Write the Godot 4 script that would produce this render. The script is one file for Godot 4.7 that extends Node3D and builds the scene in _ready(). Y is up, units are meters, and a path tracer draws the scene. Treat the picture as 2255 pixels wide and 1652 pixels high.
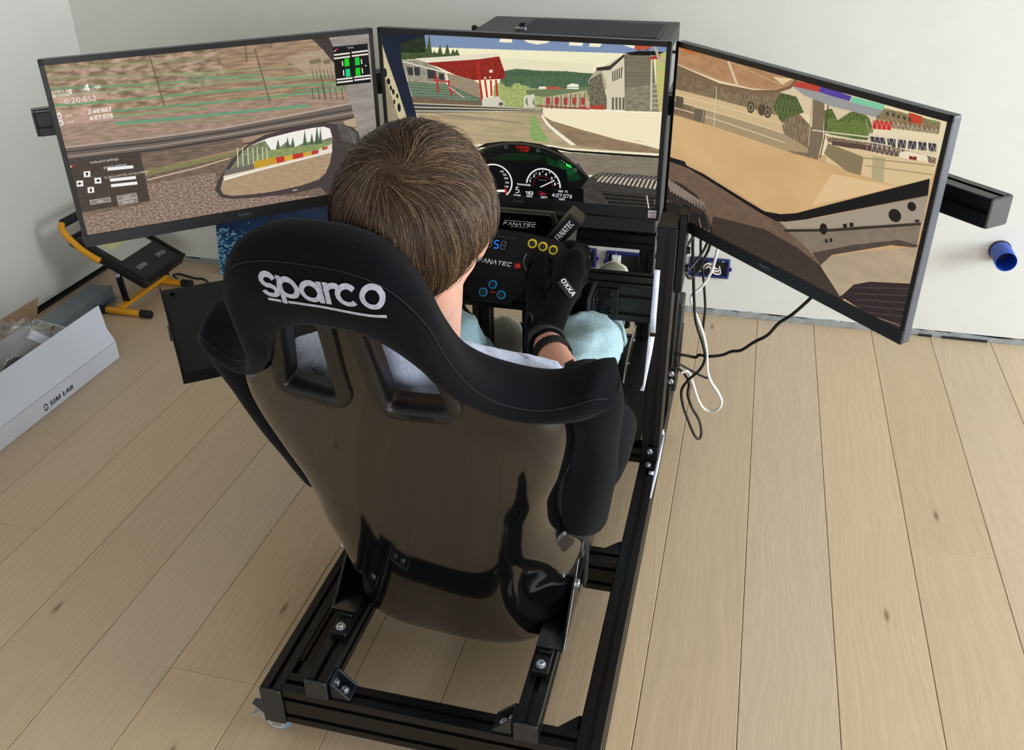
extends Node3D
# A sim racing rig with three monitors in an unfinished room. Metres, y up.

var M := {}
var names := {}
var rng := RandomNumberGenerator.new()

func _ready() -> void:
	rng.seed = 7
	# ---- camera
	var cam := Camera3D.new()
	cam.name = "camera"
	cam.position = Vector3(0, 1.36, 0)
	cam.rotation = Vector3(deg_to_rad(-30.24), deg_to_rad(14.46), deg_to_rad(-0.55))
	cam.keep_aspect = Camera3D.KEEP_HEIGHT
	cam.fov = rad_to_deg(2.0 * atan(826.0 / 2025.0))
	cam.near = 0.05
	cam.far = 60.0
	add_child(cam)
	cam.current = true
	# ---- sky and exposure
	var env := Environment.new()
	env.background_mode = Environment.BG_SKY
	var sky := Sky.new()
	var sm := ProceduralSkyMaterial.new()
	sm.sky_top_color = Color(0.62, 0.74, 0.90)
	sm.sky_horizon_color = Color(0.90, 0.93, 0.96)
	sm.ground_bottom_color = Color(0.35, 0.34, 0.32)
	sm.ground_horizon_color = Color(0.62, 0.62, 0.60)
	sky.sky_material = sm
	env.sky = sky
	env.background_energy_multiplier = 1.0
	env.tonemap_mode = Environment.TONE_MAPPER_LINEAR
	env.tonemap_exposure = 1.0
	env.sdfgi_enabled = true
	env.ssao_enabled = true
	env.ssil_enabled = true
	var we := WorldEnvironment.new()
	we.name = "environment"
	we.environment = env
	add_child(we)
	# ---- daylight through the two window openings
	daylight("daylight_side", Vector3(4.19, 1.35, -1.2), Vector3(0, PI / 2, 0), Vector2(2.6, 1.9), 27.0, Color(0.94, 0.975, 1.0))
	daylight("daylight_rear", Vector3(1.5, 1.35, 2.79), Vector3(0, 0, 0), Vector2(2.6, 1.9), 12.0, Color(0.98, 0.985, 1.0))
	materials()
	room()
	rig()
	monitors()
	racing_seat()
	driver()
	wheel_set()
	pedal_set()
	pc_things()
	clutter()
	cables()

func daylight(called: String, at: Vector3, rot: Vector3, size: Vector2, energy: float, tint: Color) -> void:
	var l := AreaLight3D.new()
	l.name = called
	l.area_size = size
	l.light_energy = energy
	l.light_color = tint
	l.area_range = 12.0
	l.area_attenuation = 2.0
	l.shadow_enabled = true
	l.position = at
	l.rotation = rot
	add_child(l)

# ------------------------------------------------------------------ helpers
func numbered(called: String) -> String:
	var k: int = names.get(called, 0)
	names[called] = k + 1
	return called if k == 0 else "%s_%03d" % [called, k]

func thing(called: String, label: String, category: String, at := Vector3.ZERO, turn := 0.0, group := "") -> Node3D:
	var o := Node3D.new()
	o.name = numbered(called)
	add_child(o)
	o.position = at
	o.rotation.y = turn
	tag(o, label, category, group)
	return o

func tag(o: Node, label: String, category: String, group := "") -> Node:
	o.set_meta("label", label)
	o.set_meta("category", category)
	if group:
		o.set_meta("group", group)
	return o

func mb() -> SurfaceTool:
	var s := SurfaceTool.new()
	s.begin(Mesh.PRIMITIVE_TRIANGLES)
	s.set_smooth_group(-1)
	return s

func put(called: String, s, mat: Material, parent: Node = null, at := Vector3.ZERO) -> MeshInstance3D:
	var o := MeshInstance3D.new()
	if s is SurfaceTool:
		s.generate_normals()
		o.mesh = s.commit()
	else:
		o.mesh = s
	o.material_override = mat
	o.position = at
	if parent == null:
		o.name = numbered(called)
		add_child(o)
	else:
		o.name = called
		parent.add_child(o, true)
	return o

func structure(o: Node) -> Node:
	o.set_meta("kind", "structure")
	return o

func mat(col: Color, rough := 0.5, metal := 0.0, spec := 0.5) -> StandardMaterial3D:
	var m := StandardMaterial3D.new()
	m.albedo_color = col
	m.roughness = rough
	m.metallic = metal
	m.metallic_specular = spec
	return m

func glow(col: Color, e: float) -> StandardMaterial3D:
	var m := mat(Color(0, 0, 0), 0.5)
	m.emission_enabled = true
	m.emission = col
	m.emission_energy_multiplier = e
	return m

func tri(s: SurfaceTool, a: Vector3, b: Vector3, c: Vector3) -> void:   # clockwise from outside
	s.add_vertex(a); s.add_vertex(b); s.add_vertex(c)

func quad(s: SurfaceTool, a: Vector3, b: Vector3, c: Vector3, d: Vector3) -> void:
	tri(s, a, b, c); tri(s, a, c, d)

func inset(poly: PackedVector2Array, d: float) -> PackedVector2Array:
	var out := PackedVector2Array()
	var n := poly.size()
	for i in n:
		var p := poly[i]
		var e1 := (p - poly[(i + n - 1) % n]).normalized()
		var e2 := (poly[(i + 1) % n] - p).normalized()
		var n1 := Vector2(-e1.y, e1.x)
		var n2 := Vector2(-e2.y, e2.x)
		var b := n1 + n2
		var k: float = b.length_squared()
		out.append(p + (b * (2.0 * d / k) if k > 0.2 else n1 * d))
	return out

# extrudes a counter-clockwise outline in x,y along z, with a chamfer round both ends
func extrude(s: SurfaceTool, poly: PackedVector2Array, z0: float, z1: float, bev := 0.0, xf := Transform3D.IDENTITY, smooth := false) -> void:
	var rings := []
	if bev > 0.0:
		rings = [[inset(poly, bev), z0], [poly, z0 + bev], [poly, z1 - bev], [inset(poly, bev), z1]]
	else:
		rings = [[poly, z0], [poly, z1]]
	s.set_smooth_group(0 if smooth else -1)
	var n := poly.size()
	for r in rings.size() - 1:
		var a: PackedVector2Array = rings[r][0]
		var b: PackedVector2Array = rings[r + 1][0]
		for i in n:
			var j := (i + 1) % n
			quad(s, xf * Vector3(a[i].x, a[i].y, rings[r][1]), xf * Vector3(b[i].x, b[i].y, rings[r + 1][1]), xf * Vector3(b[j].x, b[j].y, rings[r + 1][1]), xf * Vector3(a[j].x, a[j].y, rings[r][1]))
	s.set_smooth_group(-1)
	var t := Geometry2D.triangulate_polygon(poly)
	for e in 2:
		var c: PackedVector2Array = rings[0][0] if e == 0 else rings[-1][0]
		var z: float = z0 if e == 0 else z1
		for k in range(0, t.size(), 3):
			var p := [t[k], t[k + 1], t[k + 2]]
			var cw: bool = (c[p[1]] - c[p[0]]).cross(c[p[2]] - c[p[0]]) < 0.0
			if cw != (e == 1):
				p = [t[k], t[k + 2], t[k + 1]]
			tri(s, xf * Vector3(c[p[0]].x, c[p[0]].y, z), xf * Vector3(c[p[1]].x, c[p[1]].y, z), xf * Vector3(c[p[2]].x, c[p[2]].y, z))

func rect(w: float, h: float, r := 0.0, n := 3) -> PackedVector2Array:
	var out := PackedVector2Array()
	if r <= 0.0:
		return PackedVector2Array([Vector2(-w / 2, -h / 2), Vector2(w / 2, -h / 2), Vector2(w / 2, h / 2), Vector2(-w / 2, h / 2)])
	for q in 4:
		var c := Vector2((w / 2 - r) * (1 if q < 2 else -1) * (-1 if q == 0 else 1) * (-1 if q == 0 else 1), 0)
		c = Vector2([w / 2 - r, w / 2 - r, -w / 2 + r, -w / 2 + r][q], [-h / 2 + r, h / 2 - r, h / 2 - r, -h / 2 + r][q])
		for k in n + 1:
			var a := -PI / 2 + q * PI / 2 + k * PI / 2 / n
			out.append(c + Vector2(cos(a), sin(a)) * r)
	return out

func disc(r: float, n := 20, rx := 1.0) -> PackedVector2Array:
	var out := PackedVector2Array()
	for k in n:
		out.append(Vector2(cos(TAU * k / n) * r * rx, sin(TAU * k / n) * r))
	return out

func box(s: SurfaceTool, c: Vector3, size: Vector3, bev := 0.002, b := Basis.IDENTITY) -> void:
	extrude(s, rect(size.x, size.y, bev, 1) if bev > 0 else rect(size.x, size.y), -size.z / 2, size.z / 2, bev * 0.99, Transform3D(b, c))

# a frame whose z axis runs from a to b
func along(a: Vector3, b: Vector3, up := Vector3.UP) -> Transform3D:
	var z := (b - a).normalized()
	if absf(z.dot(up)) > 0.99:
		up = Vector3.RIGHT if absf(z.x) < 0.9 else Vector3.BACK
	var x := up.cross(z).normalized()
	return Transform3D(Basis(x, z.cross(x), z), a)

func bar(s: SurfaceTool, a: Vector3, b: Vector3, w: float, h: float, bev := 0.001, up := Vector3.UP) -> void:
	extrude(s, rect(w, h, bev, 1) if bev > 0 else rect(w, h), 0, a.distance_to(b), bev * 0.9, along(a, b, up))

func rod(s: SurfaceTool, a: Vector3, b: Vector3, r: float, n := 12, bev := 0.0008) -> void:
	extrude(s, disc(r, n), 0, a.distance_to(b), minf(bev, r * 0.4), along(a, b), false)

# a round tube along points; r is a number or one radius per point
func tube(s: SurfaceTool, pts: PackedVector3Array, r, n := 8, closed := false, flat := 1.0) -> void:
	s.set_smooth_group(0)
	var m := pts.size()
	var rings := []
	var up := Vector3.UP
	for i in m:
		var d := pts[(i + 1) % m] - pts[(i + m - 1) % m]
		if not closed:
			d = pts[mini(i + 1, m - 1)] - pts[maxi(i - 1, 0)]
		d = d.normalized()
		if i == 0 and absf(d.dot(up)) > 0.9:
			up = Vector3.RIGHT
		var x := up.cross(d).normalized()
		var y := d.cross(x).normalized()
		up = y
		var rr: float = r if (r is float or r is int) else r[i]
		var ring := PackedVector3Array()
		for k in n:
			ring.append(pts[i] + (x * cos(TAU * k / n) + y * sin(TAU * k / n) * flat) * rr)
		rings.append(ring)
	skin(s, rings, closed, not closed)

# joins rings of equally many points; fills the two ends when caps is set
func skin(s: SurfaceTool, rings: Array, closed := false, caps := false, wrap := true) -> void:
	var n: int = rings[0].size()
	for i in rings.size() - (0 if closed else 1):
		var a: PackedVector3Array = rings[i]
		var b: PackedVector3Array = rings[(i + 1) % rings.size()]
		for k in n - (0 if wrap else 1):
			var j := (k + 1) % n
			quad(s, a[k], b[k], b[j], a[j])
	if caps:
		for e in 2:
			var c: PackedVector3Array = rings[0] if e == 0 else rings[-1]
			var mid := Vector3.ZERO
			for p in c:
				mid += p / n
			for k in n:
				var j := (k + 1) % n
				if e == 0:
					tri(s, mid, c[k], c[j])
				else:
					tri(s, mid, c[j], c[k])

func lathe(s: SurfaceTool, prof: PackedVector2Array, xf := Transform3D.IDENTITY, n := 24, smooth := true) -> void:   # prof: (radius, height along z)
	s.set_smooth_group(0 if smooth else -1)
	for i in prof.size() - 1:
		if not smooth:
			s.set_smooth_group(i + 1)
		for k in n:
			var a := TAU * k / n
			var b := TAU * (k + 1) / n
			quad(s, xf * Vector3(cos(a) * prof[i].x, sin(a) * prof[i].x, prof[i].y), xf * Vector3(cos(a) * prof[i + 1].x, sin(a) * prof[i + 1].x, prof[i + 1].y),
				xf * Vector3(cos(b) * prof[i + 1].x, sin(b) * prof[i + 1].x, prof[i + 1].y), xf * Vector3(cos(b) * prof[i].x, sin(b) * prof[i].x, prof[i].y))

# a smooth curve through points
func curve(pts: Array, per := 8) -> PackedVector3Array:
	var out := PackedVector3Array()
	var n := pts.size()
	for i in n - 1:
		var a: Vector3 = pts[maxi(i - 1, 0)]
		var b: Vector3 = pts[i]
		var c: Vector3 = pts[i + 1]
		var d: Vector3 = pts[mini(i + 2, n - 1)]
		for k in per:
			out.append(b.cubic_interpolate(c, a, d, float(k) / per))
	out.append(pts[n - 1])
	return out

# piecewise linear / smooth lookup in a table of (position, value)
func look(tab: Array, x: float) -> float:
	if x <= tab[0][0]:
		return tab[0][1]
	var n := tab.size()
	for i in n - 1:
		if x <= tab[i + 1][0]:
			var t: float = (x - tab[i][0]) / (tab[i + 1][0] - tab[i][0])
			var p: float = tab[maxi(i - 1, 0)][1]
			var q: float = tab[mini(i + 2, n - 1)][1]
			return cubic_interpolate(tab[i][1], tab[i + 1][1], p, q, t)
	return tab[n - 1][1]

# lettering: triangles of a text in the x,y plane, centred, `size` = height of a capital
func letters(text: String, size: float, bold := true, slant := 0.0, stretch := 1.0) -> PackedVector2Array:
	var t := TextMesh.new()
	var f := SystemFont.new()
	f.font_names = PackedStringArray(["Droid Sans"])
	f.font_weight = 700 if bold else 400
	t.font = f
	t.font_size = 64
	t.pixel_size = 0.01
	t.depth = 0.0
	t.text = text
	t.curve_step = 2.0
	var arr := t.get_mesh_arrays() if t.get_surface_count() == 0 else t.surface_get_arrays(0)
	var v: PackedVector3Array = arr[Mesh.ARRAY_VERTEX]
	var ix: PackedInt32Array = arr[Mesh.ARRAY_INDEX] if arr[Mesh.ARRAY_INDEX] != null else PackedInt32Array(range(v.size()))
	var nr: PackedVector3Array = arr[Mesh.ARRAY_NORMAL]
	var out := PackedVector2Array()
	var k := size / 0.457
	for i in range(0, ix.size(), 3):
		if nr[ix[i]].z < 0.5:
			continue
		for j in 3:
			var p := v[ix[i + j]]
			out.append(Vector2((p.x * stretch + p.y * slant) * k, p.y * k))
	return out

func lettering(s: SurfaceTool, tris: PackedVector2Array, xf: Transform3D, depth := 0.0006) -> void:
	s.set_smooth_group(-1)
	for i in range(0, tris.size(), 3):
		tri(s, xf * Vector3(tris[i].x, tris[i].y, depth), xf * Vector3(tris[i + 1].x, tris[i + 1].y, depth), xf * Vector3(tris[i + 2].x, tris[i + 2].y, depth))

# flat strokes for wordmarks: quads along a polyline in the plane
func stroke(pts: Array, w: float, closed := false) -> PackedVector2Array:
	var out := PackedVector2Array()
	var n := pts.size()
	var l := []
	var r := []
	for i in n:
		var a: Vector2 = pts[(i + n - 1) % n] if closed or i > 0 else pts[i]
		var b: Vector2 = pts[(i + 1) % n] if closed or i < n - 1 else pts[i]
		var p: Vector2 = pts[i]
		var e1 := (p - a).normalized() if a != p else (b - p).normalized()
		var e2 := (b - p).normalized() if b != p else e1
		var nn := Vector2(-e1.y - e2.y, e1.x + e2.x)
		nn = nn * (w / maxf(nn.length_squared(), 0.5))
		l.append(p + nn); r.append(p - nn)
	for i in n - (0 if closed else 1):
		var j := (i + 1) % n
		out.append_array(PackedVector2Array([l[i], l[j], r[j], l[i], r[j], r[i]]))
	return out

func arc(c: Vector2, r: float, a0: float, a1: float, n := 14, ry := 1.0) -> Array:
	var out := []
	for k in n + 1:
		var a := deg_to_rad(lerpf(a0, a1, float(k) / n))
		out.append(c + Vector2(cos(a) * r, sin(a) * r * ry))
	return out

# ------------------------------------------------------------------ materials
func noise(seed_: int, freq: float, oct := 3) -> FastNoiseLite:
	var n := FastNoiseLite.new()
	n.seed = seed_
	n.frequency = freq
	n.noise_type = FastNoiseLite.TYPE_SIMPLEX_SMOOTH
	n.fractal_octaves = oct
	return n

func noise_tex(n: FastNoiseLite, lo: Color, hi: Color, size := 512) -> NoiseTexture2D:
	var t := NoiseTexture2D.new()
	t.width = size
	t.height = size
	t.seamless = true
	t.noise = n
	var g := Gradient.new()
	g.set_color(0, lo)
	g.set_color(1, hi)
	t.color_ramp = g
	return t

func fabric(col: Color, rough := 0.95, grain := 900.0, sheen := 0.3, depth := 0.05) -> StandardMaterial3D:
	var m := mat(col, rough, 0.0, 0.2)
	m.rim_enabled = sheen > 0.0
	m.rim = sheen
	m.uv1_triplanar = true
	m.uv1_scale = Vector3.ONE * 6.0
	m.albedo_texture = noise_tex(noise(3, 0.09, 4), Color(0.8, 0.8, 0.8), Color(1, 1, 1), 256)
	m.heightmap_enabled = true
	m.heightmap_texture = noise_tex(noise(5, 0.12, 3), Color(0, 0, 0), Color(1, 1, 1), 256)
	m.heightmap_scale = depth
	return m

func materials() -> void:
	M.wall = mat(Color(0.83, 0.83, 0.805), 0.85, 0, 0.3)
	M.wall.uv1_triplanar = true
	M.wall.uv1_world_triplanar = true
	M.wall.uv1_scale = Vector3.ONE * 0.7
	M.wall.albedo_texture = noise_tex(noise(11, 0.02, 4), Color(0.985, 0.985, 0.983), Color(1, 1, 1), 512)
	M.plaster = mat(Color(0.56, 0.57, 0.56), 0.95)
	M.gap = mat(Color(0.10, 0.09, 0.08), 0.9)
	M.ceiling = mat(Color(0.60, 0.60, 0.59), 0.9)
	M.bare_plaster = mat(Color(0.56, 0.55, 0.53), 0.9)
	M.black = mat(Color(0.036, 0.037, 0.041), 0.36, 0.0, 0.45)          # anodised profile
	M.slot = mat(Color(0.02, 0.02, 0.022), 0.6)
	M.cap = mat(Color(0.13, 0.135, 0.145), 0.42, 0.0, 0.5)             # plastic end caps
	M.steel_black = mat(Color(0.028, 0.029, 0.033), 0.38, 0.0, 0.4)
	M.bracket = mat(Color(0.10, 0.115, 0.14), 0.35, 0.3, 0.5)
	M.zinc = mat(Color(0.74, 0.76, 0.78), 0.25, 0.9)
	M.dark_bolt = mat(Color(0.09, 0.09, 0.10), 0.3, 0.6)
	M.paper = mat(Color(0.84, 0.86, 0.91), 0.9)
	M.plastic = mat(Color(0.035, 0.036, 0.04), 0.42)
	M.rubber = mat(Color(0.03, 0.03, 0.03), 0.75)
	M.white_plastic = mat(Color(0.86, 0.87, 0.86), 0.4)
	M.blue_plastic = mat(Color(0.05, 0.10, 0.36), 0.5)
	M.white_print = mat(Color(0.90, 0.91, 0.93), 0.6)
	M.yellow_paint = mat(Color(0.82, 0.57, 0.05), 0.4)
	M.cable_black = mat(Color(0.035, 0.03, 0.03), 0.45)
	M.cable_white = mat(Color(0.88, 0.88, 0.86), 0.45)

func wood(k: int, base: Color) -> StandardMaterial3D:
	var w := 192
	var h := 1024
	var im := Image.create(w, h, false, Image.FORMAT_RGB8)
	var grain := noise(20 + k, 0.09, 3)
	var fine := noise(50 + k, 0.45, 2)
	var wave := noise(80 + k, 0.004, 2)
	var data := PackedByteArray()
	data.resize(w * h * 3)
	var at := 0
	var cx := w * (0.35 + 0.3 * ((k * 37) % 10) / 10.0)
	for y in h:
		var ph := y * TAU / h
		var warp := wave.get_noise_2d(cos(ph) * 160.0, sin(ph) * 160.0) * 26.0
		for x in w:
			# cathedral figure: distance from a heart line that wanders, stretched along the plank
			var d := absf(x - cx - warp) * 0.34
			var arch := d + 4.0 * sin(ph + k) + 2.5 * sin(ph * 2.0 + k * 1.7)
			var knot := 0.0
			if k % 2 == 0:
				var kd := Vector2((x - w * (0.2 + 0.1 * k)) / 5.0, (y - h * (0.13 + 0.11 * k)) / 7.0).length()
				knot = 0.38 * exp(-kd * kd)
			var g := grain.get_noise_2d(arch * 3.2, y * 0.035 + k * 77)
			var f := fine.get_noise_2d(x * 1.6, y * 0.05)
			var v := 1.0 + g * 0.045 + f * 0.045 - knot
			data[at] = int(clampf(base.r * v, 0, 1) * 255)
			data[at + 1] = int(clampf(base.g * (v - (1 - v) * 0.1), 0, 1) * 255)
			data[at + 2] = int(clampf(base.b * (v - (1 - v) * 0.25), 0, 1) * 255)
			at += 3
	im.set_data(w, h, false, Image.FORMAT_RGB8, data)
	var m := mat(Color.WHITE, 0.36, 0, 0.5)
	m.albedo_texture = ImageTexture.create_from_image(im)
	return m

# ------------------------------------------------------------------ the room
func room() -> void:
	var x0 := -2.23
	var x1 := 4.2
	var z0 := -2.80
	var z1 := 2.8
	# planks, each its own board
	var floor_node := Node3D.new()
	floor_node.name = "floor"
	add_child(floor_node)
	structure(floor_node)
	var sub := mb()
	box(sub, Vector3((x0 + x1) / 2, -0.06, (z0 + z1) / 2), Vector3(x1 - x0 + 0.4, 0.08, z1 - z0 + 0.4), 0)
	put("subfloor", sub, M.gap, floor_node)
	var woods := []
	for k in 7:
		var b: Color = [Color(0.755, 0.662, 0.540), Color(0.768, 0.676, 0.556), Color(0.744, 0.650, 0.524), Color(0.762, 0.674, 0.568), Color(0.774, 0.678, 0.546), Color(0.752, 0.662, 0.552), Color(0.766, 0.664, 0.536)][k]
		woods.append(wood(k, b))
	var joints := {-5: [-1.036], 2: [-2.475], 3: [-1.731], -9: [-1.325]}
	for k in range(-13, 25):
		var a := -0.0675 + 0.1755 * k
		var b := a + 0.1755
		a = maxf(a, x0 - 0.01)
		b = minf(b, x1 + 0.01)
		if b - a < 0.01:
			continue
		var cuts: Array = [z0 + 0.004]
		if joints.has(k):
			cuts.append_array(joints[k])
		else:
			cuts.append(rng.randf_range(-0.35, 0.6))
		cuts.append(z1 + 0.01)
		for i in cuts.size() - 1:
			var s := mb()
			var p: float = cuts[i] + 0.0004
			var q: float = cuts[i + 1] - 0.0004
			var e := 0.0011
			var l := a + 0.0005
			var r := b - 0.0005
			var v0 := rng.randf()
			var top := [Vector3(l + e, 0, p + e * 0.5), Vector3(r - e, 0, p + e * 0.5), Vector3(r - e, 0, q - e * 0.5), Vector3(l + e, 0, q - e * 0.5)]
			var low := [Vector3(l, -e * 0.9, p), Vector3(r, -e * 0.9, p), Vector3(r, -e * 0.9, q), Vector3(l, -e * 0.9, q)]
			var base := [Vector3(l, -0.018, p), Vector3(r, -0.018, p), Vector3(r, -0.018, q), Vector3(l, -0.018, q)]
			var uv := func(w: Vector3): return Vector2((w.x - a) / 0.1755, v0 + w.z / 2.3)
			var faces := [top]
			for j in 4:
				var j2 := (j + 1) % 4
				faces.append([low[j], low[j2], top[j2], top[j]])
				faces.append([base[j], base[j2], low[j2], low[j]])
			for f in faces:
				for t in [[0, 1, 2], [0, 2, 3]]:
					for u in t:
						s.set_uv(uv.call(f[u]))
						s.add_vertex(f[u])
			put("plank", s, woods[(k * 3 + i * 5 + 70) % 7], floor_node)
	# walls
	var s := mb()
	box(s, Vector3((x0 + x1) / 2, 1.325, z0 - 0.1), Vector3(x1 - x0 + 0.4, 2.61, 0.2), 0)
	structure(put("wall_back", s, M.wall))
	s = mb()
	box(s, Vector3(x0 - 0.1, 1.325, (z0 + z1) / 2), Vector3(0.2, 2.61, z1 - z0), 0)
	structure(put("wall_left", s, M.wall))
	for w in [["wall_right", true], ["wall_front", false]]:
		s = mb()
		var lo: float = -2.5 if w[1] else 0.2
		var hi: float = 0.1 if w[1] else 2.8
		var beg: float = z0 if w[1] else x0
		var fin: float = z1 if w[1] else x1
		for p in [[beg, lo, 0.0, 2.63], [hi, fin, 0.0, 2.63], [lo, hi, 0.0, 0.4], [lo, hi, 2.3, 2.63]]:
			var c := Vector3(x1 + 0.1, (p[2] + p[3]) / 2, (p[0] + p[1]) / 2) if w[1] else Vector3((p[0] + p[1]) / 2, (p[2] + p[3]) / 2, z1 + 0.1)
			var d: float = p[1] - p[0]
			box(s, c, Vector3(0.2, p[3] - p[2], d) if w[1] else Vector3(d, p[3] - p[2], 0.2), 0)
		structure(put(w[0], s, M.bare_plaster))
	s = mb()
	box(s, Vector3((x0 + x1) / 2, 2.7, (z0 + z1) / 2), Vector3(x1 - x0 + 0.4, 0.16, z1 - z0 + 0.4), 0)
	structure(put("ceiling", s, M.ceiling))
	# windows: frame and pane in each opening
	for w in 2:
		var win := Node3D.new()
		win.name = "window_%d" % (w + 1)
		add_child(win)
		structure(win)
		win.position = Vector3(x1 + 0.1, 1.35, -1.2) if w == 0 else Vector3(1.5, 1.35, z1 + 0.1)
		win.rotation.y = PI / 2 if w == 0 else 0.0
		s = mb()
		for f in [[Vector3(-1.27, 0, 0), Vector3(0.06, 1.9, 0.07)], [Vector3(1.27, 0, 0), Vector3(0.06, 1.9, 0.07)], [Vector3(0, 0, 0), Vector3(0.06, 1.8, 0.07)], [Vector3(0, 0.92, 0), Vector3(2.6, 0.06, 0.07)], [Vector3(0, -0.92, 0), Vector3(2.6, 0.06, 0.07)]]:
			box(s, f[0], f[1], 0.004)
		put("window_frame", s, M.white_plastic, win)
		var gm := mat(Color(1, 1, 1, 0.06), 0.02)
		gm.transparency = BaseMaterial3D.TRANSPARENCY_ALPHA
		for k in [-1, 1]:
			s = mb()
			box(s, Vector3(0.635 * k, 0, 0), Vector3(1.21, 1.78, 0.008), 0)
			put("pane", s, gm, win)
	# the rough open joint under the plaster: a ragged grey strip at the foot of the back wall, a dark one on the left
	s = mb()
	var nz := noise(91, 9.0, 3)
	var x := x0
	while x < 1.6:
		var nx := x + 0.012
		var ha := 0.017 + 0.010 * nz.get_noise_1d(x * 0.35) + 0.006 * nz.get_noise_1d(x * 2.1)
		var hb := 0.017 + 0.010 * nz.get_noise_1d(nx * 0.35) + 0.006 * nz.get_noise_1d(nx * 2.1)
		var za := z0 + 0.004 + 0.003 * nz.get_noise_1d(x * 1.4 + 40)
		var zb := z0 + 0.004 + 0.003 * nz.get_noise_1d(nx * 1.4 + 40)
		quad(s, Vector3(x, 0, za), Vector3(x, ha, za), Vector3(nx, hb, zb), Vector3(nx, 0, zb))
		quad(s, Vector3(x, ha, za), Vector3(x, ha + 0.002, z0 - 0.002), Vector3(nx, hb + 0.002, z0 - 0.002), Vector3(nx, hb, zb))
		x = nx
	structure(put("trim_1", s, M.plaster))
	s = mb()
	box(s, Vector3(x0 + 0.002, 0.002, -1.0), Vector3(0.004, 0.004, 3.6), 0)
	structure(put("trim_2", s, M.gap))
	# dark hollow under the plaster on the right
	s = mb()
	for g in [[0.50, 0.545], [0.60, 0.64], [0.67, 0.80]]:
		box(s, Vector3((g[0] + g[1]) / 2, 0.004, z0 + 0.0085), Vector3(g[1] - g[0], 0.007, 0.004), 0.001)
	structure(put("trim_3", s, M.gap))

# ------------------------------------------------------------------ aluminium profile rig
func profile(w: float, h: float) -> PackedVector2Array:
	var out := PackedVector2Array()
	for side in 4:
		var l: float = w if side % 2 == 0 else h
		var d: float = h if side % 2 == 0 else w
		var a := side * PI / 2
		var cells := int(round(l / 0.04))
		var pts := [Vector2(-l / 2 + 0.0015, -d / 2)]
		for c in cells:
			var m := -l / 2 + 0.02 + 0.04 * c
			pts.append_array([Vector2(m - 0.0045, -d / 2), Vector2(m - 0.0045, -d / 2 + 0.007), Vector2(m + 0.0045, -d / 2 + 0.007), Vector2(m + 0.0045, -d / 2)])
		pts.append(Vector2(l / 2 - 0.0015, -d / 2))
		for p in pts:
			out.append(p.rotated(a))
	return out

func beam(called: String, a: Vector3, b: Vector3, w: float, h: float, parent: Node, up := Vector3.UP) -> MeshInstance3D:
	var s := mb()
	extrude(s, profile(w, h), 0, a.distance_to(b), 0, along(a, b, up))
	return put(called, s, M.black, parent)

func end_cap(at: Vector3, dir: Vector3, w: float, h: float, parent: Node, up := Vector3.UP) -> void:
	var s := mb()
	extrude(s, rect(w, h, 0.0035, 3), 0, 0.0055, 0.0018, along(at, at + dir, up))
	put("end_cap", s, M.cap, parent)

func bolt(at: Vector3, dir: Vector3, r: float, parent: Node, m: Material = null) -> void:
	var s := mb()
	var xf := along(at, at + dir)
	lathe(s, PackedVector2Array([Vector2(r * 1.35, 0), Vector2(r * 1.35, r * 0.2), Vector2(r, r * 0.22), Vector2(r, r * 0.85), Vector2(r * 0.88, r * 1.0), Vector2(r * 0.55, r * 1.0), Vector2(r * 0.52, r * 0.45), Vector2(0, r * 0.45)]), xf, 14, false)
	put("bolt", s, m if m else M.zinc, parent)

# die-cast corner bracket: two square flanges and two triangular cheeks; xf.x and xf.y are the directions of the two legs
func corner_bracket(xf: Transform3D, parent: Node, size := 0.038, bolts := true, lit := false) -> void:
	var s := mb()
	var w := size
	box(s, xf * Vector3(size / 2, 0.0025, 0), Vector3(size, 0.005, w), 0.001, xf.basis)
	box(s, xf * Vector3(0.0025, size / 2, 0), Vector3(0.005, size, w), 0.001, xf.basis)
	for e in [-1, 1]:
		var z0: float = (w / 2 - 0.004) if e > 0 else -w / 2
		extrude(s, PackedVector2Array([Vector2(0.001, 0.001), Vector2(size, 0.001), Vector2(size, 0.006), Vector2(0.006, size), Vector2(0.001, size)]), z0, z0 + 0.004, 0.0008, xf)
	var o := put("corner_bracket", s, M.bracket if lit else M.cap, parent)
	if bolts:
		bolt(xf * Vector3(size * 0.55, 0.005, 0), xf.basis.y, 0.0062, o)
		bolt(xf * Vector3(0.005, size * 0.55, 0), xf.basis.x, 0.0062, o)

func frame_at(o: Vector3, x: Vector3, y: Vector3) -> Transform3D:
	return Transform3D(Basis(x, y, x.cross(y)), o)

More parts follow.
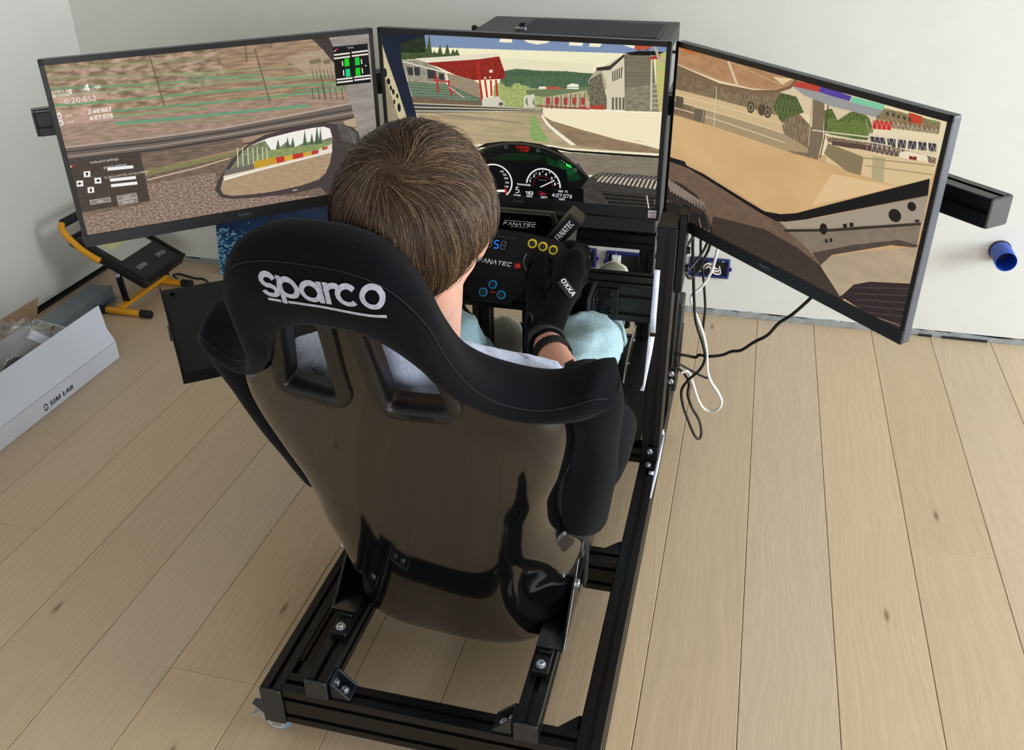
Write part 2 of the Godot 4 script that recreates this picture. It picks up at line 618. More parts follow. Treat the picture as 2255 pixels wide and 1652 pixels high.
func caster(at: Vector3, parent: Node) -> void:
	var s := mb()
	box(s, Vector3(0, 0.047, 0), Vector3(0.04, 0.004, 0.05), 0.001)
	for k in [-1, 1]:
		extrude(s, PackedVector2Array([Vector2(-0.016, 0.046), Vector2(-0.008, 0.016), Vector2(0.008, 0.016), Vector2(0.016, 0.046)]), 0.0125 * k - 0.001, 0.0125 * k + 0.001, 0)
	var f := put("caster", s, M.zinc, parent, at)
	s = mb()
	lathe(s, PackedVector2Array([Vector2(0.0195, -0.0095), Vector2(0.0235, -0.008), Vector2(0.025, -0.004), Vector2(0.025, 0.004), Vector2(0.0235, 0.008), Vector2(0.0195, 0.0095)]), Transform3D(Basis.IDENTITY, Vector3(0, 0.025, 0)), 36)
	put("tyre", s, M.tyre, f)
	s = mb()
	lathe(s, PackedVector2Array([Vector2(0, 0.0085), Vector2(0.005, 0.0088), Vector2(0.006, 0.0062), Vector2(0.017, 0.0062), Vector2(0.0197, 0.0094)]), Transform3D(Basis.IDENTITY, Vector3(0, 0.025, 0)), 30, false)
	lathe(s, PackedVector2Array([Vector2(0.0197, -0.0094), Vector2(0.017, -0.0062), Vector2(0.006, -0.0062), Vector2(0, -0.0088)]), Transform3D(Basis.IDENTITY, Vector3(0, 0.025, 0)), 30, false)
	put("wheel_hub", s, M.hub, f)
	s = mb()
	extrude(s, PackedVector2Array([Vector2(-0.012, 0.0), Vector2(0.012, 0.0), Vector2(0.014, 0.012), Vector2(0.006, 0.030), Vector2(-0.006, 0.030)]), -0.001, 0.001, 0, Transform3D(Basis(Vector3(0, 0, 1), deg_to_rad(62)) * Basis(Vector3(0, 1, 0), PI / 2), Vector3(-0.016, 0.044, 0.004)))
	box(s, Vector3(-0.034, 0.040, 0.006), Vector3(0.026, 0.002, 0.022), 0.0006, Basis(Vector3(0, 0, 1), 0.6))
	put("brake_lever", s, M.zinc, f)

func rig() -> void:
	M.tyre = mat(Color(0.42, 0.55, 0.66), 0.45)
	M.hub = mat(Color(0.66, 0.67, 0.66), 0.4, 0.0)
	var r := thing("sim_rig", "black aluminium profile racing rig frame standing on small casters under the seat", "racing rig")
	var xl := -0.666
	var xr := -0.127
	beam("side_rail", Vector3(xl, 0.09, -0.936), Vector3(xl, 0.09, -2.36), 0.04, 0.08, r)
	beam("side_rail", Vector3(xr, 0.09, -0.90), Vector3(xr, 0.09, -2.36), 0.04, 0.08, r)
	end_cap(Vector3(xl, 0.09, -0.936), Vector3.BACK, 0.04, 0.08, r)
	end_cap(Vector3(xr, 0.09, -0.90), Vector3.BACK, 0.04, 0.08, r)
	beam("cross_beam", Vector3(-0.646, 0.09, -0.956), Vector3(-0.147, 0.09, -0.956), 0.04, 0.08, r)
	beam("cross_beam", Vector3(-0.646, 0.09, -1.40), Vector3(-0.147, 0.09, -1.40), 0.04, 0.08, r)
	beam("cross_beam", Vector3(-0.646, 0.09, -2.05), Vector3(-0.147, 0.09, -2.05), 0.04, 0.08, r)
	beam("cross_beam", Vector3(-0.646, 0.09, -2.33), Vector3(-0.147, 0.09, -2.33), 0.04, 0.08, r)
	for x in [-0.58, -0.225]:
		beam("seat_rail", Vector3(x, 0.15, -0.938), Vector3(x, 0.15, -1.45), 0.04, 0.04, r)
		end_cap(Vector3(x, 0.15, -0.938), Vector3.BACK, 0.04, 0.04, r)
	# corner brackets
	corner_bracket(frame_at(Vector3(-0.56, 0.13, -0.957), Vector3.RIGHT, Vector3.UP), r, 0.036, true, true)
	corner_bracket(frame_at(Vector3(-0.245, 0.13, -0.957), Vector3.LEFT, Vector3.UP), r, 0.036)
	corner_bracket(frame_at(Vector3(-0.147, 0.10, -0.976), Vector3.LEFT, Vector3.FORWARD), r, 0.038, false, true)
	corner_bracket(frame_at(Vector3(-0.646, 0.10, -0.976), Vector3.RIGHT, Vector3.FORWARD), r, 0.038, false)
	corner_bracket(frame_at(Vector3(-0.147, 0.10, -1.42), Vector3.LEFT, Vector3.FORWARD), r, 0.038, false, true)
	corner_bracket(frame_at(Vector3(-0.646, 0.10, -1.42), Vector3.RIGHT, Vector3.FORWARD), r, 0.038, false)
	for c in [Vector3(xl - 0.012, 0, -0.962), Vector3(xr, 0, -0.93)]:
		caster(c, r)
	for x in [xl, xr]:
		var ft := mb()
		rod(ft, Vector3(x, 0, -2.30), Vector3(x, 0.05, -2.30), 0.016, 16, 0.002)
		put("foot", ft, M.rubber, r)
	# uprights with the wheel deck between them
	for x in [xl, xr]:
		beam("upright", Vector3(x, 0.13, -1.78), Vector3(x, 0.692, -1.78), 0.04, 0.08, r, Vector3.FORWARD)
		end_cap(Vector3(x, 0.692, -1.78), Vector3.UP, 0.04, 0.08, r, Vector3.FORWARD)
		var s := mb()
		box(s, Vector3(x, 0.149, -1.737), Vector3(0.036, 0.04, 0.005), 0.0012)
		box(s, Vector3(x, 0.132, -1.722), Vector3(0.036, 0.005, 0.034), 0.0012)
		var o := put("corner_bracket", s, M.steel_black, r)
		bolt(Vector3(x, 0.158, -1.735), Vector3.BACK, 0.0055, o)
		bolt(Vector3(x, 0.1345, -1.714), Vector3.UP, 0.0055, o)
	beam("wheel_deck_beam", Vector3(-0.646, 0.517, -1.78), Vector3(-0.147, 0.517, -1.78), 0.08, 0.08, r)
	var s := mb()
	box(s, Vector3(-0.43, 0.559, -1.80), Vector3(0.24, 0.004, 0.19), 0.001)
	put("deck_plate", s, M.steel_black, r)
	s = mb()
	box(s, Vector3(-0.098, 0.635, -1.782), Vector3(0.017, 0.17, 0.07), 0.002)
	var sp := put("side_plate", s, M.steel_black, r)
	for y in [0.585, 0.625]:
		bolt(Vector3(-0.0895, y, -1.80), Vector3.RIGHT, 0.0075, sp, M.dark_bolt)
	# pedal deck: two posts and a long heel plate with slots
	beam("pedal_post", Vector3(-0.53, 0.13, -1.80), Vector3(-0.53, 0.46, -1.80), 0.04, 0.04, r, Vector3.FORWARD)
	beam("pedal_post", Vector3(-0.415, 0.13, -1.80), Vector3(-0.415, 0.46, -1.80), 0.04, 0.04, r, Vector3.FORWARD)
	beam("cross_beam", Vector3(-0.646, 0.11, -1.80), Vector3(-0.147, 0.11, -1.80), 0.04, 0.04, r)
	# bracket plate on the rail behind the upright
	s = mb()
	box(s, Vector3(-0.104, 0.262, -1.90), Vector3(0.022, 0.05, 0.005), 0.001)
	box(s, Vector3(-0.1135, 0.262, -1.87), Vector3(0.005, 0.05, 0.06), 0.001)
	var bk := put("corner_bracket", s, M.steel_black, r)
	bolt(Vector3(-0.103, 0.273, -1.8975), Vector3.BACK, 0.0055, bk)
	bolt(Vector3(-0.103, 0.252, -1.8975), Vector3.BACK, 0.0055, bk)
	# rear shelf for the computer
	for z in [-2.33, -2.57]:
		beam("shelf_beam", Vector3(-0.70, 0.425, z), Vector3(-0.20, 0.425, z), 0.04, 0.04, r)
	for x in [-0.68, -0.22]:
		beam("shelf_post", Vector3(x, 0.13, -2.335), Vector3(x, 0.405, -2.335), 0.04, 0.04, r, Vector3.FORWARD)
		beam("shelf_arm", Vector3(x, 0.425, -2.35), Vector3(x, 0.425, -2.55), 0.04, 0.04, r)
	# paper masking strips left on the profiles
	paper_strip([Vector3(-0.1415, 0.602, -1.7385), Vector3(-0.1415, 0.55, -1.737), Vector3(-0.142, 0.50, -1.738), Vector3(-0.1415, 0.458, -1.7385)], [0.012, 0.012, 0.012, 0.0125], r)
	paper_strip([Vector3(-0.1425, 0.449, -1.7385), Vector3(-0.1445, 0.41, -1.733), Vector3(-0.147, 0.37, -1.722), Vector3(-0.1485, 0.345, -1.712), Vector3(-0.152, 0.333, -1.705)], [0.013, 0.011, 0.007, 0.005, 0.009], r)
	paper_strip([Vector3(-0.1075, 0.1305, -1.60), Vector3(-0.1065, 0.131, -1.70), Vector3(-0.1055, 0.1312, -1.80), Vector3(-0.105, 0.1315, -1.86)], [0.003, 0.008, 0.006, 0.004], r)
	paper_strip([Vector3(-0.122, 0.1312, -1.69), Vector3(-0.111, 0.1318, -1.69)], [0.010, 0.014], r)
	paper_strip([Vector3(-0.124, 0.1312, -1.86), Vector3(-0.106, 0.1318, -1.86)], [0.022, 0.022], r)

func paper_strip(pts: Array, w: Array, parent: Node) -> void:
	var s := mb()
	s.set_smooth_group(0)
	var rings := []
	for i in pts.size():
		var p: Vector3 = pts[i]
		var d: Vector3 = pts[mini(i + 1, pts.size() - 1)] - pts[maxi(i - 1, 0)]
		var side := Vector3.RIGHT if absf(d.normalized().x) < 0.7 else Vector3.BACK
		var nrm := side.cross(d).normalized()
		if nrm.dot(Vector3(0, 0.6, 1)) < 0: nrm = -nrm
		var h: Vector3 = side * (w[i] / 2)
		rings.append(PackedVector3Array([p - h, p - h + nrm * 0.0006, p + h + nrm * 0.0006, p + h]))
	skin(s, rings, false, true)
	put("paper_strip", s, M.paper, parent)

# ------------------------------------------------------------------ painting the screens' pictures
var pic: Image
var pic_seed := 0

func canvas(base: String) -> void:
	pic = Image.create(1600, 900, false, Image.FORMAT_RGBA8)
	pic.fill(Color(base))

func spans(pts: PackedVector2Array, y: float) -> Array:
	var xs := []
	var n := pts.size()
	for i in n:
		var a := pts[i]
		var b := pts[(i + 1) % n]
		if (a.y <= y) != (b.y <= y):
			xs.append(a.x + (y - a.y) / (b.y - a.y) * (b.x - a.x))
	xs.sort()
	return xs

func paint(pts: PackedVector2Array, c: Color) -> void:
	var lo := 1e9
	var hi := -1e9
	for p in pts:
		lo = minf(lo, p.y)
		hi = maxf(hi, p.y)
	var row: Image = null
	if c.a < 0.999:
		row = Image.create(pic.get_width(), 1, false, Image.FORMAT_RGBA8)
		row.fill(c)
	for y in range(maxi(0, int(floor(lo))), mini(pic.get_height(), int(ceil(hi)) + 1)):
		var xs := spans(pts, y + 0.5)
		for i in range(0, xs.size() - 1, 2):
			var a := clampi(int(round(xs[i])), 0, pic.get_width())
			var b := clampi(int(round(xs[i + 1])), 0, pic.get_width())
			if b > a:
				if row:
					pic.blend_rect(row, Rect2i(0, 0, b - a, 1), Vector2i(a, y))
				else:
					pic.fill_rect(Rect2i(a, y, b - a, 1), c)

func pack(l: Array) -> PackedVector2Array:
	var out := PackedVector2Array()
	for i in range(0, l.size(), 2):
		out.append(Vector2(l[i], l[i + 1]))
	return out

func P(col: String, l: Array) -> void:
	paint(pack(l), Color(col))

func N(ca: String, cb: String, fx: float, fy: float, _ang: float, l: Array) -> void:
	var pts := pack(l)
	var c0 := Color(ca)
	var c1 := Color(cb)
	pic_seed += 1
	var nz := noise(pic_seed, 1.0, 3)
	var lo := 1e9
	var hi := -1e9
	for p in pts:
		lo = minf(lo, p.y)
		hi = maxf(hi, p.y)
	for y in range(maxi(0, int(floor(lo))), mini(pic.get_height(), int(ceil(hi)) + 1), 2):
		var xs := spans(pts, y + 0.5)
		for i in range(0, xs.size() - 1, 2):
			var a := clampi(int(round(xs[i])), 0, pic.get_width())
			var b := clampi(int(round(xs[i + 1])), 0, pic.get_width())
			for x in range(a, b, 2):
				var t := clampf(0.5 + nz.get_noise_2d(x * fx, y * fy) * 0.95, 0.0, 1.0)
				pic.fill_rect(Rect2i(x, y, mini(2, b - x), 2), c0.lerp(c1, t))

func L(col: String, w: float, l: Array) -> void:
	var t := stroke(Array(pack(l)), w)
	for i in range(0, t.size(), 6):
		paint(PackedVector2Array([t[i], t[i + 1], t[i + 2], t[i + 5]]), Color(col))

func E(col: String, x: int, y: int, rx: float, ry: float, w: float) -> void:
	if w > 0:
		var ring := []
		for k in 40:
			ring.append(Vector2(x + cos(TAU * k / 40) * rx, y + sin(TAU * k / 40) * ry))
		var t := stroke(ring, w, true)
		for i in range(0, t.size(), 6):
			paint(PackedVector2Array([t[i], t[i + 1], t[i + 2], t[i + 5]]), Color(col))
	else:
		var p := PackedVector2Array()
		for k in 40:
			p.append(Vector2(x + cos(TAU * k / 40) * rx, y + sin(TAU * k / 40) * ry))
		paint(p, Color(col))

func T(text: String, col: String, h: float, x: int, y: int, bold: bool, st: float, _al: int) -> void:
	var t := letters(text, h * 1.12, bold, 0.0, st)
	for i in range(0, t.size(), 3):
		paint(PackedVector2Array([Vector2(x + t[i].x, y - t[i].y), Vector2(x + t[i + 1].x, y - t[i + 1].y), Vector2(x + t[i + 2].x, y - t[i + 2].y)]), Color(col))

# ------------------------------------------------------------------ monitors
func monitor(label: String, a: Vector3, b: Vector3, h: float, picture: Texture2D, tint: Color) -> Node3D:
	var w := a.distance_to(b)
	var x := (b - a) / w
	var z := x.cross(Vector3.UP)
	var o := thing("monitor", label, "monitor", Vector3.ZERO, 0.0, "three monitors of the rig")
	o.transform = Transform3D(Basis(x, Vector3.UP, z), (a + b) / 2 + Vector3(0, -h / 2, 0))
	var side := 0.009
	var top := 0.010
	var bot := 0.024
	# thin shell and the thicker block behind it
	var s := mb()
	extrude(s, rect(w, h, 0.003, 2), -0.017, -0.0015, 0.001)
	put("shell", s, M.mon_side, o)
	s = mb()
	extrude(s, rect(w * 0.72, h * 0.55, 0.02, 4), -0.045, -0.016, 0.006, Transform3D(Basis.IDENTITY, Vector3(0, -0.03, 0)))
	put("back_cover", s, M.plastic, o)
	# frame round the screen
	s = mb()
	var iw := w - 2 * side
	var x0 := -w / 2
	var y0 := -h / 2
	box(s, Vector3(0, h / 2 - top / 2, -0.0008), Vector3(w, top, 0.0036), 0.0006)
	for k in [-1, 1]:
		box(s, Vector3(k * (w / 2 - side / 2), 0, -0.0008), Vector3(side, h, 0.0036), 0.0006)
	put("frame", s, M.bezel, o)
	s = mb()
	box(s, Vector3(0, y0 + bot / 2, 0.0), Vector3(w, bot, 0.005), 0.0008)
	put("lower_bezel", s, M.lower_bezel, o)
	# the lit screen
	s = mb()
	var r := [Vector3(-iw / 2, y0 + bot, 0.0003), Vector3(-iw / 2, h / 2 - top, 0.0003), Vector3(iw / 2, h / 2 - top, 0.0003), Vector3(iw / 2, y0 + bot, 0.0003)]
	var uv := [Vector2(0, 1), Vector2(0, 0), Vector2(1, 0), Vector2(1, 1)]
	for i in [0, 1, 2, 0, 2, 3]:
		s.set_uv(uv[i])
		s.add_vertex(r[i])
	var m := mat(Color(0.01, 0.01, 0.01), 0.32, 0, 0.25)
	m.emission_enabled = true
	m.emission = Color.WHITE
	m.emission_operator = BaseMaterial3D.EMISSION_OP_MULTIPLY
	m.emission_texture = picture
	m.emission_energy_multiplier = 0.97
	put("screen", s, m, o)
	# maker's wordmark on the lower bezel
	s = mb()
	lettering(s, letters("iiyama", 0.0062), Transform3D(Basis.IDENTITY, Vector3(0.0, y0 + bot / 2 + 0.001, 0.0026)))
	put("wordmark", s, M.wordmark, o)
	# the light that the screen sheds
	var l := AreaLight3D.new()
	l.name = "screen_light"
	l.area_size = Vector2(iw, h - top - bot)
	l.light_energy = 0.012
	l.light_color = tint
	l.area_range = 8.0
	l.area_attenuation = 2.0
	l.shadow_enabled = true
	l.position = Vector3(0, (bot - top) / 2, 0.004)
	l.rotation.y = PI
	o.add_child(l)
	return o

func monitors() -> void:
	M.mon_side = mat(Color(0.23, 0.255, 0.295), 0.42)
	M.bezel = mat(Color(0.03, 0.031, 0.035), 0.35)
	M.lower_bezel = mat(Color(0.075, 0.078, 0.086), 0.5)
	M.wordmark = mat(Color(0.36, 0.40, 0.45), 0.4)
	var h := 0.358
	monitor("angled monitor showing a grassy bank and a wing mirror", Vector3(-1.2435, 1.025, -1.4435), Vector3(-0.7726, 1.025, -1.8688), h, picture_left(), Color(1, 0.86, 0.74))
	var m := monitor("straight monitor showing the track ahead, a red grandstand and dashboard dials", Vector3(-0.767, 1.025, -1.8806), Vector3(-0.156, 1.025, -1.8446), h, picture_middle(), Color(1, 0.96, 0.80))
	var s := mb()
	extrude(s, rect(0.0175, 0.0165, 0.001, 2), 0.0024, 0.0029, 0, Transform3D(Basis.IDENTITY, Vector3(0.2925, -0.1655, 0)))
	var st := put("sticker", s, mat(Color(0.88, 0.84, 0.86), 0.4), m)
	s = mb()
	lettering(s, letters("AMD", 0.0032, true, 0.0, 1.25), Transform3D(Basis.IDENTITY, Vector3(0.2925, -0.1625, 0.0024)))
	put("sticker_print", s, M.bezel, st)
	s = mb()
	for k in 3:
		box(s, Vector3(0.2925, -0.1675 - 0.002 * k, 0.0030), Vector3(0.009, 0.0008, 0.0001), 0)
	put("sticker_print", s, mat(Color(0.75, 0.45, 0.5), 0.5), st)
	s = mb()
	for k in 5:
		box(s, Vector3(0.165 + 0.021 * k, -0.166, 0.0026), Vector3(0.008, 0.0011, 0.0002), 0)
	put("button_marks", s, M.cap, m)
	m = monitor("angled monitor showing a beige pit wall, wire fence and car door", Vector3(-0.148, 1.025, -1.8554), Vector3(0.276, 1.025, -1.384), h, picture_right(), Color(1, 0.87, 0.68))
	s = mb()
	for k in 5:
		box(s, Vector3(0.155 + 0.021 * k, -0.166, 0.0026), Vector3(0.008, 0.0011, 0.0002), 0)
	put("button_marks", s, M.cap, m)
	# the stand: a beam behind the middle monitor and two angled arms, each longer than its monitor
	var t := thing("monitor_stand", "black square profile beam carrying the three monitors, its two ends sticking out beside them", "monitor stand")
	beam("stand_beam", Vector3(-0.80, 0.885, -1.985), Vector3(-0.12, 0.885, -1.945), 0.04, 0.04, t)
	var ra := Vector3(-0.13, 0.898, -1.97)
	var rd := Vector3(0.667, 0, 0.745)
	beam("arm", Vector3(0.3715, 0.881, -1.4245) - rd * 0.72, Vector3(0.3715, 0.881, -1.4245), 0.046, 0.046, t)
	end_cap(Vector3(0.3715, 0.881, -1.4245), rd, 0.046, 0.046, t)
	var ld := Vector3(-0.742, 0, 0.67)
	beam("arm", Vector3(-1.3345, 0.893, -1.506) - ld * 0.72, Vector3(-1.3345, 0.893, -1.506), 0.046, 0.046, t)
	end_cap(Vector3(-1.3345, 0.893, -1.506), ld, 0.046, 0.046, t)
	for p in [Vector3(-0.66, 0, -2.0), Vector3(-0.127, 0, -1.99)]:
		beam("stand_post", p + Vector3(0, 0.13, 0), p + Vector3(0, 0.865, 0), 0.04, 0.04, t, Vector3.FORWARD)
	for q in [[Vector3(-0.46, 0.845, -1.92), 0.06], [Vector3(0.09, 0.845, -1.64), -0.84], [Vector3(-1.04, 0.845, -1.69), 0.735]]:
		s = mb()
		box(s, q[0], Vector3(0.11, 0.11, 0.004), 0.001, Basis(Vector3.UP, q[1]))
		put("mounting_plate", s, M.steel_black, t)

# ---- what the three screens show
func picture_left() -> ImageTexture:
	canvas("a08468")
	N("b59a7c", "86705a", 0.006, 0.05, 0, [-31,-43,1289,-32,1670,4,1626,558,768,453,-23,428])
	N("c3a48f", "7b6a50", 0.012, 0.03, 0, [-31,-43,798,-26,812,165,454,258,-11,267])
	N("b39588", "8f7c66", 0.01, 0.06, 0, [-26,265,792,294,1484,314,1477,393,771,434,-13,416])
	L("8f9a6a90", 13, [-8,18,335,30,744,44])
	L("93a87790", 11, [-9,61,467,98,818,125,1177,133])
	L("6f9a6ac0", 14, [-7,113,458,146,770,151,991,158])
	L("8aa97ab0", 10, [1,146,438,166,899,176,1358,201])
	L("6aa070d0", 13, [-3,196,252,209,463,214,891,226,1431,253])
	L("63a178d0", 12, [250,260,453,267,794,280,1437,293])
	L("5fa27ad8", 15, [245,324,524,337,874,347,1226,360])
	L("80a878c0", 9, [236,288,448,294,703,301])
	L("74a47890", 10, [597,113,987,186,1377,213])
	L("5e8f6ec0", 8, [1160,269,1458,273])
	L("8f9a7090", 9, [236,329,606,363,960,383])
	L("5c4c4480", 10, [470,-7,495,264])
	L("5c4c4480", 10, [983,20,1024,314])
	L("5c4c4480", 10, [1304,90,1325,334])
	L("5c4c4480", 10, [940,-21,934,87])
	L("5c4c4480", 10, [1063,-9,1067,28])
	P("b8a48ea0", [1128,81,1355,58,1393,142,1387,204,1254,198])
	P("6a6248b0", [1259,109,1321,106,1323,132,1261,133])
	P("6a6248b0", [1334,117,1372,116,1374,140,1336,141])
	L("5a5046a0", 5, [1267,162,1275,220])
	L("5a5046a0", 5, [1288,164,1296,223])
	L("5a5046a0", 5, [1309,166,1316,225])
	L("5a5046a0", 5, [1329,169,1337,228])
	L("5a5046a0", 5, [1350,171,1358,230])
	L("5a5046a0", 5, [1371,173,1379,232])
	L("5a5046a0", 5, [1392,176,1400,235])
	L("4a4a40a0", 6, [1256,261,1260,330])
	L("4a4a40a0", 6, [1288,265,1292,334])
	L("4a4a40a0", 6, [1320,269,1325,339])
	L("4a4a40a0", 6, [1353,273,1357,343])
	L("4a4a40a0", 6, [1385,277,1390,347])
	L("4a4a40a0", 6, [1418,281,1423,351])
	P("6f635a", [-9,416,424,426,772,425,1143,408,1473,381,1486,517,1136,467,760,501,410,500,-4,500])
	L("b3a396", 9, [-9,413,424,423,772,422,1473,378])
	L("4c443f", 9, [-10,437,419,449,769,444,1475,413])
	L("9c8d81", 8, [-8,462,416,470,766,463,1473,433])
	L("453c38", 10, [-8,481,412,491,763,484,1476,459])
	L("a19285", 8, [-7,497,409,507,760,506,1134,487])
	L("403833", 7, [351,544,756,532,988,518])
	N("8a7466", "63584c", 0.01, 0.06, 0, [-6,490,410,500,852,495,845,544,351,592,-18,582])
	N("8d8a55", "7c7a55", 0.02, 0.08, 0, [334,589,614,577,862,556,791,595,353,627])
	P("b7a585", [1409,476,1491,461,1496,519,1426,509])
	N("84705f", "6b5a4c", 0.02, 0.05, 0, [-17,578,354,622,775,583,1504,541,1638,1089,-99,954])
	L("d2b9a4", 7, [340,647,607,620,773,594])
	N("b09a88", "6d5b50", 0.05, 0.09, 0, [327,671,682,658,678,800,1284,910,1323,1029,-181,956,-7,792,325,776])
	N("55504c", "3c3836", 0.1, 0.02, 0, [1329,485,1388,488,1456,513,1497,560,1492,729,1284,910,1240,848])
	L("86807c90", 6, [1373,491,1435,518,1481,568])
	L("86807c90", 6, [1375,506,1440,533,1480,583])
	L("86807c90", 6, [1378,520,1444,549,1478,597])
	L("86807c90", 6, [1380,535,1449,564,1477,612])
	L("86807c90", 6, [1383,550,1453,579,1476,626])
	L("86807c90", 6, [1385,565,1458,594,1474,641])
	L("86807c90", 6, [1388,580,1463,610,1473,656])
	P("4b4140", [665,761,689,715,726,665,781,604,833,562,894,521,973,491,1136,469,1233,466,1310,470,1363,487,1380,543,1376,668,1355,760,1313,828,1240,848,1089,859,896,848,756,833,694,813])
	P("f3efe6", [697,764,710,723,764,656,826,581,882,541,989,511,1133,495,1230,489,1298,490,1331,507,1339,558,1330,640,1310,710,1279,767,1235,799,1133,818,995,826,880,824,750,813,706,795])
	N("6d7358", "88906a", 0.03, 0.03, 0, [764,656,826,581,882,541,968,523,997,588,1027,582,1078,549,1122,586,1182,565,1270,568,1338,558,1331,624,1068,629,810,659])
	P("55664f", [1018,586,1039,523,1044,590])
	P("55664f", [1070,589,1092,518,1096,593])
	P("55664f", [1098,588,1120,525,1125,592])
	P("55664f", [1165,598,1191,491,1192,602])
	P("55664f", [1235,588,1261,474,1262,593])
	P("55664f", [1252,607,1279,492,1279,611])
	P("55664f", [1205,589,1227,518,1232,593])
	N("98a26a", "7f8f5c", 0.03, 0.03, 0, [910,604,989,581,1103,584,1209,585,1335,588,1331,619,1116,632,894,652])
	L("d8d2c0", 5, [818,540,805,658])
	L("d8d2c0", 5, [845,544,832,662])
	L("d8d2c0", 5, [872,548,860,667])
	L("d8d2c0", 5, [899,552,887,672])
	L("d8d2c0", 5, [922,556,910,675])
	L("d8d2c0", 5, [949,560,938,680])
	L("d8d2c0", 5, [972,563,961,684])
	P("c79a33", [893,632,1011,628,1016,667,890,682])
	P("c23b33", [1013,629,1059,628,1059,664,1016,667])
	P("d2a840", [1059,628,1107,627,1105,661,1059,664])
	P("c23b33", [1107,625,1166,624,1164,657,1105,661])
	P("cfa545", [1166,624,1215,624,1211,654,1164,657])
	P("b83d35", [1215,622,1254,623,1251,650,1211,654])
	P("dcd3c0", [1255,617,1334,598,1330,629,1253,633])
	P("b7543f", [1275,612,1306,607,1306,623,1276,629])
	P("716a62", [736,657,891,647,890,682,721,695])
	P("e2d6bd", [720,705,889,687,1329,642,1330,634,891,677,722,690])
	N("b79c7c", "a98f72", 0.02, 0.05, 0, [698,764,711,718,889,694,1328,648,1310,710,1279,767,1235,799,1133,818,995,826,880,824,750,813,706,795])
	L("e8e0d0", 5, [1081,841,1106,839])
	P("423a38", [1278,-11,1377,-20,1403,53,1408,144,1389,139,1336,56])
	N("a29a94", "8d857f", 0.004, 0.02, 0, [1372,-17,1623,-20,1639,592,1499,592,1476,459,1448,280,1398,53])
	P("141416", [1395,52,1589,53,1590,272,1392,269])
	L("e9e4da", 9, [1396,97,1485,95])
	L("e9e4da", 9, [1394,116,1485,114])
	L("e9e4da", 9, [1495,94,1588,92])
	L("e9e4da", 9, [1495,113,1587,111])
	L("e9e4da", 9, [1397,251,1488,250])
	L("e9e4da", 9, [1397,234,1488,233])
	L("e9e4da", 9, [1496,249,1592,248])
	L("e9e4da", 9, [1496,232,1592,231])
	P("17d21c", [1451,123,1477,123,1477,166,1449,167])
	P("12c53c", [1510,123,1535,123,1536,166,1509,167])
	P("1bc97e", [1452,181,1477,181,1477,224,1450,225])
	P("0fcf1b", [1508,181,1534,181,1534,225,1507,225])
	L("f0ede6", 6, [1439,135,1439,162])
	L("f0ede6", 6, [1440,185,1440,216])
	L("f0ede6", 6, [1546,135,1547,162])
	L("f0ede6", 6, [1546,185,1547,215])
	P("c8222a", [1399,73,1416,62,1424,61,1412,75])
	P("ededed", [1396,79,1409,69,1410,73,1402,79])
	T("Tyres", "e8e8e8", 10, 1490, 65, false, 1, 0)
	P("ffffff", [1565,171,1573,171,1573,177,1565,177])
	P("d8b4a480", [-2,146,246,158,247,195,-9,189])
	P("d8b4a470", [-3,223,249,230,245,303,-7,302])
	T("Current lap", "fbf7f0", 14, 38, 131, false, 1, 0)
	T("Lap Time", "fbf7f0", 14, 31, 148, false, 1, 0)
	T("4", "ffffff", 30, 158, 128, true, 1, 0)
	T("/", "ffffff", 14, 190, 130, false, 1, 0)
	E("ffffff", 203, 129, 5.4, 5.2, 3)
	E("ffffff", 214, 129, 5.4, 5.2, 3)
	L("ffffff", 4, [80,125,86,131,80,137])
	L("ffffff", 4, [79,142,83,148,90,142])
	T("0:20:652", "fdf3ea", 24, 119, 184, false, 1, 0)
	T("2:48:667", "fdf3ea", 18, 192, 249, true, 1, 0)
	T("4:07:078", "fdf3ea", 18, 193, 282, true, 1, 0)
	T("Best", "f0e4da", 11, 52, 252, false, 1, 0)
	T("Last", "f0e4da", 11, 50, 287, false, 1, 0)
	E("ffffff", 9, 252, 9.8, 12.3, 4)
	L("ffffff", 4, [10,236,16,236])
	L("ffffff", 3, [9,252,11,246])
	E("ffffff", 8, 287, 9.8, 12.4, 4)
	L("ffffff", 4, [10,271,16,271])
	L("ffffff", 3, [9,288,10,281])
	P("3a3430b8", [-9,488,335,495,334,765,-21,768])
	T("Onboard settings", "f2ece6", 11, 161, 510, false, 1, 0)
	T("global settings", "e6e0da", 11, 204, 546, false, 1, 0)
	T("ks_bmw_m235i_racing settings", "e6e0da", 10, 248, 600, false, 1, 0)
	L("f3f1ee", 17, [165,557,288,564])
	L("f3f1ee", 17, [165,618,289,624])
	L("f3f1ee", 17, [164,649,290,655])
	P("f4f2ef", [54,552,85,553,80,585,50,582])
	L("111111", 6, [65,577,68,565])
	P("111111", [69,556,75,570,59,567])
	P("f4f2ef", [96,594,127,596,123,628,92,625])
	L("111111", 6, [101,610,112,611])
	P("111111", [120,611,108,620,110,601])
	P("f4f2ef", [54,639,84,640,80,672,50,670])
	L("111111", 6, [68,646,66,659])
	P("111111", [64,667,59,654,74,657])
	P("f4f2ef", [12,596,42,597,38,629,8,627])
	L("111111", 6, [32,613,21,612])
	P("111111", [14,612,26,603,23,622])
	L("c9bdb4", 27, [49,722,147,723])
	L("8a7f78", 22, [52,723,144,722])
	T("Save", "ffffff", 9, 98, 723, false, 1, 0)
	L("c9bdb4", 27, [178,723,275,721])
	L("8a7f78", 22, [180,724,273,721])
	T("Reset", "ffffff", 9, 226, 723, false, 1, 0)
	L("c9bdb4", 27, [178,751,275,748])
	L("8a7f78", 22, [180,752,273,748])
	T("Auto Pos", "ffffff", 9, 226, 751, false, 1, 0)
	P("c8222a", [1,522,18,508,25,508,18,521])
	P("ededed", [-11,527,8,508,8,514,-5,528])
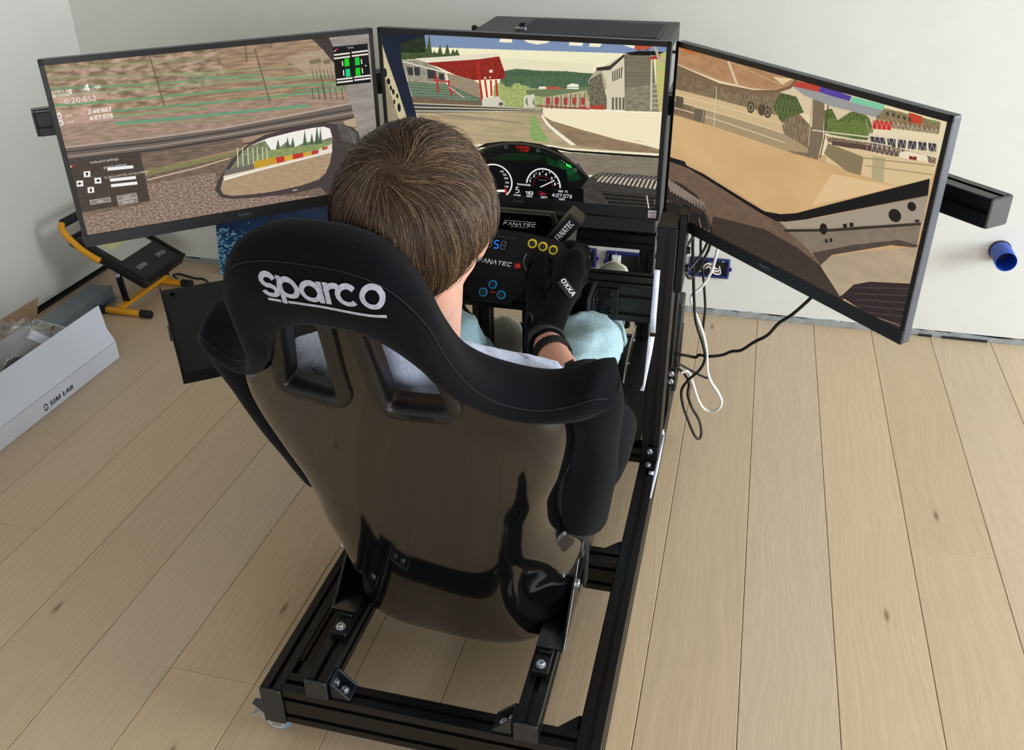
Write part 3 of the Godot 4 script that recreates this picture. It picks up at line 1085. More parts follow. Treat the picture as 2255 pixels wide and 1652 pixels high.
	return ImageTexture.create_from_image(pic)

func picture_middle() -> ImageTexture:
	canvas("f4ecca")
	P("f3ecc8", [96,74,1607,28,1616,348,168,452])
	P("e9e2c0", [661,100,990,106,1221,109,1214,155,710,169])
	P("7d92b3", [259,-9,1604,-20,1601,39,263,67])
	P("f6efd2", [701,-6,770,-7,766,19,694,19])
	P("f6efd2", [1087,-10,1162,-9,1155,17,1082,17])
	P("f6efd2", [1201,-10,1271,-10,1248,18,1190,18])
	P("f6efd2", [823,-8,988,-7,964,11,908,22,852,13])
	P("f6efd2", [1363,-10,1432,-9,1433,16,1402,10,1375,1])
	P("c2563a", [1432,-9,1530,-9,1519,6,1456,25,1435,18])
	P("8f2a24", [1435,18,1456,25,1520,9,1502,22])
	N("33402a", "20281e", 0.04, 0.04, 0, [94,-10,259,-9,265,67,268,121,100,138])
	P("48583a", [263,110,289,-11,301,108])
	P("48583a", [249,122,272,61,288,120])
	P("48583a", [328,114,350,47,366,112])
	P("48583a", [371,112,393,39,409,110])
	P("48583a", [406,106,426,69,444,104])
	P("48583a", [427,105,448,68,465,103])
	P("48583a", [293,120,314,83,331,118])
	N("55643a", "3a4a2c", 0.04, 0.05, 0, [103,106,322,95,442,103,442,112,197,137,100,147])
	N("5a7354", "476046", 0.05, 0.02, 0, [702,177,785,158,950,159,1071,154,1167,158,1230,158,1234,248,1073,258,910,269,692,283])
	L("3f5a44", 5, [723,178,723,196])
	L("3f5a44", 5, [735,183,735,199])
	L("3f5a44", 5, [748,178,748,195])
	L("3f5a44", 5, [760,183,760,199])
	L("3f5a44", 5, [773,177,773,195])
	L("3f5a44", 5, [785,182,785,198])
	L("3f5a44", 5, [798,177,798,194])
	L("3f5a44", 5, [810,182,810,197])
	L("3f5a44", 5, [823,177,823,193])
	L("3f5a44", 5, [835,182,835,189])
	L("3f5a44", 5, [847,177,847,193])
	L("3f5a44", 5, [860,182,860,189])
	L("3f5a44", 5, [872,177,872,192])
	L("3f5a44", 5, [884,171,884,188])
	L("3f5a44", 5, [897,176,897,191])
	L("3f5a44", 5, [909,171,909,187])
	L("3f5a44", 5, [921,176,921,191])
	L("3f5a44", 5, [934,171,934,187])
	L("3f5a44", 5, [946,176,946,183])
	L("3f5a44", 5, [958,171,958,186])
	L("3f5a44", 5, [970,176,970,182])
	L("3f5a44", 5, [982,171,983,185])
	L("3f5a44", 5, [995,176,995,182])
	L("3f5a44", 5, [1007,171,1007,185])
	L("3f5a44", 5, [1019,176,1019,181])
	L("3f5a44", 5, [1031,170,1031,184])
	L("3f5a44", 5, [1043,165,1043,180])
	L("3f5a44", 5, [1055,170,1055,176])
	L("3f5a44", 5, [1067,165,1067,180])
	L("3f5a44", 5, [1079,170,1079,176])
	L("3f5a44", 5, [1091,165,1092,179])
	L("3f5a44", 5, [1103,170,1104,175])
	L("3f5a44", 5, [1115,165,1116,178])
	L("3f5a44", 5, [1127,170,1128,175])
	L("3f5a44", 5, [1139,165,1140,178])
	L("3f5a44", 5, [1151,170,1151,174])
	L("3f5a44", 5, [1163,164,1163,170])
	L("3f5a44", 5, [1175,169,1175,173])
	L("3f5a44", 5, [1187,164,1187,169])
	L("3f5a44", 5, [1199,159,1199,173])
	N("8f9a62", "a5ab72", 0.03, 0.04, 0, [658,260,951,258,1201,238,1204,313,1157,357,656,384])
	N("b5c07a", "8fa05c", 0.06, 0.06, 0, [751,295,743,315,721,328,695,330,674,319,666,301,675,281,696,268,722,266,743,276])
	N("b5c07a", "8fa05c", 0.06, 0.06, 0, [843,313,832,341,802,360,766,362,736,347,725,321,737,294,766,275,803,273,832,287])
	N("b5c07a", "8fa05c", 0.06, 0.06, 0, [872,271,865,289,846,300,823,302,804,293,797,276,804,258,823,247,846,245,865,254])
	N("b5c07a", "8fa05c", 0.06, 0.06, 0, [868,320,859,343,834,359,802,362,777,349,768,327,777,303,803,287,833,285,859,297])
	N("b5c07a", "8fa05c", 0.06, 0.06, 0, [935,315,927,335,906,348,880,350,860,340,851,321,859,301,880,288,906,287,927,297])
	N("b5c07a", "8fa05c", 0.06, 0.06, 0, [801,341,791,364,766,381,734,383,709,370,700,348,710,324,735,308,766,306,792,318])
	N("b5c07a", "8fa05c", 0.06, 0.06, 0, [726,264,719,280,702,290,681,292,665,283,658,268,665,253,682,242,703,241,720,249])
	N("b5c07a", "8fa05c", 0.06, 0.06, 0, [827,258,820,273,803,284,783,285,766,277,760,262,766,247,783,236,804,235,820,243])
	P("6f7d58", [843,273,1201,230,1203,274,943,303,851,297])
	P("e8e0cc", [919,246,960,245,961,259,919,262])
	P("c05540", [960,245,1042,242,1042,254,961,259])
	P("f0ecdc", [1077,230,1105,218,1141,222,1142,248,1077,250])
	L("8a8878", 4, [1077,241,1141,238])
	P("d6d2bc", [833,306,893,290,902,366,833,371])
	P("848674", [839,338,851,305,860,369])
	P("848674", [881,343,889,310,902,366])
	N("c9bc98", "a89b7a", 0.05, 0.02, 0, [939,307,1186,251,1205,353,935,372])
	L("6f6a58", 6, [968,301,967,370])
	L("6f6a58", 6, [994,297,993,368])
	L("6f6a58", 6, [1020,293,1020,366])
	L("6f6a58", 6, [1046,289,1046,365])
	L("6f6a58", 6, [1072,285,1072,363])
	L("6f6a58", 6, [1098,280,1098,361])
	L("6f6a58", 6, [1124,276,1124,359])
	L("6f6a58", 6, [1150,272,1150,357])
	L("6f6a58", 6, [1175,268,1176,355])
	P("a8443a", [959,307,984,304,983,345,961,346])
	P("a8443a", [1009,304,1033,301,1032,341,1011,343])
	P("a8443a", [1058,301,1082,298,1081,338,1060,339])
	P("a8443a", [1107,298,1131,294,1130,334,1109,336])
	P("a8443a", [1155,294,1179,291,1179,331,1158,333])
	L("8a4038", 7, [910,354,1205,353])
	P("e4dec4", [202,133,683,78,695,91,577,117,293,144,214,150])
	N("a33028", "7f2620", 0.03, 0.08, 0, [249,155,577,117,693,95,725,184,725,216,540,235,437,213,335,174])
	N("a8a28e", "8a8474", 0.02, 0.04, 0, [113,147,215,140,258,150,373,200,379,270,145,267])
	P("3a3a3e", [141,185,221,182,220,230,149,230])
	P("3a3a3e", [265,190,317,196,317,242,266,242])
	P("3a3a3e", [334,207,365,211,367,246,333,244])
	L("d8d0b8", 5, [181,183,184,230])
	L("e8e0c8", 6, [117,155,369,201])
	N("c8a888", "6d6a60", 0.12, 0.12, 0, [382,204,437,213,540,235,586,257,597,338,537,338,400,285])
	N("707a68", "59644c", 0.03, 0.08, 0, [140,268,383,269,588,338,588,372,173,383])
	L("6f9478", 5, [144,276,400,281])
	L("6f9478", 5, [146,292,434,293])
	L("6f9478", 5, [149,309,468,306])
	L("6f9478", 5, [151,325,503,319])
	L("6f9478", 5, [154,342,537,331])
	L("6f9478", 5, [156,359,571,344])
	L("b8302a", 11, [568,129,588,355])
	L("b8302a", 11, [388,244,408,334])
	L("b8302a", 11, [317,216,328,322])
	L("b8302a", 11, [608,231,619,328])
	L("b8302a", 11, [642,229,645,318])
	L("b8302a", 11, [672,225,679,324])
	L("b8302a", 8, [296,250,401,252])
	L("c84438", 7, [387,286,485,341])
	L("d8d2c0", 5, [391,281,485,341])
	P("d8d4c2", [633,173,654,170,654,186,635,189])
	P("e8e4d4", [604,213,615,213,615,223,604,223])
	P("e8e4d4", [634,209,643,209,642,217,634,217])
	N("7d6a56", "6d5c4a", 0.03, 0.05, 0, [157,350,588,355,708,363,707,388,168,392])
	P("d2ceba", [588,338,683,316,721,354,720,372,587,378])
	P("5a5a54", [687,352,712,349,712,367,686,369])
	P("5c5a54", [168,388,656,377,943,372,935,409,656,417,173,447])
	L("cac2aa", 6, [168,392,570,380,935,374])
	L("3c3a38", 6, [167,403,570,387,935,377])
	L("cac2aa", 6, [166,414,570,395,935,380])
	L("3c3a38", 6, [165,425,570,402,935,384])
	L("cac2aa", 6, [165,437,569,410,935,387])
	N("bca986", "ab9a78", 0.004, 0.03, 0, [178,447,656,407,944,384,944,413,1615,550,1609,575,996,584,520,606,194,467])
	P("8f7e66a0", [286,439,551,445,851,457,843,462,568,461,321,449])
	P("8a796280", [656,410,935,380,940,401,741,404])
	P("a08f72a0", [195,458,357,454,655,450,480,468,212,470])
	N("7da05c", "98b070", 0.02, 0.08, 0, [868,418,898,412,936,488,987,560,877,556,864,485])
	N("9c8568", "8a7459", 0.01, 0.03, 0, [948,412,1242,473,1615,554,1609,579,1146,568,1020,490])
	P("efe9d2", [931,410,940,406,986,459,1062,512,1138,563,1105,565,1020,507,961,457])
	P("b5aa90", [1192,200,1245,123,1307,116,1313,243,1210,249])
	P("d8cfb2", [1261,126,1381,47,1406,347,1286,348,1296,213])
	N("7d7560", "6a6352", 0.002, 0.08, 0, [1381,49,1532,32,1555,197,1553,341,1401,348])
	L("8f8770", 3, [1393,62,1538,58])
	L("8f8770", 3, [1394,74,1539,69])
	L("8f8770", 3, [1395,86,1540,81])
	L("8f8770", 3, [1395,98,1540,93])
	L("8f8770", 3, [1396,110,1541,105])
	L("8f8770", 3, [1397,122,1542,117])
	L("8f8770", 3, [1397,134,1543,129])
	L("8f8770", 3, [1398,146,1544,142])
	L("8f8770", 3, [1399,159,1545,154])
	L("8f8770", 3, [1399,171,1545,166])
	L("8f8770", 3, [1400,183,1546,178])
	L("8f8770", 3, [1401,195,1547,190])
	L("8f8770", 3, [1401,208,1548,202])
	L("8f8770", 3, [1402,220,1549,215])
	P("3c3832", [1233,127,1307,112,1381,47,1382,62,1308,135,1238,143])
	P("4a463c", [1200,195,1262,153,1294,276,1236,311,1202,250])
	N("8a8068", "5c5646", 0.05, 0.05, 0, [1200,203,1262,153,1299,291,1301,347,1205,353])
	L("4c4840", 6, [1324,141,1328,195])
	L("4c4840", 6, [1336,135,1339,190])
	L("4c4840", 6, [1348,128,1349,185])
	L("4c4840", 6, [1360,121,1360,179])
	L("4c4840", 6, [1372,114,1371,174])
	P("6a6658", [1326,281,1338,279,1341,348,1329,349])
	P("6a6658", [1345,280,1357,278,1360,346,1349,347])
	P("6a6658", [1364,279,1376,276,1379,345,1368,346])
	P("6a6658", [1383,278,1395,275,1398,344,1386,345])
	N("9a9078", "7c7460", 0.02, 0.04, 0, [1398,226,1589,187,1600,341,1401,348])
	L("cfc6aa", 4, [1528,198,1589,191])
	L("cfc6aa", 4, [1530,223,1591,217])
	L("cfc6aa", 4, [1532,248,1593,243])
	L("cfc6aa", 4, [1533,272,1595,269])
	L("cfc6aa", 4, [1535,297,1597,295])
	L("cfc6aa", 4, [1537,322,1598,322])
	L("d6cdb0", 9, [1525,32,1541,338])
	P("1c1a1a", [1381,43,1456,27,1539,24,1600,28,1601,43,1420,51])
	N("c9b97c", "b8c070", 0.01, 0.02, 0, [1545,46,1603,21,1615,333,1584,343,1558,181])
	P("a8392c", [1501,72,1526,51,1571,41,1572,63,1527,66])
	P("b0483a", [1205,333,1285,324,1286,352,1205,353])
	P("b0483a", [1148,341,1189,340,1189,354,1149,356])
	L("b8ad95", 14, [1537,-5,1560,53,1604,84])
	P("f3e6c4", [943,368,1238,359,1604,344,1615,545,1365,512,1160,471,994,434,944,409])
	L("fbf2d8", 5, [943,370,1604,346])
	L("c8b898", 4, [1469,508,1505,513])
	P("1d2436", [-22,0,111,-6,111,138,185,472,183,502,119,507,69,322,11,135])
	P("1a2030", [-28,-8,310,-8,258,3,99,62,-14,7])
	P("c9bd94", [-32,12,-14,15,20,135,78,322,121,477,62,529,-50,537,-39,195])
	P("1b1d24", [-31,150,-12,120,2,136,-18,190])
	N("a3977a", "8d826a", 0.01, 0.01, 0, [-30,203,-12,194,66,476,81,527,-50,537])
	E("1b1d24", 3, 225, 12.7, 26.8, 0)
	E("1b1d24", 22, 274, 10.9, 18.6, 0)
	E("1b1d24", 33, 311, 7.3, 15.3, 0)
	E("1b1d24", 47, 332, 8.2, 17.1, 0)
	E("1b1d24", 70, 356, 7.3, 13.7, 0)
	E("1b1d24", 77, 423, 10.1, 26.0, 0)
	E("1b1d24", 49, 391, 6.4, 13.8, 0)
	P("0c0d10", [-47,-15,-26,-8,-40,537,-69,539])
	N("8a8070", "7d7364", 0.01, 0.03, 0, [894,601,1097,610,1618,595,1621,741,1252,733,998,713])
	P("f0e6c8", [894,576,996,574,1063,583,1609,575,1613,583,1080,599,911,596])
	L("1c1a18", 12, [988,589,1097,601,1288,598,1614,592])
	L("f2e8cc", 6, [1401,580,1609,575])
	N("47433e", "3a3633", 0.02, 0.05, 0, [1219,745,1284,709,1618,703,1624,906,1259,926,1179,828])
	P("8a8378c0", [1244,747,1284,713,1294,714,1256,749])
	P("8a8378c0", [1269,746,1309,712,1319,713,1281,748])
	P("8a8378c0", [1294,745,1334,712,1344,713,1305,747])
	P("8a8378c0", [1319,745,1358,711,1368,712,1330,746])
	P("8a8378c0", [1343,744,1383,711,1393,712,1355,745])
	P("8a8378c0", [1368,743,1408,710,1418,711,1380,745])
	P("8a8378c0", [1393,742,1432,710,1442,710,1404,744])
	P("8a8378c0", [1418,742,1457,709,1466,710,1429,743])
	P("8a8378c0", [1442,741,1481,709,1491,709,1454,742])
	P("8a8378c0", [1467,740,1505,708,1515,709,1478,741])
	P("8a8378c0", [1491,739,1530,707,1539,708,1502,741])
	P("8a8378c0", [1515,738,1554,707,1564,708,1527,740])
	P("8a8378c0", [1540,738,1578,706,1588,707,1551,739])
	P("8a8378c0", [1564,737,1602,706,1612,707,1575,738])
	P("8a8378c0", [1588,736,1626,705,1636,706,1599,738])
	P("8a8378c0", [1612,735,1650,705,1660,705,1623,737])
	P("c2b8a8", [1259,763,1293,729,1301,730,1271,768])
	P("c2b8a8", [1285,764,1317,729,1325,730,1296,769])
	P("c2b8a8", [1310,765,1341,728,1349,729,1321,770])
	P("c2b8a8", [1335,766,1365,728,1373,729,1346,771])
	P("c2b8a8", [1359,767,1389,727,1397,728,1371,772])
	P("c2b8a8", [1384,768,1413,727,1421,728,1396,773])
	P("c2b8a8", [1409,769,1436,726,1445,727,1421,774])
	P("c2b8a8", [1434,770,1460,726,1468,727,1446,775])
	P("c2b8a8", [1459,772,1484,725,1492,726,1470,776])
	P("c2b8a8", [1483,773,1507,725,1515,726,1495,778])
	P("c2b8a8", [1508,774,1531,724,1539,725,1519,779])
	P("c2b8a8", [1532,775,1554,724,1562,725,1544,780])
	P("c2b8a8", [1557,776,1577,723,1586,724,1568,781])
	P("c2b8a8", [1581,777,1601,723,1609,724,1593,782])
	P("c2b8a8", [1605,778,1624,722,1632,723,1617,783])
	P("23211f", [1255,820,1622,819,1624,906,1334,901])
	L("4a4642", 5, [1289,827,1618,826])
	L("4a4642", 5, [1290,850,1620,846])
	L("4a4642", 5, [1291,873,1621,867])
	L("4a4642", 5, [1291,896,1623,888])
	L("d8d0c4", 7, [1549,822,1566,898])
	L("6a645c", 6, [1593,839,1599,873])
	N("4a4743", "393632", 0.01, 0.03, 0, [1149,665,1219,749,1289,826,1342,900,1173,917,1085,793])
	P("1b1a18", [537,631,608,595,705,576,817,567,928,573,1022,595,1107,652,1116,668,1022,616,826,586,652,609])
	P("0f1210", [545,666,634,614,739,588,843,582,962,596,1064,638,1150,691,1215,750,1154,839,1189,862,1190,906,628,946,542,754])
	L("3e3b36", 13, [554,652,634,610,739,584,843,580,962,596,1056,630,1141,683,1214,745])
	P("0f3d1cc0", [954,639,1023,668,1159,733,1169,767,1067,786,989,714])
	P("15602a90", [1031,658,1116,685,1151,717,1101,747,1049,709])
	P("12381a80", [633,684,704,652,826,633,954,639,912,669,695,688])
	P("0b0c10", [654,727,730,693,851,700,929,685,1083,714,1102,817,1187,818,1190,906,627,955])
	T("0:20:682", "ff3020", 13, 826, 602, true, 1, 0)
	T("+1.638", "ff3020", 11, 833, 620, true, 1, 0)
	P("5a0c0860", [787,593,867,588,867,626,789,629])
	E("6a6a66", 726, 608, 8.7, 8.6, 4)
	E("6a6a66", 915, 612, 8.6, 8.6, 4)
	E("6a6a66", 1135, 709, 8.4, 8.6, 4)
	E("3a4440", 932, 616, 3.0, 2.6, 0)
	E("3a4440", 946, 618, 3.0, 2.6, 0)
	E("3a4440", 960, 621, 3.0, 2.6, 0)
	E("3a4440", 973, 624, 3.0, 2.6, 0)
	E("3a4440", 987, 628, 3.0, 2.6, 0)
	E("3a4440", 1000, 633, 3.0, 2.6, 0)
	E("3a4440", 1014, 638, 3.0, 2.6, 0)
	E("3a4440", 1028, 644, 3.0, 2.6, 0)
	E("3a4440", 1041, 651, 3.0, 2.6, 0)
	E("d8e8d8", 1055, 658, 3.0, 2.6, 0)
	E("d8e8d8", 1069, 667, 3.0, 2.6, 0)
	E("d8e8d8", 1082, 676, 3.0, 2.6, 0)
	E("d8e8d8", 1096, 685, 3.0, 2.6, 0)
	E("d8e8d8", 1110, 696, 3.0, 2.6, 0)
	P("2cff4a", [1081,677,1095,678,1097,692,1083,692])
	P("2cff4a", [1095,683,1108,683,1110,698,1097,697])
	E("3a4440", 589, 648, 3.6, 2.6, 0)
	E("3a4440", 609, 640, 3.5, 2.6, 0)
	E("3a4440", 628, 633, 3.5, 2.6, 0)
	E("3a4440", 648, 625, 3.5, 2.6, 0)
	E("3a4440", 667, 617, 3.5, 2.6, 0)
	E("3a4440", 686, 609, 3.5, 2.6, 0)
	E("e8e6e2", 949, 825, 100.4, 106.0, 9)
	E("08090c", 949, 825, 91.8, 96.9, 0)
	E("6a1a1a", 947, 819, 57.3, 55.4, 5)
	E("08090c", 947, 845, 52.2, 59.3, 0)
	E("e8e6e2", 652, 824, 107.2, 104.8, 9)
	E("08090c", 652, 824, 98.3, 95.6, 0)
	L("ffffff", 6, [869,863,862,866])
	L("ffffff", 6, [864,823,857,822])
	L("ffffff", 6, [878,783,873,780])
	L("ffffff", 6, [907,753,904,747])
	L("ffffff", 6, [945,739,945,732])
	L("ffffff", 6, [984,743,987,737])
	L("ffffff", 6, [1015,766,1020,761])
	L("ffffff", 5, [1032,801,1039,799])
	L("ffffff", 5, [1031,841,1037,843])
	T("1", "ffffff", 15, 869, 801, true, 1, 0)
	T("2", "ffffff", 15, 893, 767, true, 1, 0)
	T("3", "ffffff", 15, 926, 751, true, 1, 0)
	T("4", "ffffff", 15, 964, 751, true, 1, 0)
	T("5", "ffffff", 15, 999, 773, true, 1, 0)
	T("6", "ffffff", 15, 1018, 806, true, 1, 0)
	T("7", "ffffff", 15, 1020, 843, true, 1, 0)
	T("160", "e8e8e8", 10, 698, 758, true, 1, 0)
	T("180", "e8e8e8", 10, 715, 777, true, 1, 0)
	T("200", "e8e8e8", 10, 724, 798, true, 1, 0)
	T("220", "e8e8e8", 10, 730, 824, true, 1, 0)
	T("240", "e8e8e8", 10, 726, 849, true, 1, 0)
	T("5", "ffffff", 15, 691, 949, false, 1, 0)
	L("f4f4f4", 6, [928,834,1016,783])
	T("/min x1000", "a0a0a0", 6, 944, 788, false, 1, 0)
	P("08090c", [768,814,869,813,869,894,772,904])
	P("08090ce0", [869,836,1187,818,1186,902,860,913])
	T("5", "ffffff", 34, 792, 863, false, 1, 0)
	T("11", "707070", 9, 812, 880, false, 1, 0)
	T("GEAR", "ffffff", 11, 791, 897, true, 1, 0)
	T("163", "ffffff", 19, 865, 875, true, 1, 0)
	T("KMH", "ffffff", 10, 865, 895, true, 1, 0)
	T("Essentials", "ffffff", 11, 832, 826, true, 1, 0)
	T("LEFT", "ffffff", 12, 954, 893, true, 1, 0)
	L("d03040", 7, [932,872,965,872])
	E("8a1c2c", 934, 871, 12.3, 12.6, 4)
	T("4:07:078", "ffffff", 20, 1061, 873, false, 1, 0)
	T("LAST", "ffffff", 11, 1061, 895, true, 1, 0)
	T("ABS", "e8e8e8", 11, 1053, 846, true, 1, 0)
	T("TC", "e8e8e8", 11, 1087, 845, true, 1, 0)
	P("f4f0e8", [665,874,723,868,723,883,665,889])
	P("d02828", [714,864,728,863,729,892,717,893])
	T("rps", "ffffff", 10, 674, 899, false, 1, 0)
	return ImageTexture.create_from_image(pic)

func picture_right() -> ImageTexture:
	canvas("c9a478")
	P("e6d6ae", [-113,-22,1613,-10,1589,241,-65,380])
	P("d9c5a4", [681,24,1033,3,1307,16,1270,116,704,147])
	P("7a6650", [-100,89,316,128,719,89,1010,218,1019,315,-63,401])
	N("8a765c", "735f49", 0.02, 0.03, 0, [-60,143,331,134,741,75,996,204,1019,315,318,338,-17,357])
	P("cfb386", [-17,218,297,201,761,180,804,272,352,269,-9,280])
	P("a58f6e", [153,275,509,261,800,254,1013,290,790,333,243,357])
	L("d9c7a4", 5, [-5,247,345,225,792,210])
	L("d9c7a4", 5, [-1,281,351,262,800,251])
	L("d9c7a4", 5, [3,316,357,299,808,292])
	P("5c5040", [4,251,69,247,77,308,11,313])
	P("6a6050", [162,283,247,273,250,345,172,354])
	E("4c4234", 565, 184, 25.4, 28.1, 0)
	E("4c4234", 638, 179, 24.6, 27.7, 0)
	E("4c4234", 678, 181, 24.3, 27.5, 0)
	E("4c4234", 770, 173, 23.4, 27.0, 0)
	E("a8977c", 565, 184, 13.4, 15.0, 4)
	E("a8977c", 678, 181, 12.8, 14.7, 4)
	N("5c6a3c", "44522c", 0.05, 0.05, 0, [741,75,839,71,898,129,765,198,704,147])
	N("6f7c44", "4d5c2e", 0.05, 0.05, 0, [1007,95,1048,77,1090,118,1145,71,1192,47,1249,71,1280,113,1260,161,1138,184,1027,187])
	N("5c6c36", "7a8a4c", 0.08, 0.08, 0, [1098,129,1090,149,1064,160,1040,154,1036,135,1055,118,1083,115])
	N("5c6c36", "7a8a4c", 0.08, 0.08, 0, [1128,154,1120,174,1094,185,1070,179,1066,160,1085,143,1112,140])
	N("5c6c36", "7a8a4c", 0.08, 0.08, 0, [1146,129,1138,149,1113,160,1089,154,1085,135,1104,118,1131,116])
	N("5c6c36", "7a8a4c", 0.08, 0.08, 0, [1175,154,1167,173,1142,184,1119,178,1115,160,1133,143,1160,140])
	N("5c6c36", "7a8a4c", 0.08, 0.08, 0, [1193,130,1185,149,1161,160,1137,153,1133,135,1152,118,1178,116])
	N("5c6c36", "7a8a4c", 0.08, 0.08, 0, [1211,106,1203,125,1179,135,1156,129,1152,111,1170,94,1196,92])
	N("5c6c36", "7a8a4c", 0.08, 0.08, 0, [1239,130,1232,149,1208,159,1185,153,1181,135,1198,119,1224,116])
	N("5c6c36", "7a8a4c", 0.08, 0.08, 0, [1256,106,1249,125,1225,135,1202,129,1198,111,1216,95,1242,93])
	N("5c6c36", "7a8a4c", 0.08, 0.08, 0, [1284,130,1277,149,1253,159,1231,153,1227,135,1244,119,1270,116])
	N("9a8462", "7c6a50", 0.04, 0.04, 0, [1277,15,1439,9,1574,7,1577,53,1285,95])
	P("c0462e", [1429,4,1489,5,1496,35,1438,41])
	P("c23028", [1270,73,1361,60,1364,92,1268,110])
	T("Sara", "30d040", 10, 1544, 12, false, 1, 0)
	P("4a4034", [1324,25,1336,24,1339,38,1327,38])
	P("4a4034", [1351,25,1363,24,1367,38,1354,37])
	P("4a4034", [1378,25,1390,24,1393,38,1381,37])
	P("4a4034", [1404,25,1417,24,1420,38,1408,37])
	P("4a4034", [1431,25,1443,24,1446,37,1434,37])
	N("b89a7c", "4c4038", 0.1, 0.1, 0, [1041,201,1379,154,1591,144,1591,176,1388,193,1057,223])
	P("d8c4a0", [1255,141,1584,98,1585,137,1271,166])
	N("302c30", "4a4650", 0.08, 0.08, 0, [1266,142,1578,90,1581,121,1283,173])
	P("e2cfae", [1263,130,1583,79,1586,90,1266,142])
	P("ecdcbc", [1386,185,1456,153,1547,148,1563,176,1439,203])
	P("7a2c2c", [1469,170,1505,164,1506,184,1473,187])
	P("e6d8bc", [1341,121,1351,119,1360,159,1351,160])
	P("e6d8bc", [1391,114,1400,112,1410,152,1400,153])
	P("e6d8bc", [1439,107,1448,105,1458,145,1448,146])
	P("e6d8bc", [1486,100,1495,98,1505,139,1496,140])
	P("e6d8bc", [1532,93,1540,92,1551,133,1542,133])
	N("352c30", "80604c", 0.2, 0.2, 0, [1078,213,1234,185,1421,167,1426,186,1229,208,1082,235])
	P("d9c092", [1059,232,1589,168,1589,241,1435,306,1253,314,1064,312])
	P("8a7a5c", [1058,228,1256,235,1258,313,1201,325,1046,280])
	P("b3a680", [1299,218,1362,209,1377,315,1316,317])
	L("a08e6a", 5, [1257,239,1591,176])
	L("a89874", 5, [1274,268,1591,212])
	L("cfc2a440", 3, [336,163,269,320])
	L("cfc2a440", 3, [249,182,356,298])
	L("cfc2a440", 3, [363,159,298,322])
	L("cfc2a440", 3, [277,178,385,300])
	L("cfc2a440", 3, [390,155,327,324])
	L("cfc2a440", 3, [305,174,413,302])
	L("cfc2a440", 3, [416,151,356,326])
	L("cfc2a440", 3, [332,170,441,304])
	L("cfc2a440", 3, [443,147,385,328])
	L("cfc2a440", 3, [360,166,469,306])
	L("cfc2a440", 3, [469,144,413,330])
	L("cfc2a440", 3, [387,162,496,308])
	L("cfc2a440", 3, [495,140,441,331])
	L("cfc2a440", 3, [413,158,523,310])
	L("cfc2a440", 3, [520,136,469,333])
	L("cfc2a440", 3, [440,154,550,312])
	L("cfc2a440", 3, [546,132,496,335])
	L("cfc2a440", 3, [466,150,577,314])
	L("cfc2a440", 3, [571,129,524,337])
	L("cfc2a440", 3, [492,146,603,316])
	L("cfc2a440", 3, [596,125,550,339])
	L("cfc2a440", 3, [517,143,629,318])
	L("cfc2a440", 3, [620,122,577,341])
	L("cfc2a440", 3, [543,139,655,320])
	L("cfc2a440", 3, [644,118,604,343])
	L("cfc2a440", 3, [568,135,681,322])
	L("cfc2a440", 3, [669,115,630,345])
	L("cfc2a440", 3, [593,132,707,324])
	L("cfc2a440", 3, [692,111,656,346])
	L("cfc2a440", 3, [617,128,732,326])
	L("cfc2a440", 3, [716,108,682,348])
	L("cfc2a440", 3, [642,124,757,328])
	L("cfc2a440", 3, [739,104,707,350])
	L("cfc2a440", 3, [666,121,782,329])
	L("cfc2a440", 3, [763,101,733,352])
	L("cfc2a440", 3, [690,117,806,331])
	L("cfc2a440", 3, [786,98,758,353])
	L("cfc2a440", 3, [713,114,831,333])
	L("cfc2a440", 3, [808,94,783,355])
	L("cfc2a440", 3, [737,110,855,335])
	L("cfc2a440", 3, [831,91,807,357])
	L("cfc2a440", 3, [760,107,879,337])
	L("cfc2a440", 3, [853,88,832,359])
	L("cfc2a440", 3, [783,104,902,338])
	L("cfc2a440", 3, [875,85,856,360])
	L("cfc2a440", 3, [806,100,926,340])
	L("cfc2a440", 3, [897,82,880,362])
	L("cfc2a440", 3, [828,97,949,342])
	L("cfc2a440", 3, [919,78,904,363])
	L("cfc2a440", 3, [851,94,973,344])
	L("cfc2a440", 3, [940,75,927,365])
	L("cfc2a440", 3, [873,91,995,345])
	L("e8dcc4a0", 3, [1230,76,1307,207])
	L("e8dcc4a0", 3, [1274,65,1263,220])
	L("e8dcc4a0", 3, [1254,73,1331,202])
	L("e8dcc4a0", 3, [1298,62,1286,215])
	L("e8dcc4a0", 3, [1278,71,1354,198])
	L("e8dcc4a0", 3, [1321,60,1310,210])
	L("e8dcc4a0", 3, [1301,68,1376,193])
	L("e8dcc4a0", 3, [1344,58,1333,205])
	L("e8dcc4a0", 3, [1324,66,1399,188])
	L("e8dcc4a0", 3, [1367,55,1356,200])
	L("e8dcc4a0", 3, [1347,63,1421,184])
	L("e8dcc4a0", 3, [1389,53,1379,196])
	L("e8dcc4a0", 3, [1370,61,1443,179])
	L("e8dcc4a0", 3, [1412,51,1401,191])
	L("e8dcc4a0", 3, [1393,59,1465,175])
	L("e8dcc4a0", 3, [1434,48,1424,186])
	L("e8dcc4a0", 3, [1415,56,1486,170])
	L("e8dcc4a0", 3, [1456,46,1446,182])
	L("e8dcc4a0", 3, [1437,54,1508,166])
	L("e8dcc4a0", 3, [1477,44,1467,177])
	L("e8dcc4a0", 3, [1459,52,1529,161])
	L("e8dcc4a0", 3, [1499,42,1489,173])
	L("e8dcc4a0", 3, [1481,49,1550,157])
	L("e8dcc4a0", 3, [1520,40,1510,168])
	L("e8dcc4a0", 3, [1502,47,1570,153])
	L("e8dcc4a0", 3, [1541,37,1531,164])
	L("e8dcc4a0", 3, [1523,45,1591,148])
	L("e8dcc4a0", 3, [1562,35,1552,160])
	L("e8dcc4a0", 3, [1544,43,1611,144])
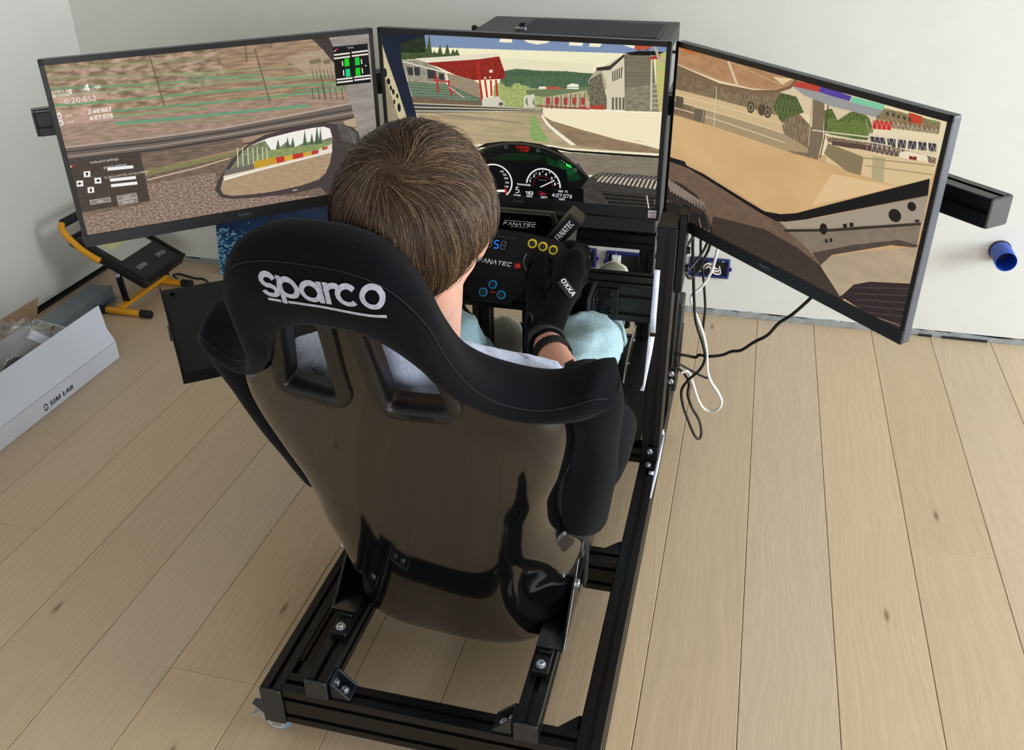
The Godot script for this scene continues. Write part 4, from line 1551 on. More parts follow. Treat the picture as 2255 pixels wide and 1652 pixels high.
	L("e8dcc4a0", 3, [1582,33,1573,155])
	L("e8dcc4a0", 3, [1565,41,1631,140])
	L("e8dcc4a0", 3, [1603,31,1593,151])
	P("7c6c58", [932,16,995,9,1027,214,1017,307,953,311,955,178])
	L("4c4034", 6, [1023,22,1034,212,1028,304])
	L("b8a484", 7, [932,18,951,270])
	L("d8ccb0", 5, [314,138,322,337])
	L("b8a890", 5, [235,246,233,360])
	L("e2d4b8", 5, [959,195,1267,146])
	L("d8cab0", 5, [1028,195,1379,154])
	P("b8463c", [823,2,967,-2,968,24,807,32])
	P("55439a", [967,-2,1029,-3,1139,4,1135,26,1015,26,967,22])
	P("7fc8a0", [1139,4,1311,1,1309,24,1141,28])
	P("9a9a98", [807,32,968,24,1141,28,1309,24,1277,60,1047,68,884,57])
	P("b98f66", [-62,-10,824,-3,808,34,715,70,563,95,327,106,-34,87])
	N("b88d64", "a87f5a", 0.01, 0.02, 0, [-45,-3,802,4,783,34,690,68,536,91,325,96,-19,74])
	P("d9c09c", [369,3,385,-1,469,101,449,105])
	L("d0b08a", 3, [390,2,735,40])
	P("e6c8a0", [680,15,801,1,747,38])
	L("7a6448", 15, [-32,97,330,125,566,108,716,76,796,38,827,-4])
	P("c06a38", [-28,-1,162,1,103,21])
	N("d6b07f", "cda775", 0.002, 0.004, 0, [-34,356,318,338,789,328,1211,318,1445,307,1234,423,919,606,795,643,657,633,403,598,130,581,-23,591])
	P("e0be90", [1107,354,1445,307,1234,423,1027,529])
	N("766050", "6c5848", 0.01, 0.02, 0, [-37,618,148,598,406,618,687,649,907,680,1127,778,1277,876,1298,918,-6,877])
	P("1f1d1c", [-26,594,121,581,145,599,279,603,452,625,631,647,744,656,847,635,942,597,1582,231,1590,298,1061,576,927,648,828,678,720,674,440,640,167,609,-19,618])
	N("463a33", "40362f", 0.02, 0.02, 0, [388,805,760,744,974,757,1141,793,1292,890,1277,927,849,934,371,908])
	P("2a2624", [-9,854,226,799,342,816,402,897,-2,911])
	N("3c3430", "332c28", 0.02, 0.04, 0, [-25,718,113,710,249,734,331,797,296,832,-10,842])
	P("8a7a6c", [-13,732,16,711,52,769,26,789])
	P("8a7a6c", [16,733,45,716,76,773,53,790])
	P("8a7a6c", [44,735,73,721,101,777,79,791])
	P("8a7a6c", [72,736,101,726,126,780,105,792])
	P("8a7a6c", [100,738,129,731,150,784,131,792])
	P("8a7a6c", [127,740,157,736,174,787,156,793])
	P("8a7a6c", [154,741,184,741,198,791,182,794])
	P("8a7a6c", [181,743,212,745,222,794,207,795])
	P("8a7a6c", [208,744,239,750,245,798,232,796])
	P("8a7a6c", [235,746,265,755,269,801,256,796])
	P("8a7a6c", [261,747,292,760,292,805,281,797])
	P("8a7a6c", [287,749,318,764,315,808,305,798])
	L("c9b8a4", 4, [279,855,306,903])
	T("A", "b0a090", 12, 330, 900, false, 1, 0)
	L("55483e", 9, [303,773,356,856,379,905])
	N("8a7c6b", "807262", 0.01, 0.02, 0, [854,674,928,652,1062,580,1590,298,1589,425,1592,511,1507,525,1280,630,1072,750,925,704])
	P("a39684", [854,674,1062,580,1587,304,1596,414,1264,560,910,694])
	L("3c322c", 13, [886,706,1161,603,1362,516,1588,419])
	L("9a8a78", 4, [897,692,1360,509,1586,413])
	E("26221f", 1113, 615, 22.1, 26.8, 0)
	E("26221f", 1462, 428, 30.9, 27.6, 0)
	E("26221f", 1530, 365, 20.4, 18.7, 0)
	P("26221f", [1213,555,1233,545,1239,562,1219,571])
	P("26221f", [1246,538,1266,529,1272,546,1252,555])
	P("26221f", [1131,658,1145,652,1151,668,1136,675])
	P("26221f", [1156,645,1169,639,1175,655,1160,662])
	P("26221f", [1556,415,1575,406,1579,416,1560,423])
	N("5c4f46", "4a3f38", 0.2, 0.02, 0, [1072,750,1280,630,1506,521,1596,510,1595,523,1475,556,1184,716,1134,786])
	N("b8a489", "ab987f", 0.004, 0.01, 0, [1132,792,1176,729,1288,665,1594,519,1604,677,1397,760,1319,808,1269,890])
	N("3c3030", "2e2526", 0.004, 0.06, 0, [1274,888,1329,804,1407,756,1605,681,1624,922,1452,907])
	L("4c3e3c", 6, [1322,822,1601,706])
	L("4c3e3c", 6, [1339,844,1603,738])
	L("4c3e3c", 6, [1355,867,1605,771])
	L("4c3e3c", 6, [1371,889,1607,804])
	L("4c3e3c", 6, [1387,912,1609,837])
	L("4c3e3c", 6, [1403,935,1611,870])
	L("8a7468", 5, [1431,911,1524,893,1614,883])
	L("8a7468", 5, [1436,931,1528,912,1618,899])
	return ImageTexture.create_from_image(pic)

# ------------------------------------------------------------------ bucket seat (local axes: y up the back, z out of its rear)
const SHELL_W := [[-0.09, 0.175], [-0.03, 0.210], [0.05, 0.220], [0.15, 0.217], [0.25, 0.206], [0.34, 0.198], [0.42, 0.207], [0.5, 0.228], [0.58, 0.238], [0.64, 0.230], [0.70, 0.196], [0.74, 0.162], [0.78, 0.136], [0.84, 0.112], [0.9, 0.09]]
const SHELL_N := [[-0.09, -0.17], [-0.05, -0.07], [-0.02, -0.012], [0.02, 0.026], [0.06, 0.042], [0.12, 0.046], [0.2, 0.042], [0.30, 0.031], [0.4, 0.018], [0.5, 0.008], [0.6, 0.004], [0.75, 0.0], [0.9, -0.012]]
const SHELL_D := [[-0.09, 0.09], [0.03, 0.15], [0.13, 0.19], [0.24, 0.15], [0.34, 0.125], [0.45, 0.12], [0.55, 0.115], [0.62, 0.11], [0.68, 0.105], [0.74, 0.095], [0.8, 0.075], [0.9, 0.04]]

func shell_at(u: float, s: float, off := 0.0) -> Vector3:
	var a := absf(u)
	var w := look(SHELL_W, s) - off * 0.6
	var x := w * (sin(a * PI / 2) * 0.55 + a * 0.45 + 0.0)
	x = w * pow(sin(minf(a, 1.0) * PI / 2), 0.92)
	var k := pow(a, 2.6)
	# a shallow valley where the hip wings leave the back
	var valley := 0.022 * exp(-pow((a - 0.62) / 0.16, 2)) * smoothstep(0.33, 0.2, s) * smoothstep(-0.02, 0.1, s)
	return Vector3(x * signf(u), s, look(SHELL_N, s) - look(SHELL_D, s) * k - valley - off)

func hole_shape(side: float) -> PackedVector2Array:
	var q := [Vector2(0.014, 0.852), Vector2(0.094, 0.842), Vector2(0.122, 0.692), Vector2(0.022, 0.690)]
	var out := PackedVector2Array()
	for i in 4:   # rounded corners
		var p: Vector2 = q[i]
		var a: Vector2 = p + (q[(i + 3) % 4] - p).normalized() * 0.026
		var b: Vector2 = p + (q[(i + 1) % 4] - p).normalized() * 0.026
		for k in 7:
			var t := k / 6.0
			out.append(a.lerp(p, t).lerp(p.lerp(b, t), t))
	for i in out.size():
		out[i].x *= side
	if side > 0:
		out.reverse()
	return out

func shell_n(x: float, s: float) -> float:   # depth of the shell's rear at a place
	var w := look(SHELL_W, s)
	var a := asin(clampf(pow(absf(x) / w, 1.0 / 0.92), 0, 1)) / (PI / 2)
	return shell_at(a, s).z

func shell_sheet(off: float, s0: float, s1: float, nu: int, ns: int, holes: Array) -> SurfaceTool:
	var st := mb()
	st.set_smooth_group(0)
	var rows := []
	for j in ns + 1:
		var row := PackedVector3Array()
		for i in nu + 1:
			row.append(shell_at(-1.0 + 2.0 * i / nu, lerpf(s0, s1, float(j) / ns), off))
		rows.append(row)
	for j in ns:
		for i in nu:
			var m: Vector3 = (rows[j][i] + rows[j + 1][i + 1]) / 2
			var cut: bool = m.y > look(COVER_MID, absf(m.x)) - 0.004
			for h in holes:
				if Geometry2D.is_point_in_polygon(Vector2(m.x, m.y), h):
					cut = true
			if not cut:
				quad(st, rows[j][i], rows[j + 1][i], rows[j + 1][i + 1], rows[j][i + 1])
	return st

const COVER := [[0.0, 0.858, 0.0, 0.972, 0.012], [0.033, 0.854, 0.048, 0.968, 0.011], [0.066, 0.838, 0.092, 0.950, 0.011], [0.094, 0.805, 0.122, 0.900, 0.009], [0.112, 0.762, 0.134, 0.828, 0.003], [0.132, 0.728, 0.149, 0.762, -0.008],
	[0.162, 0.690, 0.172, 0.718, -0.023], [0.2, 0.666, 0.208, 0.695, -0.037], [0.234, 0.653, 0.242, 0.692, -0.052], [0.262, 0.648, 0.268, 0.696, -0.066], [0.278, 0.652, 0.283, 0.685, -0.078], [0.289, 0.660, 0.292, 0.674, -0.087]]
const COVER_MID := [[0.0, 0.925], [0.05, 0.915], [0.09, 0.87], [0.118, 0.79], [0.138, 0.735], [0.166, 0.690], [0.204, 0.660], [0.24, 0.650], [0.32, 0.650]]

func cover_station(t: float) -> Array:   # t -1..1 along the band; returns lower point, upper point, depth
	var a := absf(t) * (COVER.size() - 1)
	var v := []
	for c in 5:
		var tab := []
		for i in COVER.size():
			tab.append([float(i), COVER[i][c]])
		v.append(look(tab, a))
	var g := signf(t) if t != 0 else 1.0
	return [Vector2(v[0] * g, v[1]), Vector2(v[2] * g, v[3]), v[4], absf(t)]

func cover_rear(x: float, s: float) -> float:   # depth of the padded head part's rear face
	var best := 1e9
	var n := 0.0
	for k in 121:
		var st := cover_station(-0.6 + k / 100.0)
		var a: Vector2 = st[0]
		var b: Vector2 = st[1]
		var f := clampf((Vector2(x, s) - a).dot(b - a) / (b - a).length_squared(), 0, 1)
		var d := a.lerp(b, f).distance_to(Vector2(x, s))
		if d < best:
			best = d
			n = st[2] + look([[0.0, 0.003], [0.2, 0.011], [0.45, 0.014], [0.7, 0.011], [0.9, 0.0], [1.0, -0.01]], f)
	return n

func racing_seat() -> void:
	M.gelcoat = mat(Color(0.036, 0.036, 0.037), 0.07, 0.0, 0.5)
	M.gelcoat.clearcoat_enabled = true
	M.gelcoat.clearcoat = 0.25
	M.gelcoat.clearcoat_roughness = 0.04
	M.velour = fabric(Color(0.052, 0.055, 0.070), 0.95, 900.0, 0.25, 0.05)
	M.velour_dark = fabric(Color(0.05, 0.052, 0.062), 0.95, 900.0, 0.2, 0.04)
	M.grommet = mat(Color(0.035, 0.037, 0.042), 0.42, 0.0, 0.5)
	M.embroidery = fabric(Color(0.72, 0.72, 0.78), 0.6, 900.0, 0.2, 0.06)
	M.stitch = mat(Color(0.02, 0.02, 0.025), 0.9)
	var t := thing("racing_seat", "black bucket seat with glossy shell, two framed strap holes and padded shoulder wings", "racing seat", Vector3(-0.415, 0.12, -1.16))
	t.basis = Basis(Vector3(1, 0, 0), deg_to_rad(23)) * Basis(Vector3(0, 1, 0), deg_to_rad(-2.8))
	var holes := [hole_shape(-1.0), hole_shape(1.0)]
	put("shell", shell_sheet(0.0, -0.09, 0.9, 96, 150, holes), M.gelcoat, t)
	put("lining", shell_sheet(0.03, -0.03, 0.62, 60, 80, []), M.velour_dark, t)
	# rim that closes the shell's edge towards the padding
	var s := mb()
	s.set_smooth_group(0)
	for g in [-1.0, 1.0]:
		var rings := []
		for j in 61:
			var v := lerpf(-0.09, 0.63, j / 60.0)
			var p := shell_at(g, v)
			var q := shell_at(g, v, 0.03)
			rings.append(PackedVector3Array([p + Vector3(g * 0.002, 0, 0.004), p + Vector3(g * 0.004, 0, -0.012), q + Vector3(g * 0.004, 0, -0.03), q + Vector3(-g * 0.006, 0, -0.02), p + Vector3(-g * 0.006, 0, 0.0)]))
		skin(s, rings, false, true)
	put("edge_trim", s, M.stitch, t)
	# frames of the two strap holes
	for h in holes:
		s = mb()
		s.set_smooth_group(0)
		var rings := []
		var mid := Vector2.ZERO
		for p in h:
			mid += p / h.size()
		for i in h.size():
			var p: Vector2 = h[i]
			var e1: Vector2 = (p - h[(i + h.size() - 1) % h.size()]).normalized()
			var e2: Vector2 = (h[(i + 1) % h.size()] - p).normalized()
			var d: Vector2 = (e1 + e2).normalized()
			var out := Vector2(d.y, -d.x)
			if out.dot(p - mid) < 0:
				out = -out
			var ring := PackedVector3Array()
			for c in [[0.007, -0.004], [0.007, 0.004], [0.003, 0.0095], [-0.005, 0.0105], [-0.009, 0.0095], [-0.0130, 0.005], [-0.0138, -0.002], [-0.0148, -0.022], [-0.0110, -0.022]]:
				var q: Vector2 = p + out * c[0]
				ring.append(Vector3(q.x, q.y, shell_n(p.x, p.y) + c[1]))
			rings.append(ring)
		skin(s, rings, true)
		put("strap_hole_frame", s, M.grommet, t)
	# small moulded wordmark under the right-hand hole
	s = mb()
	lettering(s, letters("sparco", 0.0062, true, 0.0, 1.3), Transform3D(Basis(Vector3(0, 0, 1), 0.03), Vector3(0.075, 0.6985, shell_n(0.075, 0.69) + 0.0104)), 0.0004)
	put("moulded_wordmark", s, M.velour, t)
	# padded cover over the top and shoulders
	s = mb()
	s.set_smooth_group(0)
	var rings := []
	var nt := 120
	for i in nt + 1:
		var st := cover_station(-1.0 + 2.0 * i / nt)
		var a: Vector2 = st[0]
		var b: Vector2 = st[1]
		var n: float = st[2]
		var w: float = st[3]
		var th := lerpf(0.062, 0.066, smoothstep(0.35, 0.8, w)) * (1.0 - 0.45 * smoothstep(0.9, 1.0, w))
		var sec := [[0.02, n - 0.02], [-0.01, n - 0.006], [0.0, n + 0.003], [0.2, n + 0.011], [0.45, n + 0.014], [0.7, n + 0.011], [0.9, n - 0.002], [1.0, n - th * 0.3], [0.97, n - th * 0.7], [0.85, n - th * 0.95], [0.5, n - th * 1.02], [0.15, n - th * 0.95], [0.03, n - th * 0.6]]
		var pts := []
		for c in sec:
			var q: Vector2 = a.lerp(b, c[0])
			var nar := 1.0 - 0.20 * smoothstep(0.0, 0.06, n - c[1]) * (1.0 - smoothstep(0.42, 0.62, w))
			pts.append(Vector3(q.x * nar, q.y, c[1]))
		var ring := PackedVector3Array()
		for k in pts.size():
			for f in 2:
				ring.append(pts[k].cubic_interpolate(pts[(k + 1) % pts.size()], pts[(k + pts.size() - 1) % pts.size()], pts[(k + 2) % pts.size()], f / 2.0))
		rings.append(ring)
	skin(s, rings, false, true)
	var cover := put("headrest_cover", s, M.velour, t)
	# seams
	s = mb()
	var seam := PackedVector3Array()
	for i in 101:
		var st := cover_station(-0.94 + 1.88 * i / 100.0)
		var q: Vector2 = st[0].lerp(st[1], 0.86)
		seam.append(Vector3(q.x, q.y, st[2] + 0.0035))
	tube(s, seam, 0.0008, 5)
	put("seam", s, M.stitch, cover)
	# embroidered wordmark
	s = mb()
	s.set_smooth_group(0)
	var mark := wordmark_round()
	for i in range(0, mark.size(), 3):
		var p := []
		for k in 3:
			var x: float = mark[i + k].x * 0.87 + 0.016
			var y: float = mark[i + k].y * 0.93 + 0.929
			p.append(Vector3(x, y, cover_rear(x, y) + 0.0026))
		tri(s, p[0], p[1], p[2])
	put("embroidered_wordmark", s, M.embroidery, cover)
	# side bolsters down the flanks, hip pads and the seat base
	for g in [-1.0, 1.0]:
		s = mb()
		var path := curve([Vector3(g * 0.252, 0.655, -0.118), Vector3(g * 0.257, 0.59, -0.115), Vector3(g * 0.256, 0.50, -0.115), Vector3(g * 0.247, 0.41, -0.12), Vector3(g * 0.232, 0.335, -0.126), Vector3(g * 0.221, 0.28, -0.13), Vector3(g * 0.215, 0.252, -0.13)], 6)
		if g < 0:
			for i in path.size():
				path[i] += Vector3(-0.012, 0, 0.010)
		var rr := []
		for i in path.size():
			var f := float(i) / (path.size() - 1)
			rr.append(look([[0.0, 0.036], [0.12, 0.036], [0.3, 0.029], [0.55, 0.033], [0.75, 0.039], [0.9, 0.040], [1.0, 0.036]], f) * sqrt(clampf((1.03 - f) * 8.0, 0.0, 1.0)))
		tube(s, path, rr, 18, false, 1.15)
		put("side_bolster", s, M.velour, t)
		s = mb()
		path = curve([Vector3(g * 0.213, 0.25, -0.20), Vector3(g * 0.224, 0.215, -0.27), Vector3(g * 0.221, 0.165, -0.34), Vector3(g * 0.214, 0.11, -0.41), Vector3(g * 0.208, 0.06, -0.46)], 6)
		rr = []
		for i in path.size():
			var f := float(i) / (path.size() - 1)
			rr.append(0.044 * sqrt(clampf((1.03 - f) * 6.0, 0.0, 1.0)) * sqrt(clampf((f + 0.06) * 5.0, 0, 1)))
		tube(s, path, rr, 16)
		put("leg_bolster", s, M.velour, t)
	s = mb()
	s.set_smooth_group(0)
	rings = []
	for i in 15:
		var f := i / 14.0
		var z := lerpf(-0.14, -0.66, f)
		var y := lerpf(0.03, -0.10, f)
		var ring := PackedVector3Array()
		var hh := 0.05 * sqrt(clampf(minf(f, 1.0 - f) * 9.0 + 0.15, 0, 1))
		for k in 20:
			var a := TAU * k / 20
			ring.append(Vector3(0.20 * signf(cos(a)) * pow(absf(cos(a)), 0.5), y + hh * signf(sin(a)) * pow(absf(sin(a)), 0.6), z))
		rings.append(ring)
	skin(s, rings, false, true)
	put("seat_base", s, M.velour_dark, t)
	# black moulded strap guide low on the right flank
	s = mb()
	extrude(s, rect(0.034, 0.058, 0.01, 4), -0.02, 0.02, 0.004, Transform3D(Basis(Vector3(0, 1, 0), 0.9) * Basis(Vector3(0, 0, 1), 0.35), Vector3(0.192, 0.262, -0.088)))
	put("strap_guide", s, M.plastic, t)
	# steel side mounts and sliders, upright in the world
	var w := Node3D.new()
	w.name = "seat_mount"
	t.add_child(w)
	w.transform = t.transform.affine_inverse()
	for g in [-1.0, 1.0]:
		var x: float = -0.4025 + g * 0.207
		s = mb()
		extrude(s, PackedVector2Array([Vector2(1.075, 0.192), Vector2(1.52, 0.192), Vector2(1.53, 0.24), Vector2(1.32, 0.285), Vector2(1.235, 0.32), Vector2(1.18, 0.27), Vector2(1.10, 0.205)]), -0.0025, 0.0025, 0.0006, Transform3D(Basis(Vector3(0, 0, -1), Vector3(0, 1, 0), Vector3(1, 0, 0)), Vector3(x, 0, 0)))
		extrude(s, PackedVector2Array([Vector2(1.075, -0.0), Vector2(1.52, -0.0), Vector2(1.52, 0.04), Vector2(1.075, 0.045)]), 0.189, 0.194, 0.0006, Transform3D(Basis(Vector3(0, 0, -1), Vector3(-g, 0, 0), Vector3(0, 1, 0)) , Vector3(x, 0, 0)))
		put("side_mount", s, mat(Color(0.03, 0.03, 0.033), 0.22, 0, 0.6), w)
		s = mb()
		box(s, Vector3(-0.4025 + g * 0.1775, 0.177, -1.25), Vector3(0.03, 0.014, 0.44), 0.002)
		box(s, Vector3(-0.4025 + g * 0.1775, 0.185, -1.27), Vector3(0.022, 0.008, 0.40), 0.002)
		put("slider", s, M.steel_black, w)
		bolt(Vector3(-0.4025 + g * 0.1775, 0.184, -1.045), Vector3.UP, 0.0065, w)
		bolt(Vector3(x + g * 0.0025, 0.262, -1.165), Vector3(g, 0, 0), 0.008, w)
		s = mb()
		var loop := PackedVector3Array()
		for k in 24:
			var a := TAU * k / 24
			loop.append(Vector3(x + g * 0.004, 0.300 + 0.024 * sin(a), -1.235 - 0.018 * cos(a) - 0.012 * sin(a)))
		tube(s, loop, 0.0035, 6, true)
		put("mount_slot", s, M.cap, w)

# rounded lower-case wordmark with its wavy underline, about 0.145 m wide
func wordmark_round() -> PackedVector2Array:
	var out := PackedVector2Array()
	var k := 0.0145          # bowl height / 2
	var w := 0.0066
	var x := -0.066
	# s
	var c := Vector2(x, 0)
	out.append_array(stroke(arc(c + Vector2(0, k * 0.42), k * 0.62, 20, 170, 10, 0.78) + arc(c + Vector2(0, k * 0.42), k * 0.62, 180, 262, 5, 0.78) + arc(c + Vector2(0.0005, -k * 0.52), k * 0.62, 88, -90, 9, 0.78) + arc(c + Vector2(0, -k * 0.52), k * 0.62, -100, -168, 5, 0.78), w))
	# p
	c = Vector2(x + 0.0262, 0)
	out.append_array(stroke(arc(c, k * 0.80, 0, 345, 22), w, true))
	out.append_array(stroke([c + Vector2(-k * 0.80, k * 0.98), c + Vector2(-k * 0.80, -k * 1.75)], w))
	# a
	c = Vector2(x + 0.0558, 0)
	out.append_array(stroke(arc(c, k * 0.80, 0, 345, 22), w, true))
	out.append_array(stroke([c + Vector2(k * 0.80, k * 0.98), c + Vector2(k * 0.80, -k * 1.05)], w))
	# r
	c = Vector2(x + 0.0755, 0)
	out.append_array(stroke([c + Vector2(0, k * 0.98), c + Vector2(0, -k * 1.05)], w))
	out.append_array(stroke(arc(c + Vector2(k * 0.72, 0), k * 0.76, 165, 62, 9, 1.02), w))
	# c
	c = Vector2(x + 0.1015, 0)
	out.append_array(stroke(arc(c, k * 0.80, 42, 318, 20), w))
	# o
	c = Vector2(x + 0.1318, 0)
	out.append_array(stroke(arc(c, k * 0.82, 0, 345, 22), w, true))
	# underline in two pieces
	var y := -k * 1.75
	out.append_array(stroke([Vector2(x - 0.008, y + 0.003), Vector2(x + 0.010, y + 0.003)], 0.0042))
	var wave := []
	for i in 21:
		var f := i / 20.0
		wave.append(Vector2(lerpf(x + 0.0195, 0.0795, f), y + 0.0032 + 0.0016 * sin(f * TAU) - 0.002 * f))
	out.append_array(stroke(wave, 0.0042))
	return out

# ------------------------------------------------------------------ smooth bodies: tapered capsules joined by a soft minimum, meshed as surface nets
# bone: [a, b, ra, rb]; cuts: planes [point, normal] that keep the side opposite to the normal
func sdf_at(p: Vector3, a: Vector3, ab: Vector3, l2: float, ra: float, rb: float) -> float:
	var t := clampf((p - a).dot(ab) / l2, 0.0, 1.0)
	return p.distance_to(a + ab * t) - lerpf(ra, rb, t)

func body_mesh(st: SurfaceTool, bones: Array, cell: float, k: float, xf := Transform3D.IDENTITY, cuts := [], wrinkle := 0.0, wf := 12.0, carve := []) -> void:
	var lo := Vector3.ONE * 1e9
	var hi := -lo
	for b in bones:
		for e in 2:
			var r: Vector3 = Vector3.ONE * (b[2 + e] + 3 * cell)
			lo = lo.min(b[e] - r)
			hi = hi.max(b[e] + r)
	var nx := int((hi.x - lo.x) / cell) + 1
	var ny := int((hi.y - lo.y) / cell) + 1
	var nz := int((hi.z - lo.z) / cell) + 1
	var f := PackedFloat32Array()
	f.resize(nx * ny * nz)
	f.fill(1.0)
	var sx := 1
	var sy := nx
	var sz := nx * ny
	for b in bones:
		var a: Vector3 = b[0]
		var ab: Vector3 = b[1] - b[0]
		if ab.length_squared() < 1e-9:
			ab = Vector3(1e-5, 0, 0)
		var l2 := ab.length_squared()
		var m: float = maxf(b[2], b[3]) + k + 2.5 * cell
		var p0: Vector3 = (a.min(b[1]) - Vector3.ONE * m - lo) / cell
		var p1: Vector3 = (a.max(b[1]) + Vector3.ONE * m - lo) / cell
		for z in range(maxi(0, int(p0.z)), mini(nz, int(p1.z) + 2)):
			for y in range(maxi(0, int(p0.y)), mini(ny, int(p1.y) + 2)):
				for x in range(maxi(0, int(p0.x)), mini(nx, int(p1.x) + 2)):
					var d := sdf_at(lo + Vector3(x, y, z) * cell, a, ab, l2, b[2], b[3])
					var at := x + y * sy + z * sz
					var o := f[at]
					var h := maxf(k - absf(d - o), 0.0) / k
					f[at] = minf(d, o) - h * h * k * 0.25
	var nzz := noise(17, wf, 2) if wrinkle > 0 else null
	var lim := cell * 2.2
	if wrinkle > 0 or cuts.size() or carve.size():
		for z in nz:
			for y in ny:
				for x in nx:
					var at := x + y * sy + z * sz
					var v := f[at]
					if absf(v) > 0.08:
						continue
					var p := lo + Vector3(x, y, z) * cell
					if wrinkle > 0:
						v += wrinkle * (absf(nzz.get_noise_3d(p.x, p.y * 1.6, p.z)) * 2.0 - 0.4)
					for c in carve:
						v = maxf(v, -(p.distance_to(c[0]) - c[1]))
					for c in cuts:
						v = maxf(v, (p - c[0]).dot(c[1]))
					f[at] = v
	var vid := {}
	var vp := PackedVector3Array()
	var offs := [0, sx, sy, sx + sy, sz, sz + sx, sz + sy, sz + sx + sy]
	var co := [Vector3(0, 0, 0), Vector3(1, 0, 0), Vector3(0, 1, 0), Vector3(1, 1, 0), Vector3(0, 0, 1), Vector3(1, 0, 1), Vector3(0, 1, 1), Vector3(1, 1, 1)]
	var ed := [[0, 1], [2, 3], [4, 5], [6, 7], [0, 2], [1, 3], [4, 6], [5, 7], [0, 4], [1, 5], [2, 6], [3, 7]]
	for z in nz - 1:
		for y in ny - 1:
			for x in nx - 1:
				var at := x + y * sy + z * sz
				if absf(f[at]) > lim:
					continue
				var neg := 0
				for c in 8:
					if f[at + offs[c]] < 0.0:
						neg += 1
				if neg == 0 or neg == 8:
					continue
				var sum := Vector3.ZERO
				var n := 0
				for e in ed:
					var va := f[at + offs[e[0]]]
					var vb := f[at + offs[e[1]]]
					if (va < 0.0) != (vb < 0.0):
						sum += co[e[0]].lerp(co[e[1]], va / (va - vb))
						n += 1
				vid[at] = vp.size()
				vp.append(xf * (lo + (Vector3(x, y, z) + sum / n) * cell))
	st.set_smooth_group(0)
	for at in vid:
		var v0 := f[at]
		for axis in 3:
			var s1: int = [sx, sy, sz][axis]
			var u: int = [sy, sz, sx][axis]
			var w: int = [sz, sx, sy][axis]
			var v1 := f[at + s1]
			if (v0 < 0.0) == (v1 < 0.0):
				continue
			if not (vid.has(at - u) and vid.has(at - w) and vid.has(at - u - w)):
				continue
			var a := vp[vid[at]]
			var b := vp[vid[at - u]]
			var c := vp[vid[at - u - w]]
			var d := vp[vid[at - w]]
			if v0 < 0.0:
				quad(st, a, d, c, b)
			else:
				quad(st, a, b, c, d)

func field(bones: Array, p: Vector3, k: float) -> float:
	var o := 1.0
	for b in bones:
		var ab: Vector3 = b[1] - b[0]
		var d := sdf_at(p, b[0], ab, maxf(ab.length_squared(), 1e-9), b[2], b[3])
		var h := maxf(k - absf(d - o), 0.0) / k
		o = minf(d, o) - h * h * k * 0.25
	return o

func march(bones: Array, p: Vector3, d: Vector3, k: float) -> Vector3:
	for i in 60:
		var v := field(bones, p, k)
		if v < 0.0003:
			break
		p += d * v * 0.8
	return p

const WHEEL_AT := Vector3(-0.43, 0.66, -1.545)

func wheel_frame() -> Transform3D:
	var b := Basis(Vector3(1, 0, 0), deg_to_rad(-20)) * Basis(Vector3(0, 0, 1), deg_to_rad(-3.4))
	return Transform3D(b, WHEEL_AT)

# a gloved hand closed round the right-hand grip, in the wheel's axes; side -1 mirrors it
func hand_bones(side: float) -> Array:
	var wrist := Vector3(0.138, -0.098, 0.125)
	var out := []
	var ys := [0.046, 0.021, -0.004, -0.027]
	var ls := [0.95, 1.05, 1.0, 0.85]
	for i in 4:
		var y: float = ys[i]
		var l: float = ls[i]
		var r: float = [0.0135, 0.014, 0.0135, 0.0125][i]
		var mcp := Vector3(0.158 - 0.004 * absf(i - 1.3), y - 0.004, 0.036 + 0.004 * i)
		var pip := mcp + Vector3(0.006, 0.012, -0.046) * l
		var dip := pip + Vector3(-0.024, 0.003, -0.016) * l
		var tip := dip + Vector3(-0.021, -0.003, 0.010) * l
		out.append([wrist + Vector3(-0.012 + 0.008 * (3 - i) * 0.6, 0.006 * (1.5 - i), 0), mcp, 0.024, r + 0.0035])
		out.append([mcp, pip, r + 0.003, r + 0.001])
		out.append([pip, dip, r + 0.001, r])
		out.append([dip, tip, r, r - 0.001])
	var t0 := wrist + Vector3(-0.022, 0.022, -0.008)
	var t1 := Vector3(0.100, -0.035, 0.066)
	var t2 := Vector3(0.094, 0.002, 0.052)
	var t3 := Vector3(0.0935, 0.034, 0.040)
	out.append([t0, t1, 0.020, 0.0165])
	out.append([t1, t2, 0.0165, 0.0145])
	out.append([t2, t3, 0.0145, 0.0125])
	out.append([wrist + Vector3(0.008, -0.018, 0.020), wrist, 0.029, 0.028])
	if side < 0:
		for b in out:
			b[0].x = -b[0].x
			b[1].x = -b[1].x
	return out

